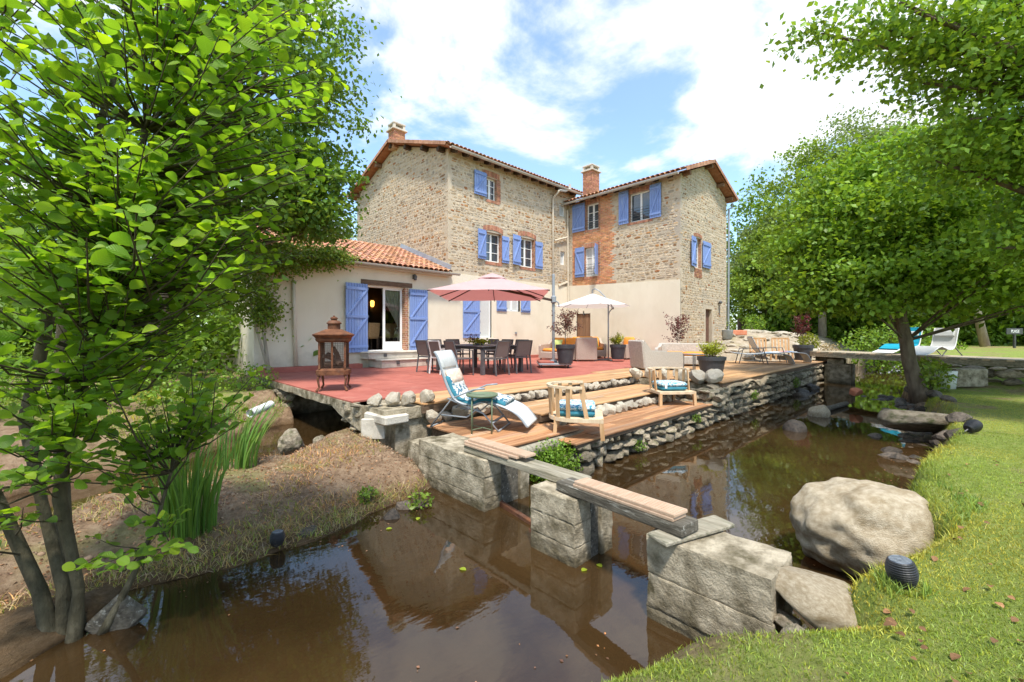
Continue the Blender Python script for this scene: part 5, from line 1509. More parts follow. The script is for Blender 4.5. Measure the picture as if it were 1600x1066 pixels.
# grey lounge set
sofa('pale grey rattan armchair turned sideways on the deck behind the barrel armchairs', W(4.30, 12.75, 0), vz(-1.38), .90, 1.22, .88, .54, .34, M_rattangrey, False)
sofa('pale grey rattan sofa with orange seat beside the lime shrub pot', W(5.75, 14.3, 0), vz(math.pi - .5), 1.7, .85,   .74, .60, .34, M_rattangrey, True, 2, False, name='rattan_sofa')
t = thing('side_table', 'small metal frame side table between the grey sofa and the lime pot', 'table', W(5.25, 12.3, 0), vz(.3))
b = MB(); b.box((0, 0, .48), (.45, .45, .025)); part('tabletop', b, M_greymetal, t)
for sx in (-1, 1):
    for sy in (-1, 1): b = MB(); b.box((sx * .2, sy * .2, .235), (.022, .022, .465)); part('leg', b, M_alu, t)
maple_pot(W(6.05, 15.6, 0), 'dark leaved maple in pot behind the grey rattan sofa', .30, .52, 1.75, .50, LF_red, 800, .065, 15, .25)
shrub_pot(W(5.12, 10.95, 0.015), 'lime green shrub in wide dark pot at the deck corner', .345, .47, .36, .46, LF_lime, 1400, .045, 18)
maple_pot(W(11.6, 17.0, 0.015), 'red maple in dark pot at the far end of the deck', .36, .60, 1.85, .40, LF_red, 800, .07, 25, .35)

# slatted barrel armchairs
def barrel(label, loc, rz):
    t = thing('barrel_armchair', label, 'armchair', loc, rz, 'barrel armchairs on the low deck')
    w, d, sh, bh = .76, .74, .28, .71
    for sx in (-1, 1):
        b = MB(); b.bar((sx * (w / 2 - .03), d / 2 - .03, sh), (sx * (w / 2 - .02), d / 2 - .01, 0), .055, .055, (0, 1, 0)); part('leg', b, M_teak, t)
        b = MB(); b.bar((sx * (w / 2 - .14), -d / 2 + .10, sh), (sx * (w / 2 - .13), -d / 2 + .08, 0), .05, .05, (0, 1, 0)); part('leg', b, M_teak, t)
    def arc(th, k): return (math.cos(th) * w / 2 * k, -.02 + math.sin(th) * d / 2 * k)
    b = MB(); N_ = 20; V = []; Fq = []
    ths = [math.pi * (1 + i / N_) for i in range(N_ + 1)]
    out = [(-w / 2, d / 2)] + [arc(th, 1.0) for th in ths] + [(w / 2, d / 2)]
    b.prism(out, lambda u, v, e: (u, v, e), sh - .05, sh); part('seat_frame', b, M_teakpale, t)
    b = MB(); pts = [(-w / 2 - .02, d / 2 - .28)] + [arc(th, 1.10) for th in ths] + [(w / 2 + .02, d / 2 - .28)]
    ins = [(-w / 2 + .045, d / 2 - .28)] + [arc(th, .94) for th in ths] + [(w / 2 - .045, d / 2 - .28)]
    n_ = len(pts); V = [(x, y, bh - .03) for x, y in pts] + [(x, y, bh - .03) for x, y in ins] + [(x, y, bh) for x, y in pts] + [(x, y, bh) for x, y in ins]
    for i in range(n_ - 1):
        Fq += [(i, i + 1, n_ + i + 1, n_ + i), (2 * n_ + i, 3 * n_ + i, 3 * n_ + i + 1, 2 * n_ + i + 1), (i, 2 * n_ + i, 2 * n_ + i + 1, i + 1), (n_ + i, n_ + i + 1, 3 * n_ + i + 1, 3 * n_ + i)]
    Fq += [(0, n_, 3 * n_, 2 * n_), (n_ - 1, 3 * n_ - 1, 4 * n_ - 1, 2 * n_ - 1)]
    b.add(V, Fq); part('top_rail', b, M_teakpale, t)
    tops = [(-w / 2 + .02, d / 2 - .30)] + [arc(math.pi * (1 + (k + .5) / 7), 1.02) for k in range(7)] + [(w / 2 - .02, d / 2 - .30)]
    bots = [(-w / 2 + .03, d / 2 - .22)] + [arc(math.pi * (1 + (k + .5) / 7), .95) for k in range(7)] + [(w / 2 - .03, d / 2 - .22)]
    for p, q in zip(tops, bots):
        b = MB(); out_ = Vector((p[0], p[1], 0)).normalized(); b.bar((q[0], q[1], sh - .01), (p[0], p[1], bh - .02), .055, .020, out_); part('slat', b, M_teak, t)
    return t
def boxcushion(label, loc, rz, w=.52, d=.52):
    t = thing('box_cushion', label, 'cushion', loc, rz, 'blue box cushions on the barrel armchairs')
    b = MB(); b.box((0, 0, .045), (w, d, .085), bev=.03); part('underside_pad', b, M_bluecush, t, True)
    b = MB(); b.box((0, 0, .125), (w * 1.02, d * 1.02, .08), bev=.03); part('printed_pad', b, M_floral, t, True)
    b = MB(); b.box((w / 2 - .06, d / 2 + .012, .09), (.045, .004, .07)); part('care_tag', b, M_white, t)
    return t
c1p = W(.92, 6.10, -.35); c2p = W(3.22, 8.75, -.35)
barrel('near barrel armchair of slatted teak seen from behind', c1p, vz(-1.75))
barrel('far barrel armchair of slatted teak facing the sluice', c2p, vz(math.pi + .12))
boxcushion('blue and white box cushion on the near barrel armchair', c1p + Vector((.0, 0, .282)), vz(-1.75))
boxcushion('blue and white box cushion on the far barrel armchair', c2p + Vector((0, 0, .282)), vz(math.pi + .12))

# reclining lounger with floral pad
def relaxer(name, label, loc, rz, prof, w, sling, frame, group=None):
    t = thing(name, label, 'lounger', loc, rz, group)
    b = MB(); n = len(prof); V = []
    for (s, z) in prof: V += [(s, -w / 2, z), (s, w / 2, z), (s, w / 2, z - .018), (s, -w / 2, z - .018)]
    F_ = [(4 * j + k, 4 * j + (k + 1) % 4, 4 * j + 4 + (k + 1) % 4, 4 * j + 4 + k) for j in range(n - 1) for k in range(4)] + [(0, 1, 2, 3), (4 * n - 1, 4 * n - 2, 4 * n - 3, 4 * n - 4)]
    b.add(V, F_); part('sling', b, sling, t, False)
    for sy in (-1, 1):
        b = MB(); b.tube([(s, sy * (w / 2 + .012), z - .01) for s, z in prof], .016, 8); part('side_rail', b, frame, t, True)
    return t
def smooth_prof(P, n=5):
    out = []
    for i in range(len(P) - 1):
        p0 = P[max(i - 1, 0)]; p1 = P[i]; p2 = P[i + 1]; p3 = P[min(i + 2, len(P) - 1)]
        for k in range(n):
            t_ = k / n
            out.append(tuple(.5 * (2 * p1[c] + (p2[c] - p0[c]) * t_ + (2 * p0[c] - 5 * p1[c] + 4 * p2[c] - p3[c]) * t_ ** 2 + (3 * p1[c] - p0[c] - 3 * p2[c] + p3[c]) * t_ ** 3) for c in (0, 1)))
    return out + [P[-1]]
prof = smooth_prof([(-.66, 1.12), (-.60, 1.02), (-.48, .68), (-.34, .44), (-.10, .36), (.12, .42), (.40, .36), (.60, .26), (.74, .10)])
lg = relaxer('reclining_lounger', 'grey reclining garden lounger with floral pad on the small deck', W(-.42, 6.32, -.30), vz(-.28), prof, .56, M_grey_sling, M_greymetal)
def padgeo(i0, i1, th, w, lift=.0):
    b = MB(); pr_ = prof[i0:i1 + 1]; n_ = len(pr_); V = []
    for k, (s, z) in enumerate(pr_):
        a_ = pr_[max(k - 1, 0)]; c_ = pr_[min(k + 1, n_ - 1)]; d = Vector((c_[0] - a_[0], c_[1] - a_[1])).normalized(); nn = Vector((-d.y, d.x))
        if nn.y < 0 and abs(d.x) > .3: nn = -nn
        if nn.x < 0 and abs(d.x) <= .3: nn = -nn
        tuft = th * (.78 + .22 * abs(math.sin(k * math.pi / 3.0)))
        q = .004 + lift
        for (yy, f_) in ((-1, .15), (-.92, .75), (-.33, 1), (0, .8), (.33, 1), (.92, .75), (1, .15)):
            V.append((s + nn.x * (q + tuft * f_), yy * w / 2, z + nn.y * (q + tuft * f_)))
        V += [(s + nn.x * q, w / 2, z + nn.y * q), (s + nn.x * q, -w / 2, z + nn.y * q)]
    m_ = 9
    F_ = [(m_ * j + k, m_ * j + (k + 1) % m_, m_ * j + m_ + (k + 1) % m_, m_ * j + m_ + k) for j in range(n_ - 1) for k in range(m_)] + [tuple(range(m_)), tuple(range(m_ * n_ - 1, m_ * n_ - m_ - 1, -1))]
    b.add(V, F_); return b
pad = thing('lounger_pad', 'blue pad with floral print lying on the reclining lounger', 'cushion', lg.location, vz(-.28))
part('pad_body', padgeo(9, 30, .06, .50), M_bluecush, pad, True); part('pad_cover', padgeo(9, 30, .075, .46, .004), M_floral2, pad, True)
part('headrest', padgeo(8, 11, .085, .44, .01), M_peach, pad, True)
b = MB(); pts = prof[0:4]; b.tube([(s + .02, 0, z + .03) for s, z in pts], [.05, .055, .055, .045], 10) if False else b.bar((-.645, 0, 1.09), (-.545, 0, .86), .50, .05, (1, 0, .4), bev=.02); part('head_pillow', b, M_grey_sling, lg, True)
for sy in (-.29, .29):
    b = MB(); b.tube([(-.72, sy, .012), (-.38, sy, .44), (-.05, sy, .58), (.12, sy, .60)], .013, 7); part('arm_frame', b, M_greymetal, lg, True)
    b = MB(); b.tube([(-.45, sy, .44), (.10, sy, .25), (.32, sy, .012)], .013, 7); part('leg', b, M_greymetal, lg, True)
    b = MB(); b.tube([(-.55, sy, .20), (-.15, sy, .18), (.02, sy, .32)], .011, 7); part('leg', b, M_greymetal, lg, True)
b = MB(); b.tube([(-.72, -.29, .012), (-.72, .29, .012)], .013, 7); b.tube([(.32, -.29, .012), (.32, .29, .012)], .013, 7); b.bar((.22, -.29, .12), (.22, .29, .12), .05, .012); part('cross_bar', b, M_greymetal, lg, True)
# tray table
t = thing('tray_table', 'round sage green tray table in front of the reclining lounger', 'table', W(-.42, 5.98, -.30), vz(.0))
b = MB(); b.lathe([(.205, .50), (.222, .505), (.225, .535), (.218, .535), (.212, .515), (.01, .513)], 36); part('tray', b, M_greentin, t, True)
for k in range(4):
    a_ = math.pi / 4 + k * math.pi / 2 + .05; x, y = .19 * math.cos(a_) * 1.02, .19 * math.sin(a_) * 1.02
    b = MB(); b.tube([(x, y, 0), (x, y, .505)], .010, 7); part('leg', b, M_greentin, t, True)
b = MB(); b.tube([(-.137, -.137, .055), (.137, .137, .055)], .006, 6); b.tube([(-.137, .137, .06), (.137, -.137, .06)], .006, 6); part('stretcher', b, M_greentin, t)

# loungers on the far deck
prof2 = smooth_prof([(-1.0, .92), (-.86, .62), (-.66, .36), (-.35, .34), (.25, .38), (.62, .36), (.82, .30), (.95, .05)])
for i, (X, Y, hd, lab) in enumerate([(8.75, 15.0, -.30, 'grey sling sun lounger without towel on the far deck by the lime pot'), (9.95, 15.9, -.22, 'grey sun lounger draped with a blue striped towel on the far deck')]):
    l2 = relaxer('sun_lounger', lab, W(X, Y, 0.015), vz(hd), prof2 if i else smooth_prof([(-.95, .40), (-.66, .36), (-.35, .34), (.25, .38), (.62, .36), (.82, .30), (.95, .05)]), .58, M_grey_sling, M_greymetal)
    for sy in (-.31, .31):
        b = MB(); b.tube([(-.75, sy, 0), (-.62, sy, .52), (.0, sy, .54), (.15, sy, 0)], .018, 7); part('leg_frame', b, M_alu, l2)
    b = MB(); b.tube([(.93, -.29, .02), (.93, .29, .02)], .014, 6); part('foot_bar', b, M_greymetal, l2)
    if i:
        pr_ = prof2; b = MB(); V = []
        for j, (s, z) in enumerate(pr_[:24]): b.cur = [(.08, .22, .45), (.72, .74, .76), (.16, .36, .58), (.75, .75, .74), (.60, .30, .25)][(j // 2) % 5]; b.c += [b.cur] * 4; V += [(s + .012, -.27, z + .022), (s + .012, .27, z + .022), (s + .004, .27, z + .006), (s + .004, -.27, z + .006)]
        b.v.extend(V); b.f.extend([(4 * j + k, 4 * j + (k + 1) % 4, 4 * j + 4 + (k + 1) % 4, 4 * j + 4 + k) for j in range(23) for k in range(4)])
        tw = thing('beach_towel', 'blue and white striped towel over the backrest of the far lounger', 'towel', l2.location, vz(hd)); part('cloth', b, M_stripe, tw, False, True)
# slatted wooden chairs
def slatchair(label, loc, rz):
    t = thing('slatted_chair', label, 'chair', loc, rz, 'orange slatted chairs on the far deck')
    b = MB(); b.box((0, 0, .33), (.62, .60, .05), bev=.008); part('seat', b, M_teak, t)
    for sx in (-1, 1):
        b = MB(); b.box((sx * .28, .26, .165), (.055, .055, .33)); part('leg', b, M_teak, t)
        b = MB(); b.bar((sx * .28, -.27, 0), (sx * .29, -.40, .85), .055, .045, (0, 1, 0)); part('leg', b, M_teak, t)
    b = MB(); b.bar((-.30, -.40, .86), (.30, -.40, .86), .03, .07); part('top_rail', b, M_teak, t)
    for k in range(4):
        x = -.18 + .12 * k; b = MB(); b.bar((x, -.29, .35), (x, -.395, .83), .065, .018, (0, 1, 0)); part('slat', b, M_teak, t)
    return t
slatchair('orange slatted chair beside the striped towel lounger', W(9.85, 16.9, 0.012), vz(math.pi - .25))
slatchair('orange slatted chair next to the red maple pot', W(10.75, 16.95, 0.012), vz(math.pi - .35))

# rusty brazier
br = thing('fire_lantern', 'tall rusty iron fire lantern on curved legs at the terrace edge', 'brazier', W(-3.42, 8.20, 0), vz(.25)); br.scale = (1.09, 1.09, 1.09)
S_ = 1.0
b = MB(); n = 4
def sq(prof_, nm, smooth=False, n_=4, bulge=0):
    b = MB(); V = []; F_ = []; N_ = 24
    def sup(t_):
        c, s = math.cos(t_), math.sin(t_); k = (abs(c) ** 5 + abs(s) ** 5) ** (-1 / 5); return c * k, s * k
    for r_, z in prof_:
        for k in range(N_):
            x, y = sup(2 * math.pi * (k + .5) / N_); V.append((x * r_, y * r_, z))
    for i in range(len(prof_) - 1):
        for k in range(N_): F_.append((i * N_ + k, i * N_ + (k + 1) % N_, (i + 1) * N_ + (k + 1) % N_, (i + 1) * N_ + k))
    F_ += [tuple(range(N_ - 1, -1, -1)), tuple((len(prof_) - 1) * N_ + k for k in range(N_))]
    b.add(V, F_); return part(nm, b, M_rust, br)
sq([(.245, .27), (.275, .275), (.275, .355), (.25, .36), (.23, .38), (.22, .385)], 'fire_tray')
sq([(.24, .835), (.275, .86), (.285, .90), (.275, .905), (.325, .955), (.33, .97), (.32, .975), (.13, 1.06), (.115, 1.062)], 'hood')
b = MB(); b.lathe([(.105, 1.06), (.105, 1.15), (.125, 1.16), (.125, 1.175), (.08, 1.215), (.05, 1.22), (.05, 1.235), (.062, 1.245), (.06, 1.265), (.035, 1.28), (.02, 1.282), (.02, 1.30), (.005, 1.305)], 20); part('chimney_cap', b, M_rust, br)
for sx in (-1, 1):
    for sy in (-1, 1):
        b = MB(); b.box((sx * .205, sy * .205, .61), (.035, .035, .46)); part('post', b, M_rust, br)
        b = MB(); b.tube([(sx * .20, sy * .20, .28), (sx * .225, sy * .225, .22), (sx * .215, sy * .215, .13), (sx * .205, sy * .205, .07), (sx * .245, sy * .245, .005)], [.026, .022, .018, .016, .022], 8); part('leg', b, M_rust, br)
    b = MB(); b.box((sx * .0, -.205, .61), (.03, .03, .46)) if sx > 0 else b.box((-.205, 0, .61), (.03, .03, .46)); part('post', b, M_rust, br)
b = MB()
for k in range(15):
    t_ = -.19 + .38 * k / 14
    for (p, q) in (((t_, -.205), (t_, -.205)), ((t_, .205), (t_, .205)), ((-.205, t_), (-.205, t_)), ((.205, t_), (.205, t_))): b.tube([(p[0], p[1], .385), (q[0], q[1], .84)], .0022, 4, False)
for k in range(16):
    z = .39 + .45 * k / 15
    for (p, q) in (((-.2, -.205), (.2, -.205)), ((-.2, .205), (.2, .205)), ((-.205, -.2), (-.205, .2)), ((.205, -.2), (.205, .2))): b.tube([(*p, z), (*q, z)], .0022, 4, False)
part('mesh_guard', b, M_mesh, br)
for i, (p, q, r_) in enumerate([((-.15, -.05, .45), (.14, .05, .44), .05), ((-.12, .10, .62), (.12, -.10, .45), .045), ((-.16, -.08, .60), (.05, .12, .50), .04), ((-.02, 0, .75), (.10, -.02, .47), .04)]):
    lo = thing('charred_log', ['charred log lying flat in the fire lantern tray', 'charred log leaning across the fire lantern', 'short charred log at the front of the fire lantern', 'upright split log inside the fire lantern'][i], 'log', br.location, vz(.25)); lo.scale = (1.09, 1.09, 1.09)
    b = MB(); b.tube([p, ((p[0] + q[0]) / 2 + .01, (p[1] + q[1]) / 2, (p[2] + q[2]) / 2 + .012), q], [r_ * .9, r_ * 1.05, r_], 9); part('wood', b, M_char, lo)
# ------------------------------------------------------------------ sluice in the stream
def concrete(name, label, boxes, groove=None):
    t = thing(name, label, 'sluice pier', boxes[0][0:1] + (boxes[0][2],) + (WATER,))
    for (x0, x1, y0, y1, z0, z1) in boxes:
        b = MB(); nx, ny, nz_ = max(2, int((x1 - x0) / .09)), max(2, int((y1 - y0) / .09)), max(2, int((z1 - z0) / .09))
        bm = bmesh.new(); bmesh.ops.create_cube(bm, size=1.0)
        bmesh.ops.subdivide_edges(bm, edges=bm.edges[:], cuts=15, use_grid_fill=True)
        for v in bm.verts:
            u = v.co.copy(); edge = sum(1 for c in u if abs(c) > .49)
            p = Vector((x0 + (u.x + .5) * (x1 - x0), y0 + (u.y + .5) * (y1 - y0), z0 + (u.z + .5) * (z1 - z0)))
            n_ = Vector((noise.noise(p * 19), noise.noise(p * 19 + Vector((9, 0, 0))), noise.noise(p * 19 + Vector((0, 9, 0)))))
            low = max(0, min(1, (-.62 - p.z) / .3))
            p += n_ * (.0035 + .012 * low + (.003 if edge > 1 else 0))
            if edge > 1:
                cpt = Vector(((x0 + x1) / 2, (y0 + y1) / 2, (z0 + z1) / 2)); p -= (p - cpt).normalized() * (.003 + .014 * max(0, noise.noise(p * 9)))
            v.co = p
        m = bpy.data.meshes.new('concrete_course'); bm.to_mesh(m); bm.free()
        link('concrete_course', m, M_concrete, t)
    return t
def courses(x0, x1, y0, y1, z1, hs, jit=.006):
    out = []; z = z1
    for i, h_ in enumerate(hs):
        e = rnd.uniform(-jit, jit); out.append((x0 + e, x1 + e, y0 + e, y1 + e, z - h_, z - .003)); z -= h_
    return out
lt = concrete('sluice_abutment', 'long weathered concrete abutment where the sluice beam meets the bank',
         courses(-6.46, -6.22, -9.78, -8.48, -.26, (.19, .22, .50)) + [(-6.22, -5.94, -9.70, -8.50, -1.2, -.265)] + [(-5.94, -5.80, -9.80, -8.9, -1.2, -.30)] + [(-6.38, -6.0, -8.46, -8.08, -1.0, -.37)])
b = MB(); b.bb(-6.215, -5.95, -9.765, -9.705, -1.1, -.27); b.build('gate_post', M_darkbeam, lt)
mp = concrete('sluice_pier', 'middle concrete sluice pier standing in the water', courses(-6.64, -6.42, -11.11, -10.62, -.262, (.20, .19, .36)) + [(-6.42, -6.30, -11.04, -10.64, -1.1, -.267), (-6.30, -6.13, -11.13, -10.63, -1.1, -.264)])
b = MB(); b.bb(-6.415, -6.305, -11.10, -11.045, -1.05, -.268); b.build('gate_post', M_darkbeam, mp)
concrete('sluice_abutment', 'squared concrete block with form lines on the lawn side of the sluice', courses(-6.76, -6.34, -12.54, -11.80, -.25, (.25, .22, .5), .008))
def beam(name, label, p, q, w, h_, m, seed=1):
    b = MB(); b.bar(p, q, w, h_, bev=.008); o = b.build(name, m); return tag(o, label, 'beam')
beam('sluice_beam', 'pale weathered timber beam spanning from bank to middle pier', (-6.31, -9.36, -.220), (-6.33, -10.98, -.224), .21, .072, M_oldwood)
beam('sluice_beam', 'dark wet timber beam spanning from middle pier to lawn block', (-6.47, -10.86, -.222), (-6.64, -12.04, -.172), .19, .078, M_darkbeam)
beam('cross_plank', 'worn grey plank under the end of the dark sluice beam', (-6.82, -11.90, -.232), (-6.23, -12.10, -.228), .17, .03, M_oldwood)
beam('steel_rail', 'thin rusty steel rail at the water line between the piers', (-6.22, -9.76, -.775), (-6.36, -10.64, -.80), .05, .06, M_rust)
def wpc_board(label, p, q, w, h_, grp):
    d = (Vector(q) - Vector(p)); L = d.length; b = MB(); b.box((L / 2, 0, 0), (L, w, h_), bev=.003)
    for k in range(6): b.box((L / 2, -w / 2 + w * (k + .5) / 6, h_ / 2 + .0012), (L - .002, w / 6 - .007, .0026))
    t = bpy.data.objects.new('deck_plank', b.mesh('deck_plank')); COL.objects.link(t); t.data.materials.append(M_wpc)
    t.location = p; t.rotation_euler = d.to_track_quat('X', 'Z').to_euler()
    return tag(t, label, 'plank', grp)
a1, a2 = Vector((-6.33, -9.38, -.172)), Vector((-6.34, -10.32, -.175))
wpc_board('bottom composite plank of the stack on the pale sluice beam', a1 + Vector((-.02, .0, 0)), a2 + Vector((-.02, .22, 0)), .145, .022, 'composite planks on the sluice beams')
wpc_board('middle composite plank of the stack on the pale sluice beam', a1 + Vector((-.006, .02, .0245)), a2 + Vector((-.006, .10, .0245)), .145, .022, 'composite planks on the sluice beams')
wpc_board('topmost composite plank on the pale sluice beam', a1 + Vector((.02, -.02, .049)), a2 + Vector((.02, 0, .049)), .145, .022, 'composite planks on the sluice beams')
a1, a2 = Vector((-6.515, -11.06, -.163)), Vector((-6.645, -11.97, -.122))
wpc_board('lower grooved composite plank on the dark sluice beam', a1, a2, .15, .022, 'composite planks on the sluice beams')
wpc_board('upper grooved composite plank on the dark sluice beam', a1 + Vector((.005, -.01, .026)), a2 + Vector((.005, -.008, .026)), .15, .022, 'composite planks on the sluice beams')

# ------------------------------------------------------------------ culvert mouth under the terrace corner
cv = thing('culvert_mouth', 'ragged stone and concrete mouth of the culvert under the terrace', 'culvert', (-6.45, -5, -.8))
wall_stones(cv, (-6.42, -2.5, 0), (-6.46, -.5, 0), -.9, -.2, RK_grey, .16, .26, .2, .45)
wall_stones(cv, (-6.35, -3.0, 0), (-6.45, -2.3, 0), -.95, -.22, RK_grey, .2, .3, .25, .45)
wall_stones(cv, (-6.46, -6.85, 0), (-6.44, -6.2, 0), -.40, -.03, RK_grey, .14, .2, .2, .36, .10)
wall_stones(cv, (-6.40, -7.0, 0), (-6.38, -6.35, 0), -.95, -.40, RK_grey, .14, .2, .2, .36, .14)
# broken slab edge, deeper towards the stream corner
bm = bmesh.new(); bmesh.ops.create_cube(bm, size=1.0); bmesh.ops.subdivide_edges(bm, edges=bm.edges[:], cuts=11, use_grid_fill=True)
for v in bm.verts:
    u = v.co.copy(); y = -6.9 + (u.y + .5) * 4.9
    th = .13 + .22 * max(0, min(1, (-5.7 - y) / .9)) + .05 * noise.noise(Vector((y * 2.1, 3, 0)))
    p = Vector((-6.50 + (u.x + .5) * .35, y, -.035 - (.5 - u.z) * th))
    p += Vector((noise.noise(p * 6), noise.noise(p * 6 + Vector((7, 0, 0))), 0)) * .03
    if u.z < -.4: p.z += noise.noise(p * 5) * .05
    v.co = p
m = bpy.data.meshes.new('broken_slab'); bm.to_mesh(m); bm.free(); link('broken_slab', m, M_concrete, cv)
b = MB(); b.box((-6.30, -7.32, -.17), (.40, .62, .13), rz=.05, bev=.02); b.build('concrete_lump', M_conclight, cv)
b = MB(); b.box((-6.50, -7.30, -.32), (.34, .05, .30), rz=-.75, bev=.01); o = b.build('paving_slab', M_conclight); tag(o, 'square paving slab leaning at the culvert corner', 'slab')
rock('stone_block', 'squared mossy stone block at the culvert outfall', (-7.25, -6.15, -.58), (.52, .34, .40), (.1, .1, .5), 5, M_rockgrey, 3, 5)
rock('rock', 'small pointed rock beside the squared block at the culvert', (-6.98, -6.55, -.62), (.30, .26, .34), (0, .2, 1), 6, M_rockgrey, 3, 5)
b = MB(); b.tube([(-7.0, -4.0, -.30), (-7.45, -4.45, -.36)], .075, 14, False); b.tube([(-7.0, -4.0, -.30), (-7.45, -4.45, -.36)], .066, 14, False)
b.lathe([(.066, 0), (.075, 0)], 14, (0, 0, -50)) if False else None
o = b.build('drain_pipe', M_whitepl, smooth=True); tag(o, 'white plastic drain pipe poking out of the far bank', 'pipe')

# ------------------------------------------------------------------ rocks
rock('boulder', 'huge rounded granite boulder between lawn and stream', W(2.90, 3.46, -.52), (1.16, .86, .80), (.0, .10, vz(.10)), 64, M_boulder, 5, 0, .17)
o = rock('flat_rock', 'flat slanted rock slab against the lawn side concrete block', W(1.68, 2.36, -.36), (.52, .44, .26), (.16, .14, vz(-.5)), 33, M_boulder, 4, 7, .12)
rock('mossy_rock', 'mossy stone wedged below the flat rock slab', W(1.42, 2.12, -.55), (.22, .20, .30), (0, .2, .3), 34, M_rockgrey, 3, 4)
rock('rock', 'thin grey stone between concrete block and flat slab', W(1.50, 2.34, -.50), (.20, .16, .10), (0, .2, .3), 35, M_rockgrey, 3, 4)
rock('boulder', 'flat topped grey boulder on the far lawn edge', W(7.05, 7.45, -.42), (1.20, .75, .50), (0, .03, vz(.1)), 44, M_rockgrey, 4, 5, .15)
rock('rock', 'pale and brown rounded rock standing in the stream', W(7.0, 9.75, -.74), (.50, .42, .46), (0, .2, .4), 45, M_boulder, 4, 1, .12)
rock('rock', 'grey dome rock in the stream nearest the quay wall', W(5.5, 8.3, -.80), (.42, .36, .40), (0, 0, 1.2), 46, M_rockdark, 4, 1, .1)
b = MB(); b.tube([W(7.2, 10.0, -.74), W(8.7, 11.1, -.74)], [.07, .06], 8); tag(b.build('driftwood', M_darkbeam), 'dark driftwood log floating behind the pale rock', 'log')
bk = thing('rock_bank', 'dark wet stones lining the lawn side of the stream', 'stones', (1, -12.3, WATER))
for k in range(150):
    x = rnd.uniform(-.9, 7.5); y = float(np.interp(x, XB, YB)) + rnd.gauss(.02, .24); s = rnd.uniform(.06, .17)
    z = max(float(ground_h(x, y)), WATER - .1) + s * .2
    piece('stone', rnd.choice(RK_dark), bk, (x - 1, y + 12.3, z - WATER), (rnd.uniform(-.4, .4), rnd.uniform(-.4, .4), rnd.uniform(0, 6)), (s * 1.15, s * .95, s * .8))
rock('rock', 'reddish flat stone beside the leaning tree roots', W(9.0, 11.2, -.45), (.5, .35, .22), (0, 0, .3), 47, M_terracotta, 3, 4)
for i, (X, Y, s) in enumerate([(9.2, 13.6, .5), (10.1, 14.6, .6), (8.7, 12.8, .35)]):
    rock('rock', ['dark rock in the shallows in front of the bridge', 'larger dark rock close under the bridge', 'small dark rock in midstream'][i], W(X, Y, -.78), (s * 1.3, s, s * .6), (0, 0, i), 50 + i, M_rockdark, 3, 4)
# stones half sunk along the spit
sp = thing('bank_stones', 'scattered brown stones along the waterline of the earth spit', 'stones', (-8, -9.2, WATER))
for (x, y, s) in [(-8.0, -9.0, .16), (-7.2, -9.2, .14), (-7.0, -9.1, .12), (-8.2, -9.05, .10)]:
    piece('stone', rnd.choice(RK_dark), sp, (x + 8, y + 9.2, -.05 if x < -8.4 else .0), (0, 0, rnd.uniform(0, 6)), (s, s * .8, s * .55))
rp = thing('ramp_stones', 'pale stones scattered on the earth ramp beyond the deck', 'stones', (12, -7, .5))
for k in range(90):
    x = rnd.uniform(8.6, 19); y = rnd.uniform(-9.3, -4.8); s = rnd.uniform(.08, .38)
    piece('stone', rnd.choice(RK_pale), rp, (x - 12, y + 7, float(ground_h(x, y)) - .5 + s * .1), (0, 0, rnd.uniform(0, 6)), (s * 1.3, s * .8, s * .35))
# quay end block, bridge
concrete('quay_end_block', 'squared concrete block ending the quay wall by the bridge', [(10.4, 11.3, -10.55, -9.75, -1.2, -.08), (11.25, 11.9, -10.2, -9.3, -1.2, .28)])
bg = thing('footbridge', 'low timber footbridge carrying two loungers over the stream', 'bridge', (9.9, -12, .3))
P_, Q_ = Vector((11.6, -9.0, .36)), Vector((8.1, -15.2, .36)); dv = (Q_ - P_); Lb = dv.length; dv.normalize(); sv = Vector((dv.y, -dv.x, 0))
nb = 44
for k in range(nb):
    a_ = P_ + dv * (Lb * (k + .5) / nb); b = MB(); b.bar(a_ - sv * .75, a_ + sv * .75, Lb / nb - .012, .05, (0, 0, 1)); b.build('plank', M_oldwood if k % 3 else M_teakpale, bg)
for s in (-.68, .68):
    b = MB(); b.bar(P_ + sv * s - Vector((0, 0, .10)), Q_ + sv * s - Vector((0, 0, .10)), .12, .14); b.build('beam', M_oldwood, bg)
b = MB(); b.bb(10.6, 11.2, -10.3, -9.8, -1.2, .1); b.build('support', M_concrete, bg)
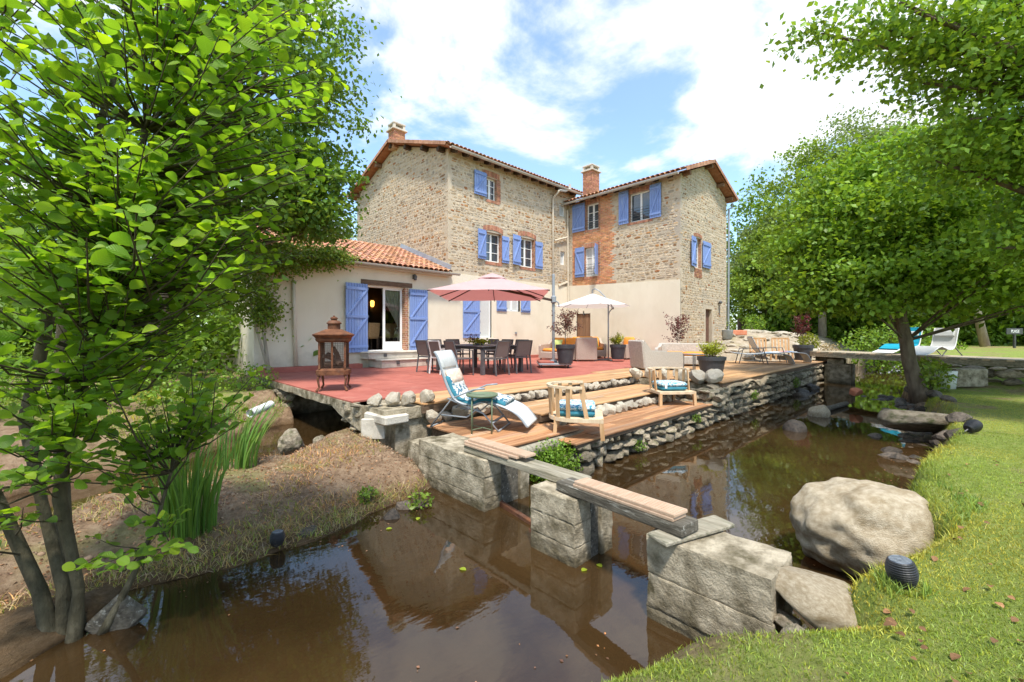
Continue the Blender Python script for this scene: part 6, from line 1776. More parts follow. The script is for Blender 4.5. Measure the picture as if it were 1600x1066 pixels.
for i, (X, Y, col_, lab) in enumerate([(13.0, 13.15, 0, 'white sling lounger on the footbridge facing the house'), (13.2, 14.5, 1, 'white lounger on the footbridge covered by a teal towel')]):
    pf = smooth_prof([(-.55, .86), (-.50, .70), (-.38, .30), (-.15, .20), (.2, .30), (.55, .14), (.85, .05)])
    l2 = relaxer('bridge_lounger', lab, W(X, Y, .39), vz(math.pi + .25), pf, .58, M_grey_sling if not col_ else M_whitepl, M_whitemetal)
    b = MB(); b.bar((-.49, 0, .76), (-.44, 0, .60), .50, .06, (1, 0, .3), bev=.02); part('head_pillow', b, M_grey_sling, l2)
    b = MB()
    for sy in (-.27, .27): b.tube([(-.40, sy, .30), (-.75, sy, .01)], .015, 6); b.tube([(-.1, sy, .2), (.1, sy, .01)], .015, 6)
    part('legs_frame', b, M_alu, l2)
    if col_:
        tw = thing('teal_towel', 'teal ribbed towel draped on the lounger behind the tree trunk', 'towel', l2.location, vz(math.pi + .25))
        b = MB(); V = []
        pq = pf[:26]
        for j, (s, z) in enumerate(pq): e = .010 * (j % 2); V += [(s + .02 + e, -.285, z + .03 + e), (s + .02 + e, .285, z + .03 + e), (s + .006, .285, z + .008), (s + .006, -.285, z + .008)]
        b.add(V, [(4 * j + k, 4 * j + (k + 1) % 4, 4 * j + 4 + (k + 1) % 4, 4 * j + 4 + k) for j in range(len(pq) - 1) for k in range(4)]); part('cloth', b, M_teal, tw)
rw = thing('lawn_retaining_wall', 'low rough stone retaining wall below the path by the bridge', 'wall', (8, -14, 0))
wall_stones(rw, (7.4, -13.0, 0), (6.6, -16.0, 0), -.25, .22, RK_grey, .16, .24, .3, .7, .2)
b = MB(); b.lathe([(.19, 0), (.22, .42), (.215, .43), (.20, .40)], 20, W(10.5, 10.35, -.25)); tag(b.build('white_tub', M_whitepl, smooth=True), 'white plastic tub behind the leaves at the tree foot', 'tub')
b = MB(); b.box(W(11.6, 10.9, -.05), (.9, .3, .45), rz=vz(.1), bev=.02); tag(b.build('concrete_block', M_concrete), 'dark concrete block in the low wall beside the white tub', 'block')
# sign
sg = thing('beach_sign', 'dark board sign on a post reading PLAGE at the far right', 'sign', W(19.9, 16.9, .50), vz(.25))
b = MB(); b.box((0, 0, .30), (.09, .05, .6)); part('post', b, M_black, sg)
b = MB(); b.box((-.08, -.04, .66), (.95, .03, .24), bev=.006); bd = part('board', b, M_black, sg)
tx = bpy.data.curves.new('lettering', 'FONT'); tx.body = 'PLAGE'; tx.size = .17; tx.align_x = 'CENTER'; tx.align_y = 'CENTER'; tx.extrude = .003; tx.shear = .15
to = bpy.data.objects.new('lettering', tx); COL.objects.link(to); bpy.context.view_layer.update()
tm = bpy.data.meshes.new_from_object(to.evaluated_get(bpy.context.evaluated_depsgraph_get())); bpy.data.objects.remove(to); tm.materials.clear(); tm.materials.append(M_signwhite)
to = bpy.data.objects.new('lettering', tm); COL.objects.link(to); to.parent = bd; to.location = (-.08, -.06, .655); to.rotation_euler = (R(90), 0, 0)
# solar garden lights
def solar(label, loc, tilt, rz, s=1.0):
    t = thing('solar_lamp', label, 'garden lamp', loc, rz, 'round black solar lamps'); t.rotation_euler = (tilt, tilt * .4, rz); t.scale = (s, s, s)
    pr_ = [(.042, 0)]
    for k in range(11):
        z = .008 + k * .0115; r_ = .048 + .020 * math.sin(math.pi * (k + .5) / 12.5); pr_ += [(r_, z), (r_ + .003, z + .004), (r_ + .003, z + .008), (r_ - .001, z + .0105)]
    pr_ += [(.056, .140), (.050, .144)]
    b = MB(); b.lathe(pr_, 30); part('ribbed_body', b, M_black, t)
    b = MB(); b.lathe([(.050, .1445), (.046, .146), (.002, .146)], 24); part('solar_panel', b, M_solar, t)
    b = MB(); b.tube([(0, 0, .0), (0, 0, -.06)], [.012, .004], 8); part('spike', b, M_black, t)
gzz = lambda p: Vector((p.x, p.y, float(ground_h(p.x, p.y))))
solar('black ribbed solar lamp on the lawn beside the boulder', gzz(W(2.0, 2.18, 0)) + Vector((0, 0, .005)), -.12, .4, .92)
solar('black solar lamp tipped over on the far lawn', gzz(W(5.89, 5.51, 0)) + Vector((0, 0, .06)), 1.1, .8, 1.15)
solar('weathered black solar lamp on the earth spit', gzz(W(-2.05, 3.72, 0)) + Vector((0, 0, .0)), .06, 1.4, .85)
solar('small dark solar lamp in the earth near the sluice abutment', gzz(W(-1.35, 6.0, 0)) + Vector((0, 0, .0)), .9, .4, .7)
# bits at the far gable
gzb = W(10.05, 19.9, 0); gz_ = float(ground_h(gzb.x, gzb.y))
b = MB(); b.lathe([(.20, 0), (.25, .42), (.255, .43), (.24, .42)], 20, (gzb.x, gzb.y, gz_)); tag(b.build('tin_bucket', M_galv, smooth=True), 'galvanised tin bucket at the corner of the stone wing', 'bucket')
gzb = W(10.7, 20.2, 0); gz_ = float(ground_h(gzb.x, gzb.y))
b = MB(); b.box((gzb.x, gzb.y, gz_ + .12), (.75, .3, .24), rz=vz(.1), bev=.03); tag(b.build('terracotta_trough', M_terracotta), 'terracotta trough next to the tin bucket', 'planter')
b = MB(); b.box((13.6, -8.6, float(ground_h(13.6, -8.6)) + .1), (.9, .5, .4), rz=.5, bev=.03); tag(b.build('stone_trough', M_conclight), 'pale stone trough on the ramp under the spiky shrub', 'planter')
fn = thing('board_fence', 'brown board fence behind the ramp under the trees', 'fence', (24, 0, .4))
f0, f1 = W(17.5, 33, 0), W(24, 36, 0)
for k in range(46):
    p = f0 + (f1 - f0) * (k / 45); b = MB(); b.box((p.x, p.y, 1.2), (.02, .16, 2.3 + .1 * math.sin(k)), rz=vz(.4)); b.build('board', M_fence, fn)

# clods and small stones of the dug earth
rng = np.random.default_rng(140); tv = rock_mesh('clod', 7, 1, .3, sharp=2); T = np.array([list(v.co) for v in tv.vertices]); TF = np.array([list(p.vertices) for p in tv.polygons])
n_ = 2400; x = rng.uniform(-12, -6.45, n_); y = rng.uniform(-9.15, -6.0, n_); z = ground_h(x, y); k_ = (z > -.72) & (rng.random(n_) < .35 + .65 * sst(-9.5, -7.5, x)); x, y, z = x[k_], y[k_], z[k_]; n_ = len(x)
sz = .006 + .022 * rng.random(n_) ** 3; an = rng.uniform(0, 6.28, n_); c_, s_ = np.cos(an), np.sin(an); sc_ = rng.uniform(.6, 1.4, (n_, 3)) * sz[:, None]
V = T[None] * sc_[:, None, :]; V = np.stack([V[..., 0] * c_[:, None] - V[..., 1] * s_[:, None], V[..., 0] * s_[:, None] + V[..., 1] * c_[:, None], V[..., 2]], -1) + np.stack([x, y, z], 1)[:, None, :]
cm = np_mesh('clods', V.reshape(-1, 3), (TF[None] + (np.arange(n_) * len(T))[:, None, None]).reshape(-1, 3), np.repeat(rng.uniform(.6, 1.3, (n_, 1)) * np.ones((1, 3)), len(T), 0))
o = link('clods', cm, mat('dug_soil', (.20, .13, .08), (.34, .235, .15), .95, 25, attr=True)); tag(o, 'small clods and stones of the dug earth spit', 'clods', kind='stuff')
# ------------------------------------------------------------------ vegetation
def tree(name, label, base, trunk, blobs, per, lsize, lm, bark, seed, spread=.30, group=None, limbs=14, limb_r=None, tmpl=LEAF4, cat='tree', upb=1.1, zf=.40):
    rng = np.random.default_rng(seed)
    t = thing(name, label, cat, base, 0, group); B = np.array(base)
    b = MB(); pts = [Vector(p) for p, r_ in trunk]; b.tube([p - Vector(base) for p in pts], [r_ for p, r_ in trunk], 12); part('trunk', b, bark, t, True)
    P = []; C = []; tips = []
    for (c, r_, n_) in blobs:
        tips.append(blob(rng, n_, c, r_, .12))
    tips = np.concatenate(tips); allP = []; allC = []; allA = []
    lb = MB(); tp = np.array([list(p) for p in pts])
    for i, q in enumerate(tips):
        if i % max(1, len(tips) // limbs) == 0:
            # limb from the trunk, starting lower than the tip
            cand = tp[(tp[:, 2] < q[2])]; s = cand[-1] if len(cand) else tp[-1]
            k = rng.integers(max(1, len(tp) // 2), len(tp)); s = tp[k] if tp[k][2] < q[2] else s
            mid = (s + q) / 2 + np.array([0, 0, .15 * np.linalg.norm(q - s) * .4])
            r0 = limb_r or max(.012, trunk[-1][1] * .8)
            lb.tube([Vector(s - B), Vector(mid - B), Vector(q - B)], [r0, r0 * .6, r0 * .2], 6)
    if lb.v: part('limbs', lb, bark, t, True)
    n_ = len(tips); tot = n_ * per
    sp_ = spread * rng.uniform(.6, 1.3, n_)
    off = rng.normal(size=(n_, per, 3)) * sp_[:, None, None] * np.array([1, 1, zf])
    P = (tips[:, None, :] + off).reshape(-1, 3)
    cl = rng.uniform(.78, 1.25, n_); C = tints(tot, rng, .78, 1.25, .22) * np.repeat(cl, per)[:, None]
    A = unit(rng.normal(size=(tot, 3)) + np.array([0, 0, -.35])); Nn = unit(rng.normal(size=(tot, 3)) * .75 + np.array([0, 0, upb]))
    leaf_obj('crown', P, A, Nn, rng.uniform(.65, 1.25, tot) * lsize, lm, t, C, tmpl, 'stuff')
    return t
V3 = Vector
# leaning tree on the lawn bank
bs0 = V3((4.66, -12.70, -.40))
tree('leaning_tree', 'leaning stream side tree with dense bright crown and rough trunk', bs0,
     [(W(9.74, 10.15, -.55), .23), (W(9.66, 10.2, -.15), .16), (W(9.50, 10.2, .4), .14), (W(9.42, 10.2, .9), .13), (W(9.26, 10.3, 1.9), .12), (W(9.30, 10.4, 3.0), .11), (W(9.3, 10.5, 4.4), .05)],
     [(W(8.7, 10.3, 2.5), (1.75, 1.9, .8), 130), (W(9.2, 10.8, 3.9), (2.2, 2.2, 1.3), 210), (W(10.9, 10.0, 3.0), (2.2, 2.2, 1.6), 200), (W(7.6, 10.8, 3.2), (.75, 1.1, .5), 36), (W(9.0, 11.4, 5.2), (1.2, 1.3, .8), 56), (W(10.6, 11.2, 5.6), (1.5, 1.5, .9), 80), (W(12.4, 9.2, 3.2), (1.7, 1.7, 1.8), 130), (W(7.6, 10.6, 1.9), (.5, .7, .25), 16), (W(8.2, 9.9, 1.75), (.7, .6, .2), 14)],
     64, .135, LF_mid, M_bark, 3, .36, limbs=30, zf=.30, limb_r=.03)
# branches of a tree standing outside on the right, reaching over the lawn
tree('overhanging_tree', 'tree outside the picture whose leafy boughs hang over the lawn at upper right', W(10.4, 6.6, -.2),
     [(W(10.4, 6.6, -.4), .3), (W(10.2, 6.6, 2), .24), (W(9.9, 6.6, 4), .2), (W(9.4, 6.5, 6), .12)],
     [(W(8.2, 6.3, 5.2), (1.8, 1.3, 1.5), 120), (W(6.7, 6.2, 5.2), (1.3, 1.0, .8), 60), (W(5.6, 6.3, 5.5), (.9, .8, .5), 24), (W(7.2, 6.4, 3.9), (1.0, 1.0, .5), 44), (W(9.0, 6.4, 3.4), (1.6, 1.2, 1.3), 120), (W(8.2, 6.6, 2.7), (.8, .8, .5), 30), (W(4.5, 6.3, 5.55), (.35, .3, .1), 5)],
     64, .100, LF_mid, M_bark, 9, .26, limbs=50, zf=.42)
# slender trees behind the wing
def bgtree(label, X, Y, h_, rx, lm, seed, lean=0, bark=None, z0=.6, low=.25, n=80, per=110, ls=.22, name='background_tree', group='trees behind the ramp'):
    base = W(X, Y, z0)
    tr_ = [(W(X, Y, z0 - .2), .02 * h_ + .04), (W(X + lean * .4, Y, z0 + h_ * .3), .014 * h_ + .03), (W(X + lean, Y, z0 + h_ * .75), .03)]
    cz = z0 + h_ * (low + 1) / 2; rz_ = h_ * (1 - low) / 2
    bl = [(W(X + lean, Y, cz), (rx, rx, rz_), n), (W(X + lean * .8 - rx * .3, Y, cz - rz_ * .35), (rx * .9, rx * .9, rz_ * .5), n // 3), (W(X + lean + rx * .2, Y, cz + rz_ * .45), (rx * .7, rx * .7, rz_ * .5), n // 4)]
    return tree(name, label, base, tr_, bl, per, ls, lm, bark or M_barkpale, seed, rx * .17, group, limbs=12)
bgtree('slender pale trunked tree leaning right behind the stone wing', 19.2, 33.0, 9.5, 2.6, LF_pale, 21, lean=1.0, low=.30)
bgtree('rounded yellow green tree showing just right of the wing gable', 18.3, 30.5, 8.2, 2.2, LF_bright, 22, low=.12)
bgtree('bright green tree behind the red maple pot', 20.0, 27.5, 10.5, 3.2, LF_bright, 23, low=.16)
bgtree('tall feathery tree rising above the leaning tree crown', 25.5, 31.0, 17.5, 4.0, LF_pale, 24, low=.18, n=120)
bgtree('tall green tree behind the leaning tree on its house side', 22.6, 33.0, 15.5, 3.3, LF_bright, 25, low=.15, n=110)
bgtree('dark tree behind the footbridge', 21.5, 24.0, 11, 3.4, LF_dark, 26, low=.12, bark=M_bark, n=110)
bgtree('pale leaning birch to the right of the bridge loungers', 25.5, 23.0, 8.5, 2.4, LF_pale, 27, lean=-1.6, low=.30, ls=.16)
bgtree('broad dark tree at the right edge behind the sign', 30.5, 25.0, 12, 4.2, LF_dark, 28, low=.10, bark=M_bark, n=120)
bgtree('small far tree peeping over the extension roof ridge', -12.6, 34.0, 8.6, 2.4, LF_pale, 29, low=.2, group='trees behind the house')
# the wood beyond: one mass
def wood(label, arr, seed, lm, ls=.30, per=80):
    rng = np.random.default_rng(seed); P = []; C = []
    for (X, Y, h_, rx) in arr:
        c = W(X, Y, h_ * .5); q = blob(rng, int(26 + h_ * 4), c, (rx, rx, h_ * .55), .1)
        q[:, 2] = np.maximum(q[:, 2], .2); off = rng.normal(size=(len(q), per, 3)) * rx * .2
        P.append((q[:, None] + off).reshape(-1, 3)); C.append(tints(len(q) * per, rng, .55, 1.2, .2) * np.repeat(rng.uniform(.75, 1.2, len(q)), per)[:, None])
    P = np.concatenate(P); C = np.concatenate(C); n_ = len(P)
    o = leaf_obj('woodland', P, unit(rng.normal(size=(n_, 3))), unit(rng.normal(size=(n_, 3)) + [0, 0, .9]), rng.uniform(.6, 1.3, n_) * ls, lm, None, C)
    return tag(o, label, 'wood', kind='stuff')
rw_ = random.Random(5)
wood('dense green wood closing the view beyond the footbridge', [(17.0 + 2.4 * k + rw_.uniform(-.8, .8), 40 - .9 * k + rw_.uniform(-2, 2), rw_.uniform(10, 15), rw_.uniform(2.8, 3.8)) for k in range(13)] +
     [(18.5 + 2.2 * k, 30 - .6 * k, rw_.uniform(2.2, 3.6), rw_.uniform(1.6, 2.2)) for k in range(8)], 31, LF_mid)
wood('dark wood behind the alder on the far bank', [(-9 - 2.6 * k + rw_.uniform(-.8, .8), 23 - .8 * k + rw_.uniform(-2, 2), rw_.uniform(6, 9), rw_.uniform(2.2, 3.2)) for k in range(11)] +
     [(-6.8 - 1.5 * k, 12.5 + rw_.uniform(-1, 1.5), rw_.uniform(1.4, 2.6), rw_.uniform(.9, 1.4)) for k in range(7)] + [(-10.5 - 2.2 * k, 15 - .5 * k, rw_.uniform(5.5, 8), rw_.uniform(1.8, 2.4)) for k in range(6)], 32, LF_mid, .2)
# dark tree behind the alder
tree('walnut_tree', 'dark leaved tree with small leaves behind the foreground alder', W(-7.9, 9.2, -.2),
     [(W(-7.9, 9.2, -.4), .2), (W(-7.5, 9.2, 2), .16), (W(-6.4, 9.2, 5), .09)],
     [(W(-5.0, 9.0, 6.2), (1.85, 1.7, 2.1), 120), (W(-5.4, 9.2, 4.2), (2.0, 1.8, 1.5), 120), (W(-4.3, 9.0, 4.0), (.9, 1.0, 1.0), 40), (W(-6.6, 8.5, 5), (1.8, 1.5, 2.6), 80), (W(-4.9, 9, 7.8), (1.6, 1.5, 1.1), 50)], 80, .115, LF_dark, M_bark, 41, .26, limbs=40)
# wisteria on the extension
t = thing('wisteria', 'yellow green climbing vine covering the corner and eave of the extension', 'vine', (-6.0, -.3, 0)); rng = np.random.default_rng(51)
b = MB(); b.tube([(-.1, 0, 0), (-.25, -.05, 1.2), (.05, -.1, 2.4), (.5, -.1, 3.2)], [.05, .04, .03, .02], 8); b.tube([(-.1, 0, 0), (-.5, -.1, 1.5), (-.7, -.2, 2.9)], [.04, .03, .02], 8); part('stem', b, M_barkpale, t)
Q = np.concatenate([blob(rng, 60, (-6.0, -.35, 3.1), (1.0, .35, .5), 0), blob(rng, 60, (-5.1, -.38, 3.28), (.9, .28, .34), 0), blob(rng, 34, (-4.35, -.42, 3.38), (.6, .15, .16), 0), blob(rng, 70, (-6.7, -.5, 2.3), (.75, .5, 1.1), 0), blob(rng, 30, (-6.2, -.4, 1.7), (.35, .25, .8), 0), blob(rng, 60, (-7.8, -.9, 2.6), (.9, .6, 1.2), 0)])
n_ = len(Q) * 34; P = (Q[:, None] + rng.normal(size=(len(Q), 34, 3)) * [.16, .10, .13]).reshape(-1, 3)
leaf_obj('foliage', P, rng.normal(size=(n_, 3)) + [0, -.3, -.8], unit(rng.normal(size=(n_, 3)) + [-.2, -.8, .7]), rng.uniform(.05, .11, n_), LF_bright, t, tints(n_, rng, .6, 1.25), kind='stuff')
# foreground alder --------------------------------------------------
al = thing('alder_tree', 'foreground alder with large glossy round leaves filling the upper left', 'tree', W(-2.72, 2.62, -.75)); AB = np.array(al.location); rng = np.random.default_rng(77)
stems = [
    [(W(-2.80, 2.62, -.90), .055), (W(-2.90, 2.62, -.50), .038), (W(-3.08, 2.60, -.05), .033), (W(-3.30, 2.55, .5), .044), (W(-3.35, 2.5, 1.5), .034), (W(-3.1, 2.5, 2.8), .018)],
    [(W(-2.76, 2.64, -.90), .050), (W(-2.80, 2.66, -.50), .033), (W(-3.02, 2.74, .0), .030), (W(-3.25, 2.85, .5), .038), (W(-3.1, 2.9, 1.4), .03), (W(-2.6, 2.8, 2.8), .015)],
    [(W(-2.70, 2.62, -.90), .046), (W(-2.68, 2.64, -.50), .029), (W(-2.82, 2.66, .05), .036), (W(-2.80, 2.68, .45), .032), (W(-2.50, 2.6, 1.1), .026), (W(-2.2, 2.5, 2.0), .020), (W(-2.0, 2.5, 3.1), .012)],
    [(W(-2.74, 2.68, -.85), .060), (W(-3.05, 2.9, -.2), .045), (W(-3.4, 3.2, .8), .035), (W(-3.5, 3.4, 2.2), .02)],
    [(W(-2.58, 2.68, -.82), .030), (W(-2.45, 2.75, -.50), .018), (W(-2.33, 2.80, -.15), .012), (W(-2.25, 2.85, .25), .008)]]
pool = []
for s in stems:
    b = MB(); pts = [p for p, r_ in s]
    sm = []
    for i in range(len(s) - 1):
        for k in range(4): q = k / 4; sm.append((pts[i].lerp(pts[i + 1], q), s[i][1] + (s[i + 1][1] - s[i][1]) * q))
    sm.append(s[-1])
    b.tube([p - al.location for p, r_ in sm], [r_ for p, r_ in sm], 10); part('stem', b, M_barkyoung, al, True)
    pool += [(np.array(p), r_) for p, r_ in sm if p.z > -.35]
poolP = np.array([p for p, r_ in pool]); 
def in_cam(p):
    d = p - np.array(CAM); c, s = math.cos(HEAD), math.sin(HEAD); return d[0] * c - d[1] * s, d[0] * s + d[1] * c
tw = MB(); LP, LA, LN, LS, LC = [], [], [], [], []
vols = [((-2.45, 2.45, 2.40), (1.15, .95, 1.30), 340), ((-2.0, 2.35, 1.60), (.72, .75, .62), 105), ((-2.55, 2.3, 1.15), (.8, .8, .65), 95), ((-2.25, 2.6, .80), (.68, .6, .30), 60), ((-2.7, 2.3, .35), (.55, .5, .35), 40), ((-2.45, 2.5, .45), (.5, .4, .25), 30), ((-2.20, 2.50, -.16), (.36, .3, .16), 14), ((-1.62, 2.6, 2.55), (.58, .6, .95), 130), ((-1.65, 2.75, 1.75), (.34, .4, .40), 18), ((-1.80, 2.75, .62), (.26, .3, .12), 8), ((-2.7, 2.2, 2.0), (.7, .7, 1.2), 90)]
for (c, r_, n_) in vols:
    for _ in range(n_):
        d = rng.normal(size=3); d /= np.linalg.norm(d); q = rng.uniform(.15, 1) ** .45
        X, Y, z = c[0] + d[0] * r_[0] * q, c[1] + d[1] * r_[1] * q, c[2] + d[2] * r_[2] * q
        if Y < 1.30 or abs(X / Y) > 1.45: continue
        tip = np.array(W(X, Y, z))
        # leave from wood a little lower than the tip
        cost = np.linalg.norm(poolP - tip, axis=1) + np.where(poolP[:, 2] > tip[2] - .1, 1.2, 0)
        s0 = poolP[int(np.argmin(cost + rng.uniform(0, .25, len(cost))))]
        v = tip - s0; Lt = np.linalg.norm(v)
        if Lt < .12: continue
        mid = s0 + v * .5 + np.array([0, 0, -.06 * Lt]) + rng.normal(size=3) * .05 * Lt
        r0 = min(.010, .0035 + .005 * Lt)
        tw.tube([Vector(s0 - AB), Vector(mid - AB), Vector(tip - AB)], [r0, r0 * .65, r0 * .25], 5, False)
        # leaves along the outer part
        span = min(.55, Lt * .75); m_ = max(4, int(span / .048)); sd = 1
        dv_ = v / Lt; sidev = unit(np.cross(dv_, [0, 0, 1.0]))
        for k in range(m_):
            f_ = 1 - (span / Lt) * (k / m_); p = (1 - f_) ** 2 * s0 + 2 * f_ * (1 - f_) * mid + f_ ** 2 * tip
            sd = -sd; a_ = unit(dv_ * rng.uniform(.35, .9) + sidev * sd * rng.uniform(.5, 1.1) + np.array([0, 0, rng.uniform(-.25, .55)]))
            young = k < 3
            LP.append(p + a_ * .012); LA.append(a_); LN.append(unit(np.array([0, 0, 1.0]) + rng.normal(size=3) * .62 + sidev * sd * -.25))
            LS.append(rng.uniform(.045, .100) * (.8 if young else 1)); b_ = rng.uniform(.75, 1.2); y_ = .55 * rng.random() ** 2 + (.45 if young and rng.random() < .5 else 0)
            LC.append((b_ * (1 + y_ * 1.05), b_ * (1 + .5 * y_), b_ * (1 - .2 * y_)))
LP, LA, LN, LS, LC = map(np.array, (LP, LA, LN, LS, LC))
dpt = np.array([in_cam(p) for p in LP]); px = dpt[:, 0] / dpt[:, 1]; size_ = LS / dpt[:, 1]
order = np.argsort(-(size_ * ((px > -1.15) & (px < -.3)) * (LP[:, 2] < 3.3) * (LP[:, 2] > -.5))); near = order[:300]; restm = np.ones(len(LP), bool); restm[near] = False
print('alder leaves', len(LP)); part('twigs', tw, M_barkyoung, al, True)
rngf = np.random.default_rng(3)
# big leaf outline with a serrated-looking wavy margin
LEAFB = (np.array([(0, 0, 0), (.12, .16, .02), (.32, .34, .06), (.58, .42, .09), (.82, .33, .05), (.97, .13, -.01), (1.0, 0, -.04), (.97, -.13, -.01), (.82, -.33, .05), (.58, -.42, .09), (.32, -.34, .06), (.12, -.16, .02), (.25, 0, -.005), (.5, 0, .0), (.78, 0, -.01)]),
         np.array([(0, 12, 1), (1, 12, 2), (12, 13, 2), (2, 13, 3), (13, 14, 3), (3, 14, 4), (14, 5, 4), (14, 6, 5), (0, 11, 12), (11, 10, 12), (12, 10, 13), (10, 9, 13), (13, 9, 14), (9, 8, 14), (14, 8, 7), (14, 7, 6)]))
def curl(sz, sw, droop):
    T = LEAFB[0].copy(); T[:, 2] = T[:, 2] * sz - droop * T[:, 0] ** 2; T[:, 1] *= sw
    T[:, 1] += .05 * np.sin(T[:, 0] * 5) * (sw < 1); T[1:12:2, 0] -= .02; return (T, LEAFB[1])
LVAR = [curl(.5, 1.0, .05), curl(1.5, .86, .16), curl(2.3, .78, .02), curl(.9, 1.06, .26)]
rid = np.where(restm)[0]
for k in range(4):
    q = rid[k::4]; leaf_obj('leaves', LP[q], LA[q], LN[q], LS[q], LF_alder, al, LC[q], LVAR[k], 'stuff', True)
for i in near: leaf_obj('leaf', LP[i:i + 1], LA[i:i + 1], LN[i:i + 1], LS[i:i + 1], LF_alder, al, LC[i:i + 1], LVAR[i % 4], None, True)
# fallen stump timber at the alder foot
b = MB(); b.bar(W(-2.62, 2.70, -.84), W(-2.44, 2.76, -.66), .07, .22, (0, 0, 1), bev=.02); tag(b.build('timber_stump', M_darkbeam), 'old cut timber end leaning at the alder foot', 'timber')
hr = thing('alder_root_mound', 'earthy root mound under the alder stems at the water', 'mound', W(-2.9, 2.75, -.9))
m = rock_mesh('root_mass', 91, 4, .3, sharp=0); m.materials.append(M_ground); at = m.attributes.new('Col', 'FLOAT_COLOR', 'POINT'); at.data.foreach_set('color', np.tile([.05, .55, 0, 1], len(m.vertices)).astype(np.float32))
o = piece('root_mass', m, hr, (-.2, .05, -.02), (0, 0, .5), (.62, .42, .24))

# ------------------------------------------------------------------ low plants
def tuft(name, label, base, n_, h_, spread, lm, seed, w=.012, curl=.35, cat='plant', seg=5, kind=None, lean=(0, 0)):
    rng = np.random.default_rng(seed); V = []; F_ = []; C = []
    for k in range(n_):
        a_ = rng.uniform(0, 6.28); q = spread * rng.random() ** .6; bx, by = math.cos(a_) * q, math.sin(a_) * q
        hh = h_ * rng.uniform(.55, 1.05); out = np.array([math.cos(a_ + rng.normal() * .5), math.sin(a_ + rng.normal() * .5)]) * curl * hh * rng.uniform(.2, 1.1) + np.array(lean) * hh
        th = rng.uniform(0, 3.14); sx, sy = math.cos(th) * w * rng.uniform(.6, 1.2), math.sin(th) * w
        o_ = len(V); c = tints(1, rng, .7, 1.3, .25)[0]
        for j in range(seg + 1):
            s = j / seg; ww = (1 - s ** 2.2) * .9 + .05; x, y, z = bx + out[0] * s ** 2, by + out[1] * s ** 2, hh * (s - .18 * curl * s ** 3)
            V += [(x - sx * ww, y - sy * ww, z), (x + sx * ww, y + sy * ww, z)]; C += [c, c]
        for j in range(seg): F_.append((o_ + 2 * j, o_ + 2 * j + 1, o_ + 2 * j + 3, o_ + 2 * j + 2))
    m = np_mesh(name, np.array(V), np.array(F_), np.array(C)); m.materials.append(lm)
    o = bpy.data.objects.new(name, m); COL.objects.link(o); o.location = base
    return tag(o, label, cat, kind=kind)
def gz(X, Y): p = W(X, Y, 0); p.z = float(ground_h(p.x, p.y)); return p
tuft('iris_clump', 'tall clump of green iris reeds on the earth spit', gz(-2.82, 3.72) + V3((0, 0, -.03)), 150, 1.0, .20, LF_reed, 61, .013, .28)
tuft('reed_clump', 'shorter leaning reeds behind the iris clump', gz(-3.35, 5.2) + V3((0, 0, -.03)), 70, .95, .22, LF_reed, 62, .012, .35, lean=(.25, .1))
def bushy(name, label, c, r_, n_, size, lm, seed, cat='shrub', stem=True, lo=.55, hi=1.3):
    rng = np.random.default_rng(seed); t = thing(name, label, cat, c); q = blob(rng, n_, (c[0], c[1], c[2] + r_[2] * .8), r_, .15); q[:, 2] = np.maximum(q[:, 2], c[2] - .02)
    b = MB()
    for k in range(12): b.tube([(0, 0, 0), Vector(q[k]) - Vector(c)], [.012, .004], 5, False)
    part('stems', b, M_bark, t)
    leaf_obj('foliage', q, rng.normal(size=q.shape) + [0, 0, .2], unit(rng.normal(size=q.shape) + [0, 0, 1.1]), rng.uniform(.6, 1.25, n_) * size, lm, t, tints(n_, rng, lo, hi), kind='stuff')
    return t
bushy('watercress_clump', 'leafy green clump growing at the foot of the quay wall', W(.52, 5.55, -.85), (.50, .34, .30), 2600, .042, LF_mid, 71, 'plant')
bushy('bank_shrub', 'green leafy shrub at the foot of the leaning tree', W(10.1, 10.3, -.3), (.65, .4, .45), 700, .10, LF_bright, 72)
bushy('spiky_shrub', 'yellow green upright shrub in the stone trough on the ramp', (13.6, -8.6, float(ground_h(13.6, -8.6)) + .2), (.55, .45, .45), 900, .09, LF_lime, 73, lo=.4, hi=.8)
gb = W(10.35, 20.6, 0); bushy('corner_shrub', 'small green shrub behind the tin bucket', (gb.x, gb.y, float(ground_h(gb.x, gb.y))), (.5, .4, .5), 500, .09, LF_bright, 74)
bushy('reflection_screen_bush', 'added bush hiding the bright sky reflection on the stream beyond the footbridge', V3((18.5, -11.2, -.7)), (2.2, 2.4, 1.3), 2600, .16, LF_mid, 76)  # bush added over the water to hide white sky reflections under the bridge
gb = W(13.6, 24, 0); bushy('ramp_shrub', 'green bush at the top of the ramp by the pale trunk', (gb.x, gb.y, float(ground_h(gb.x, gb.y))), (.7, .6, .6), 500, .12, LF_mid, 75)
for i, (X, Y, r_, lab) in enumerate([(-4.6, 8.4, .45, 'low weeds on the far bank beside the drain pipe'), (-5.4, 7.6, .6, 'leafy weeds on the far bank behind the reeds'), (-6.6, 7.0, .7, 'weeds on the far bank behind the alder stems'), (-3.9, 6.9, .3, 'small weeds at the water edge left of the culvert')]):
    p = gz(X, Y); bushy('bank_weeds', lab, p, (r_, r_ * .8, r_ * .45), int(600 * r_ + 150), .055, LF_mid, 80 + i, 'weeds')
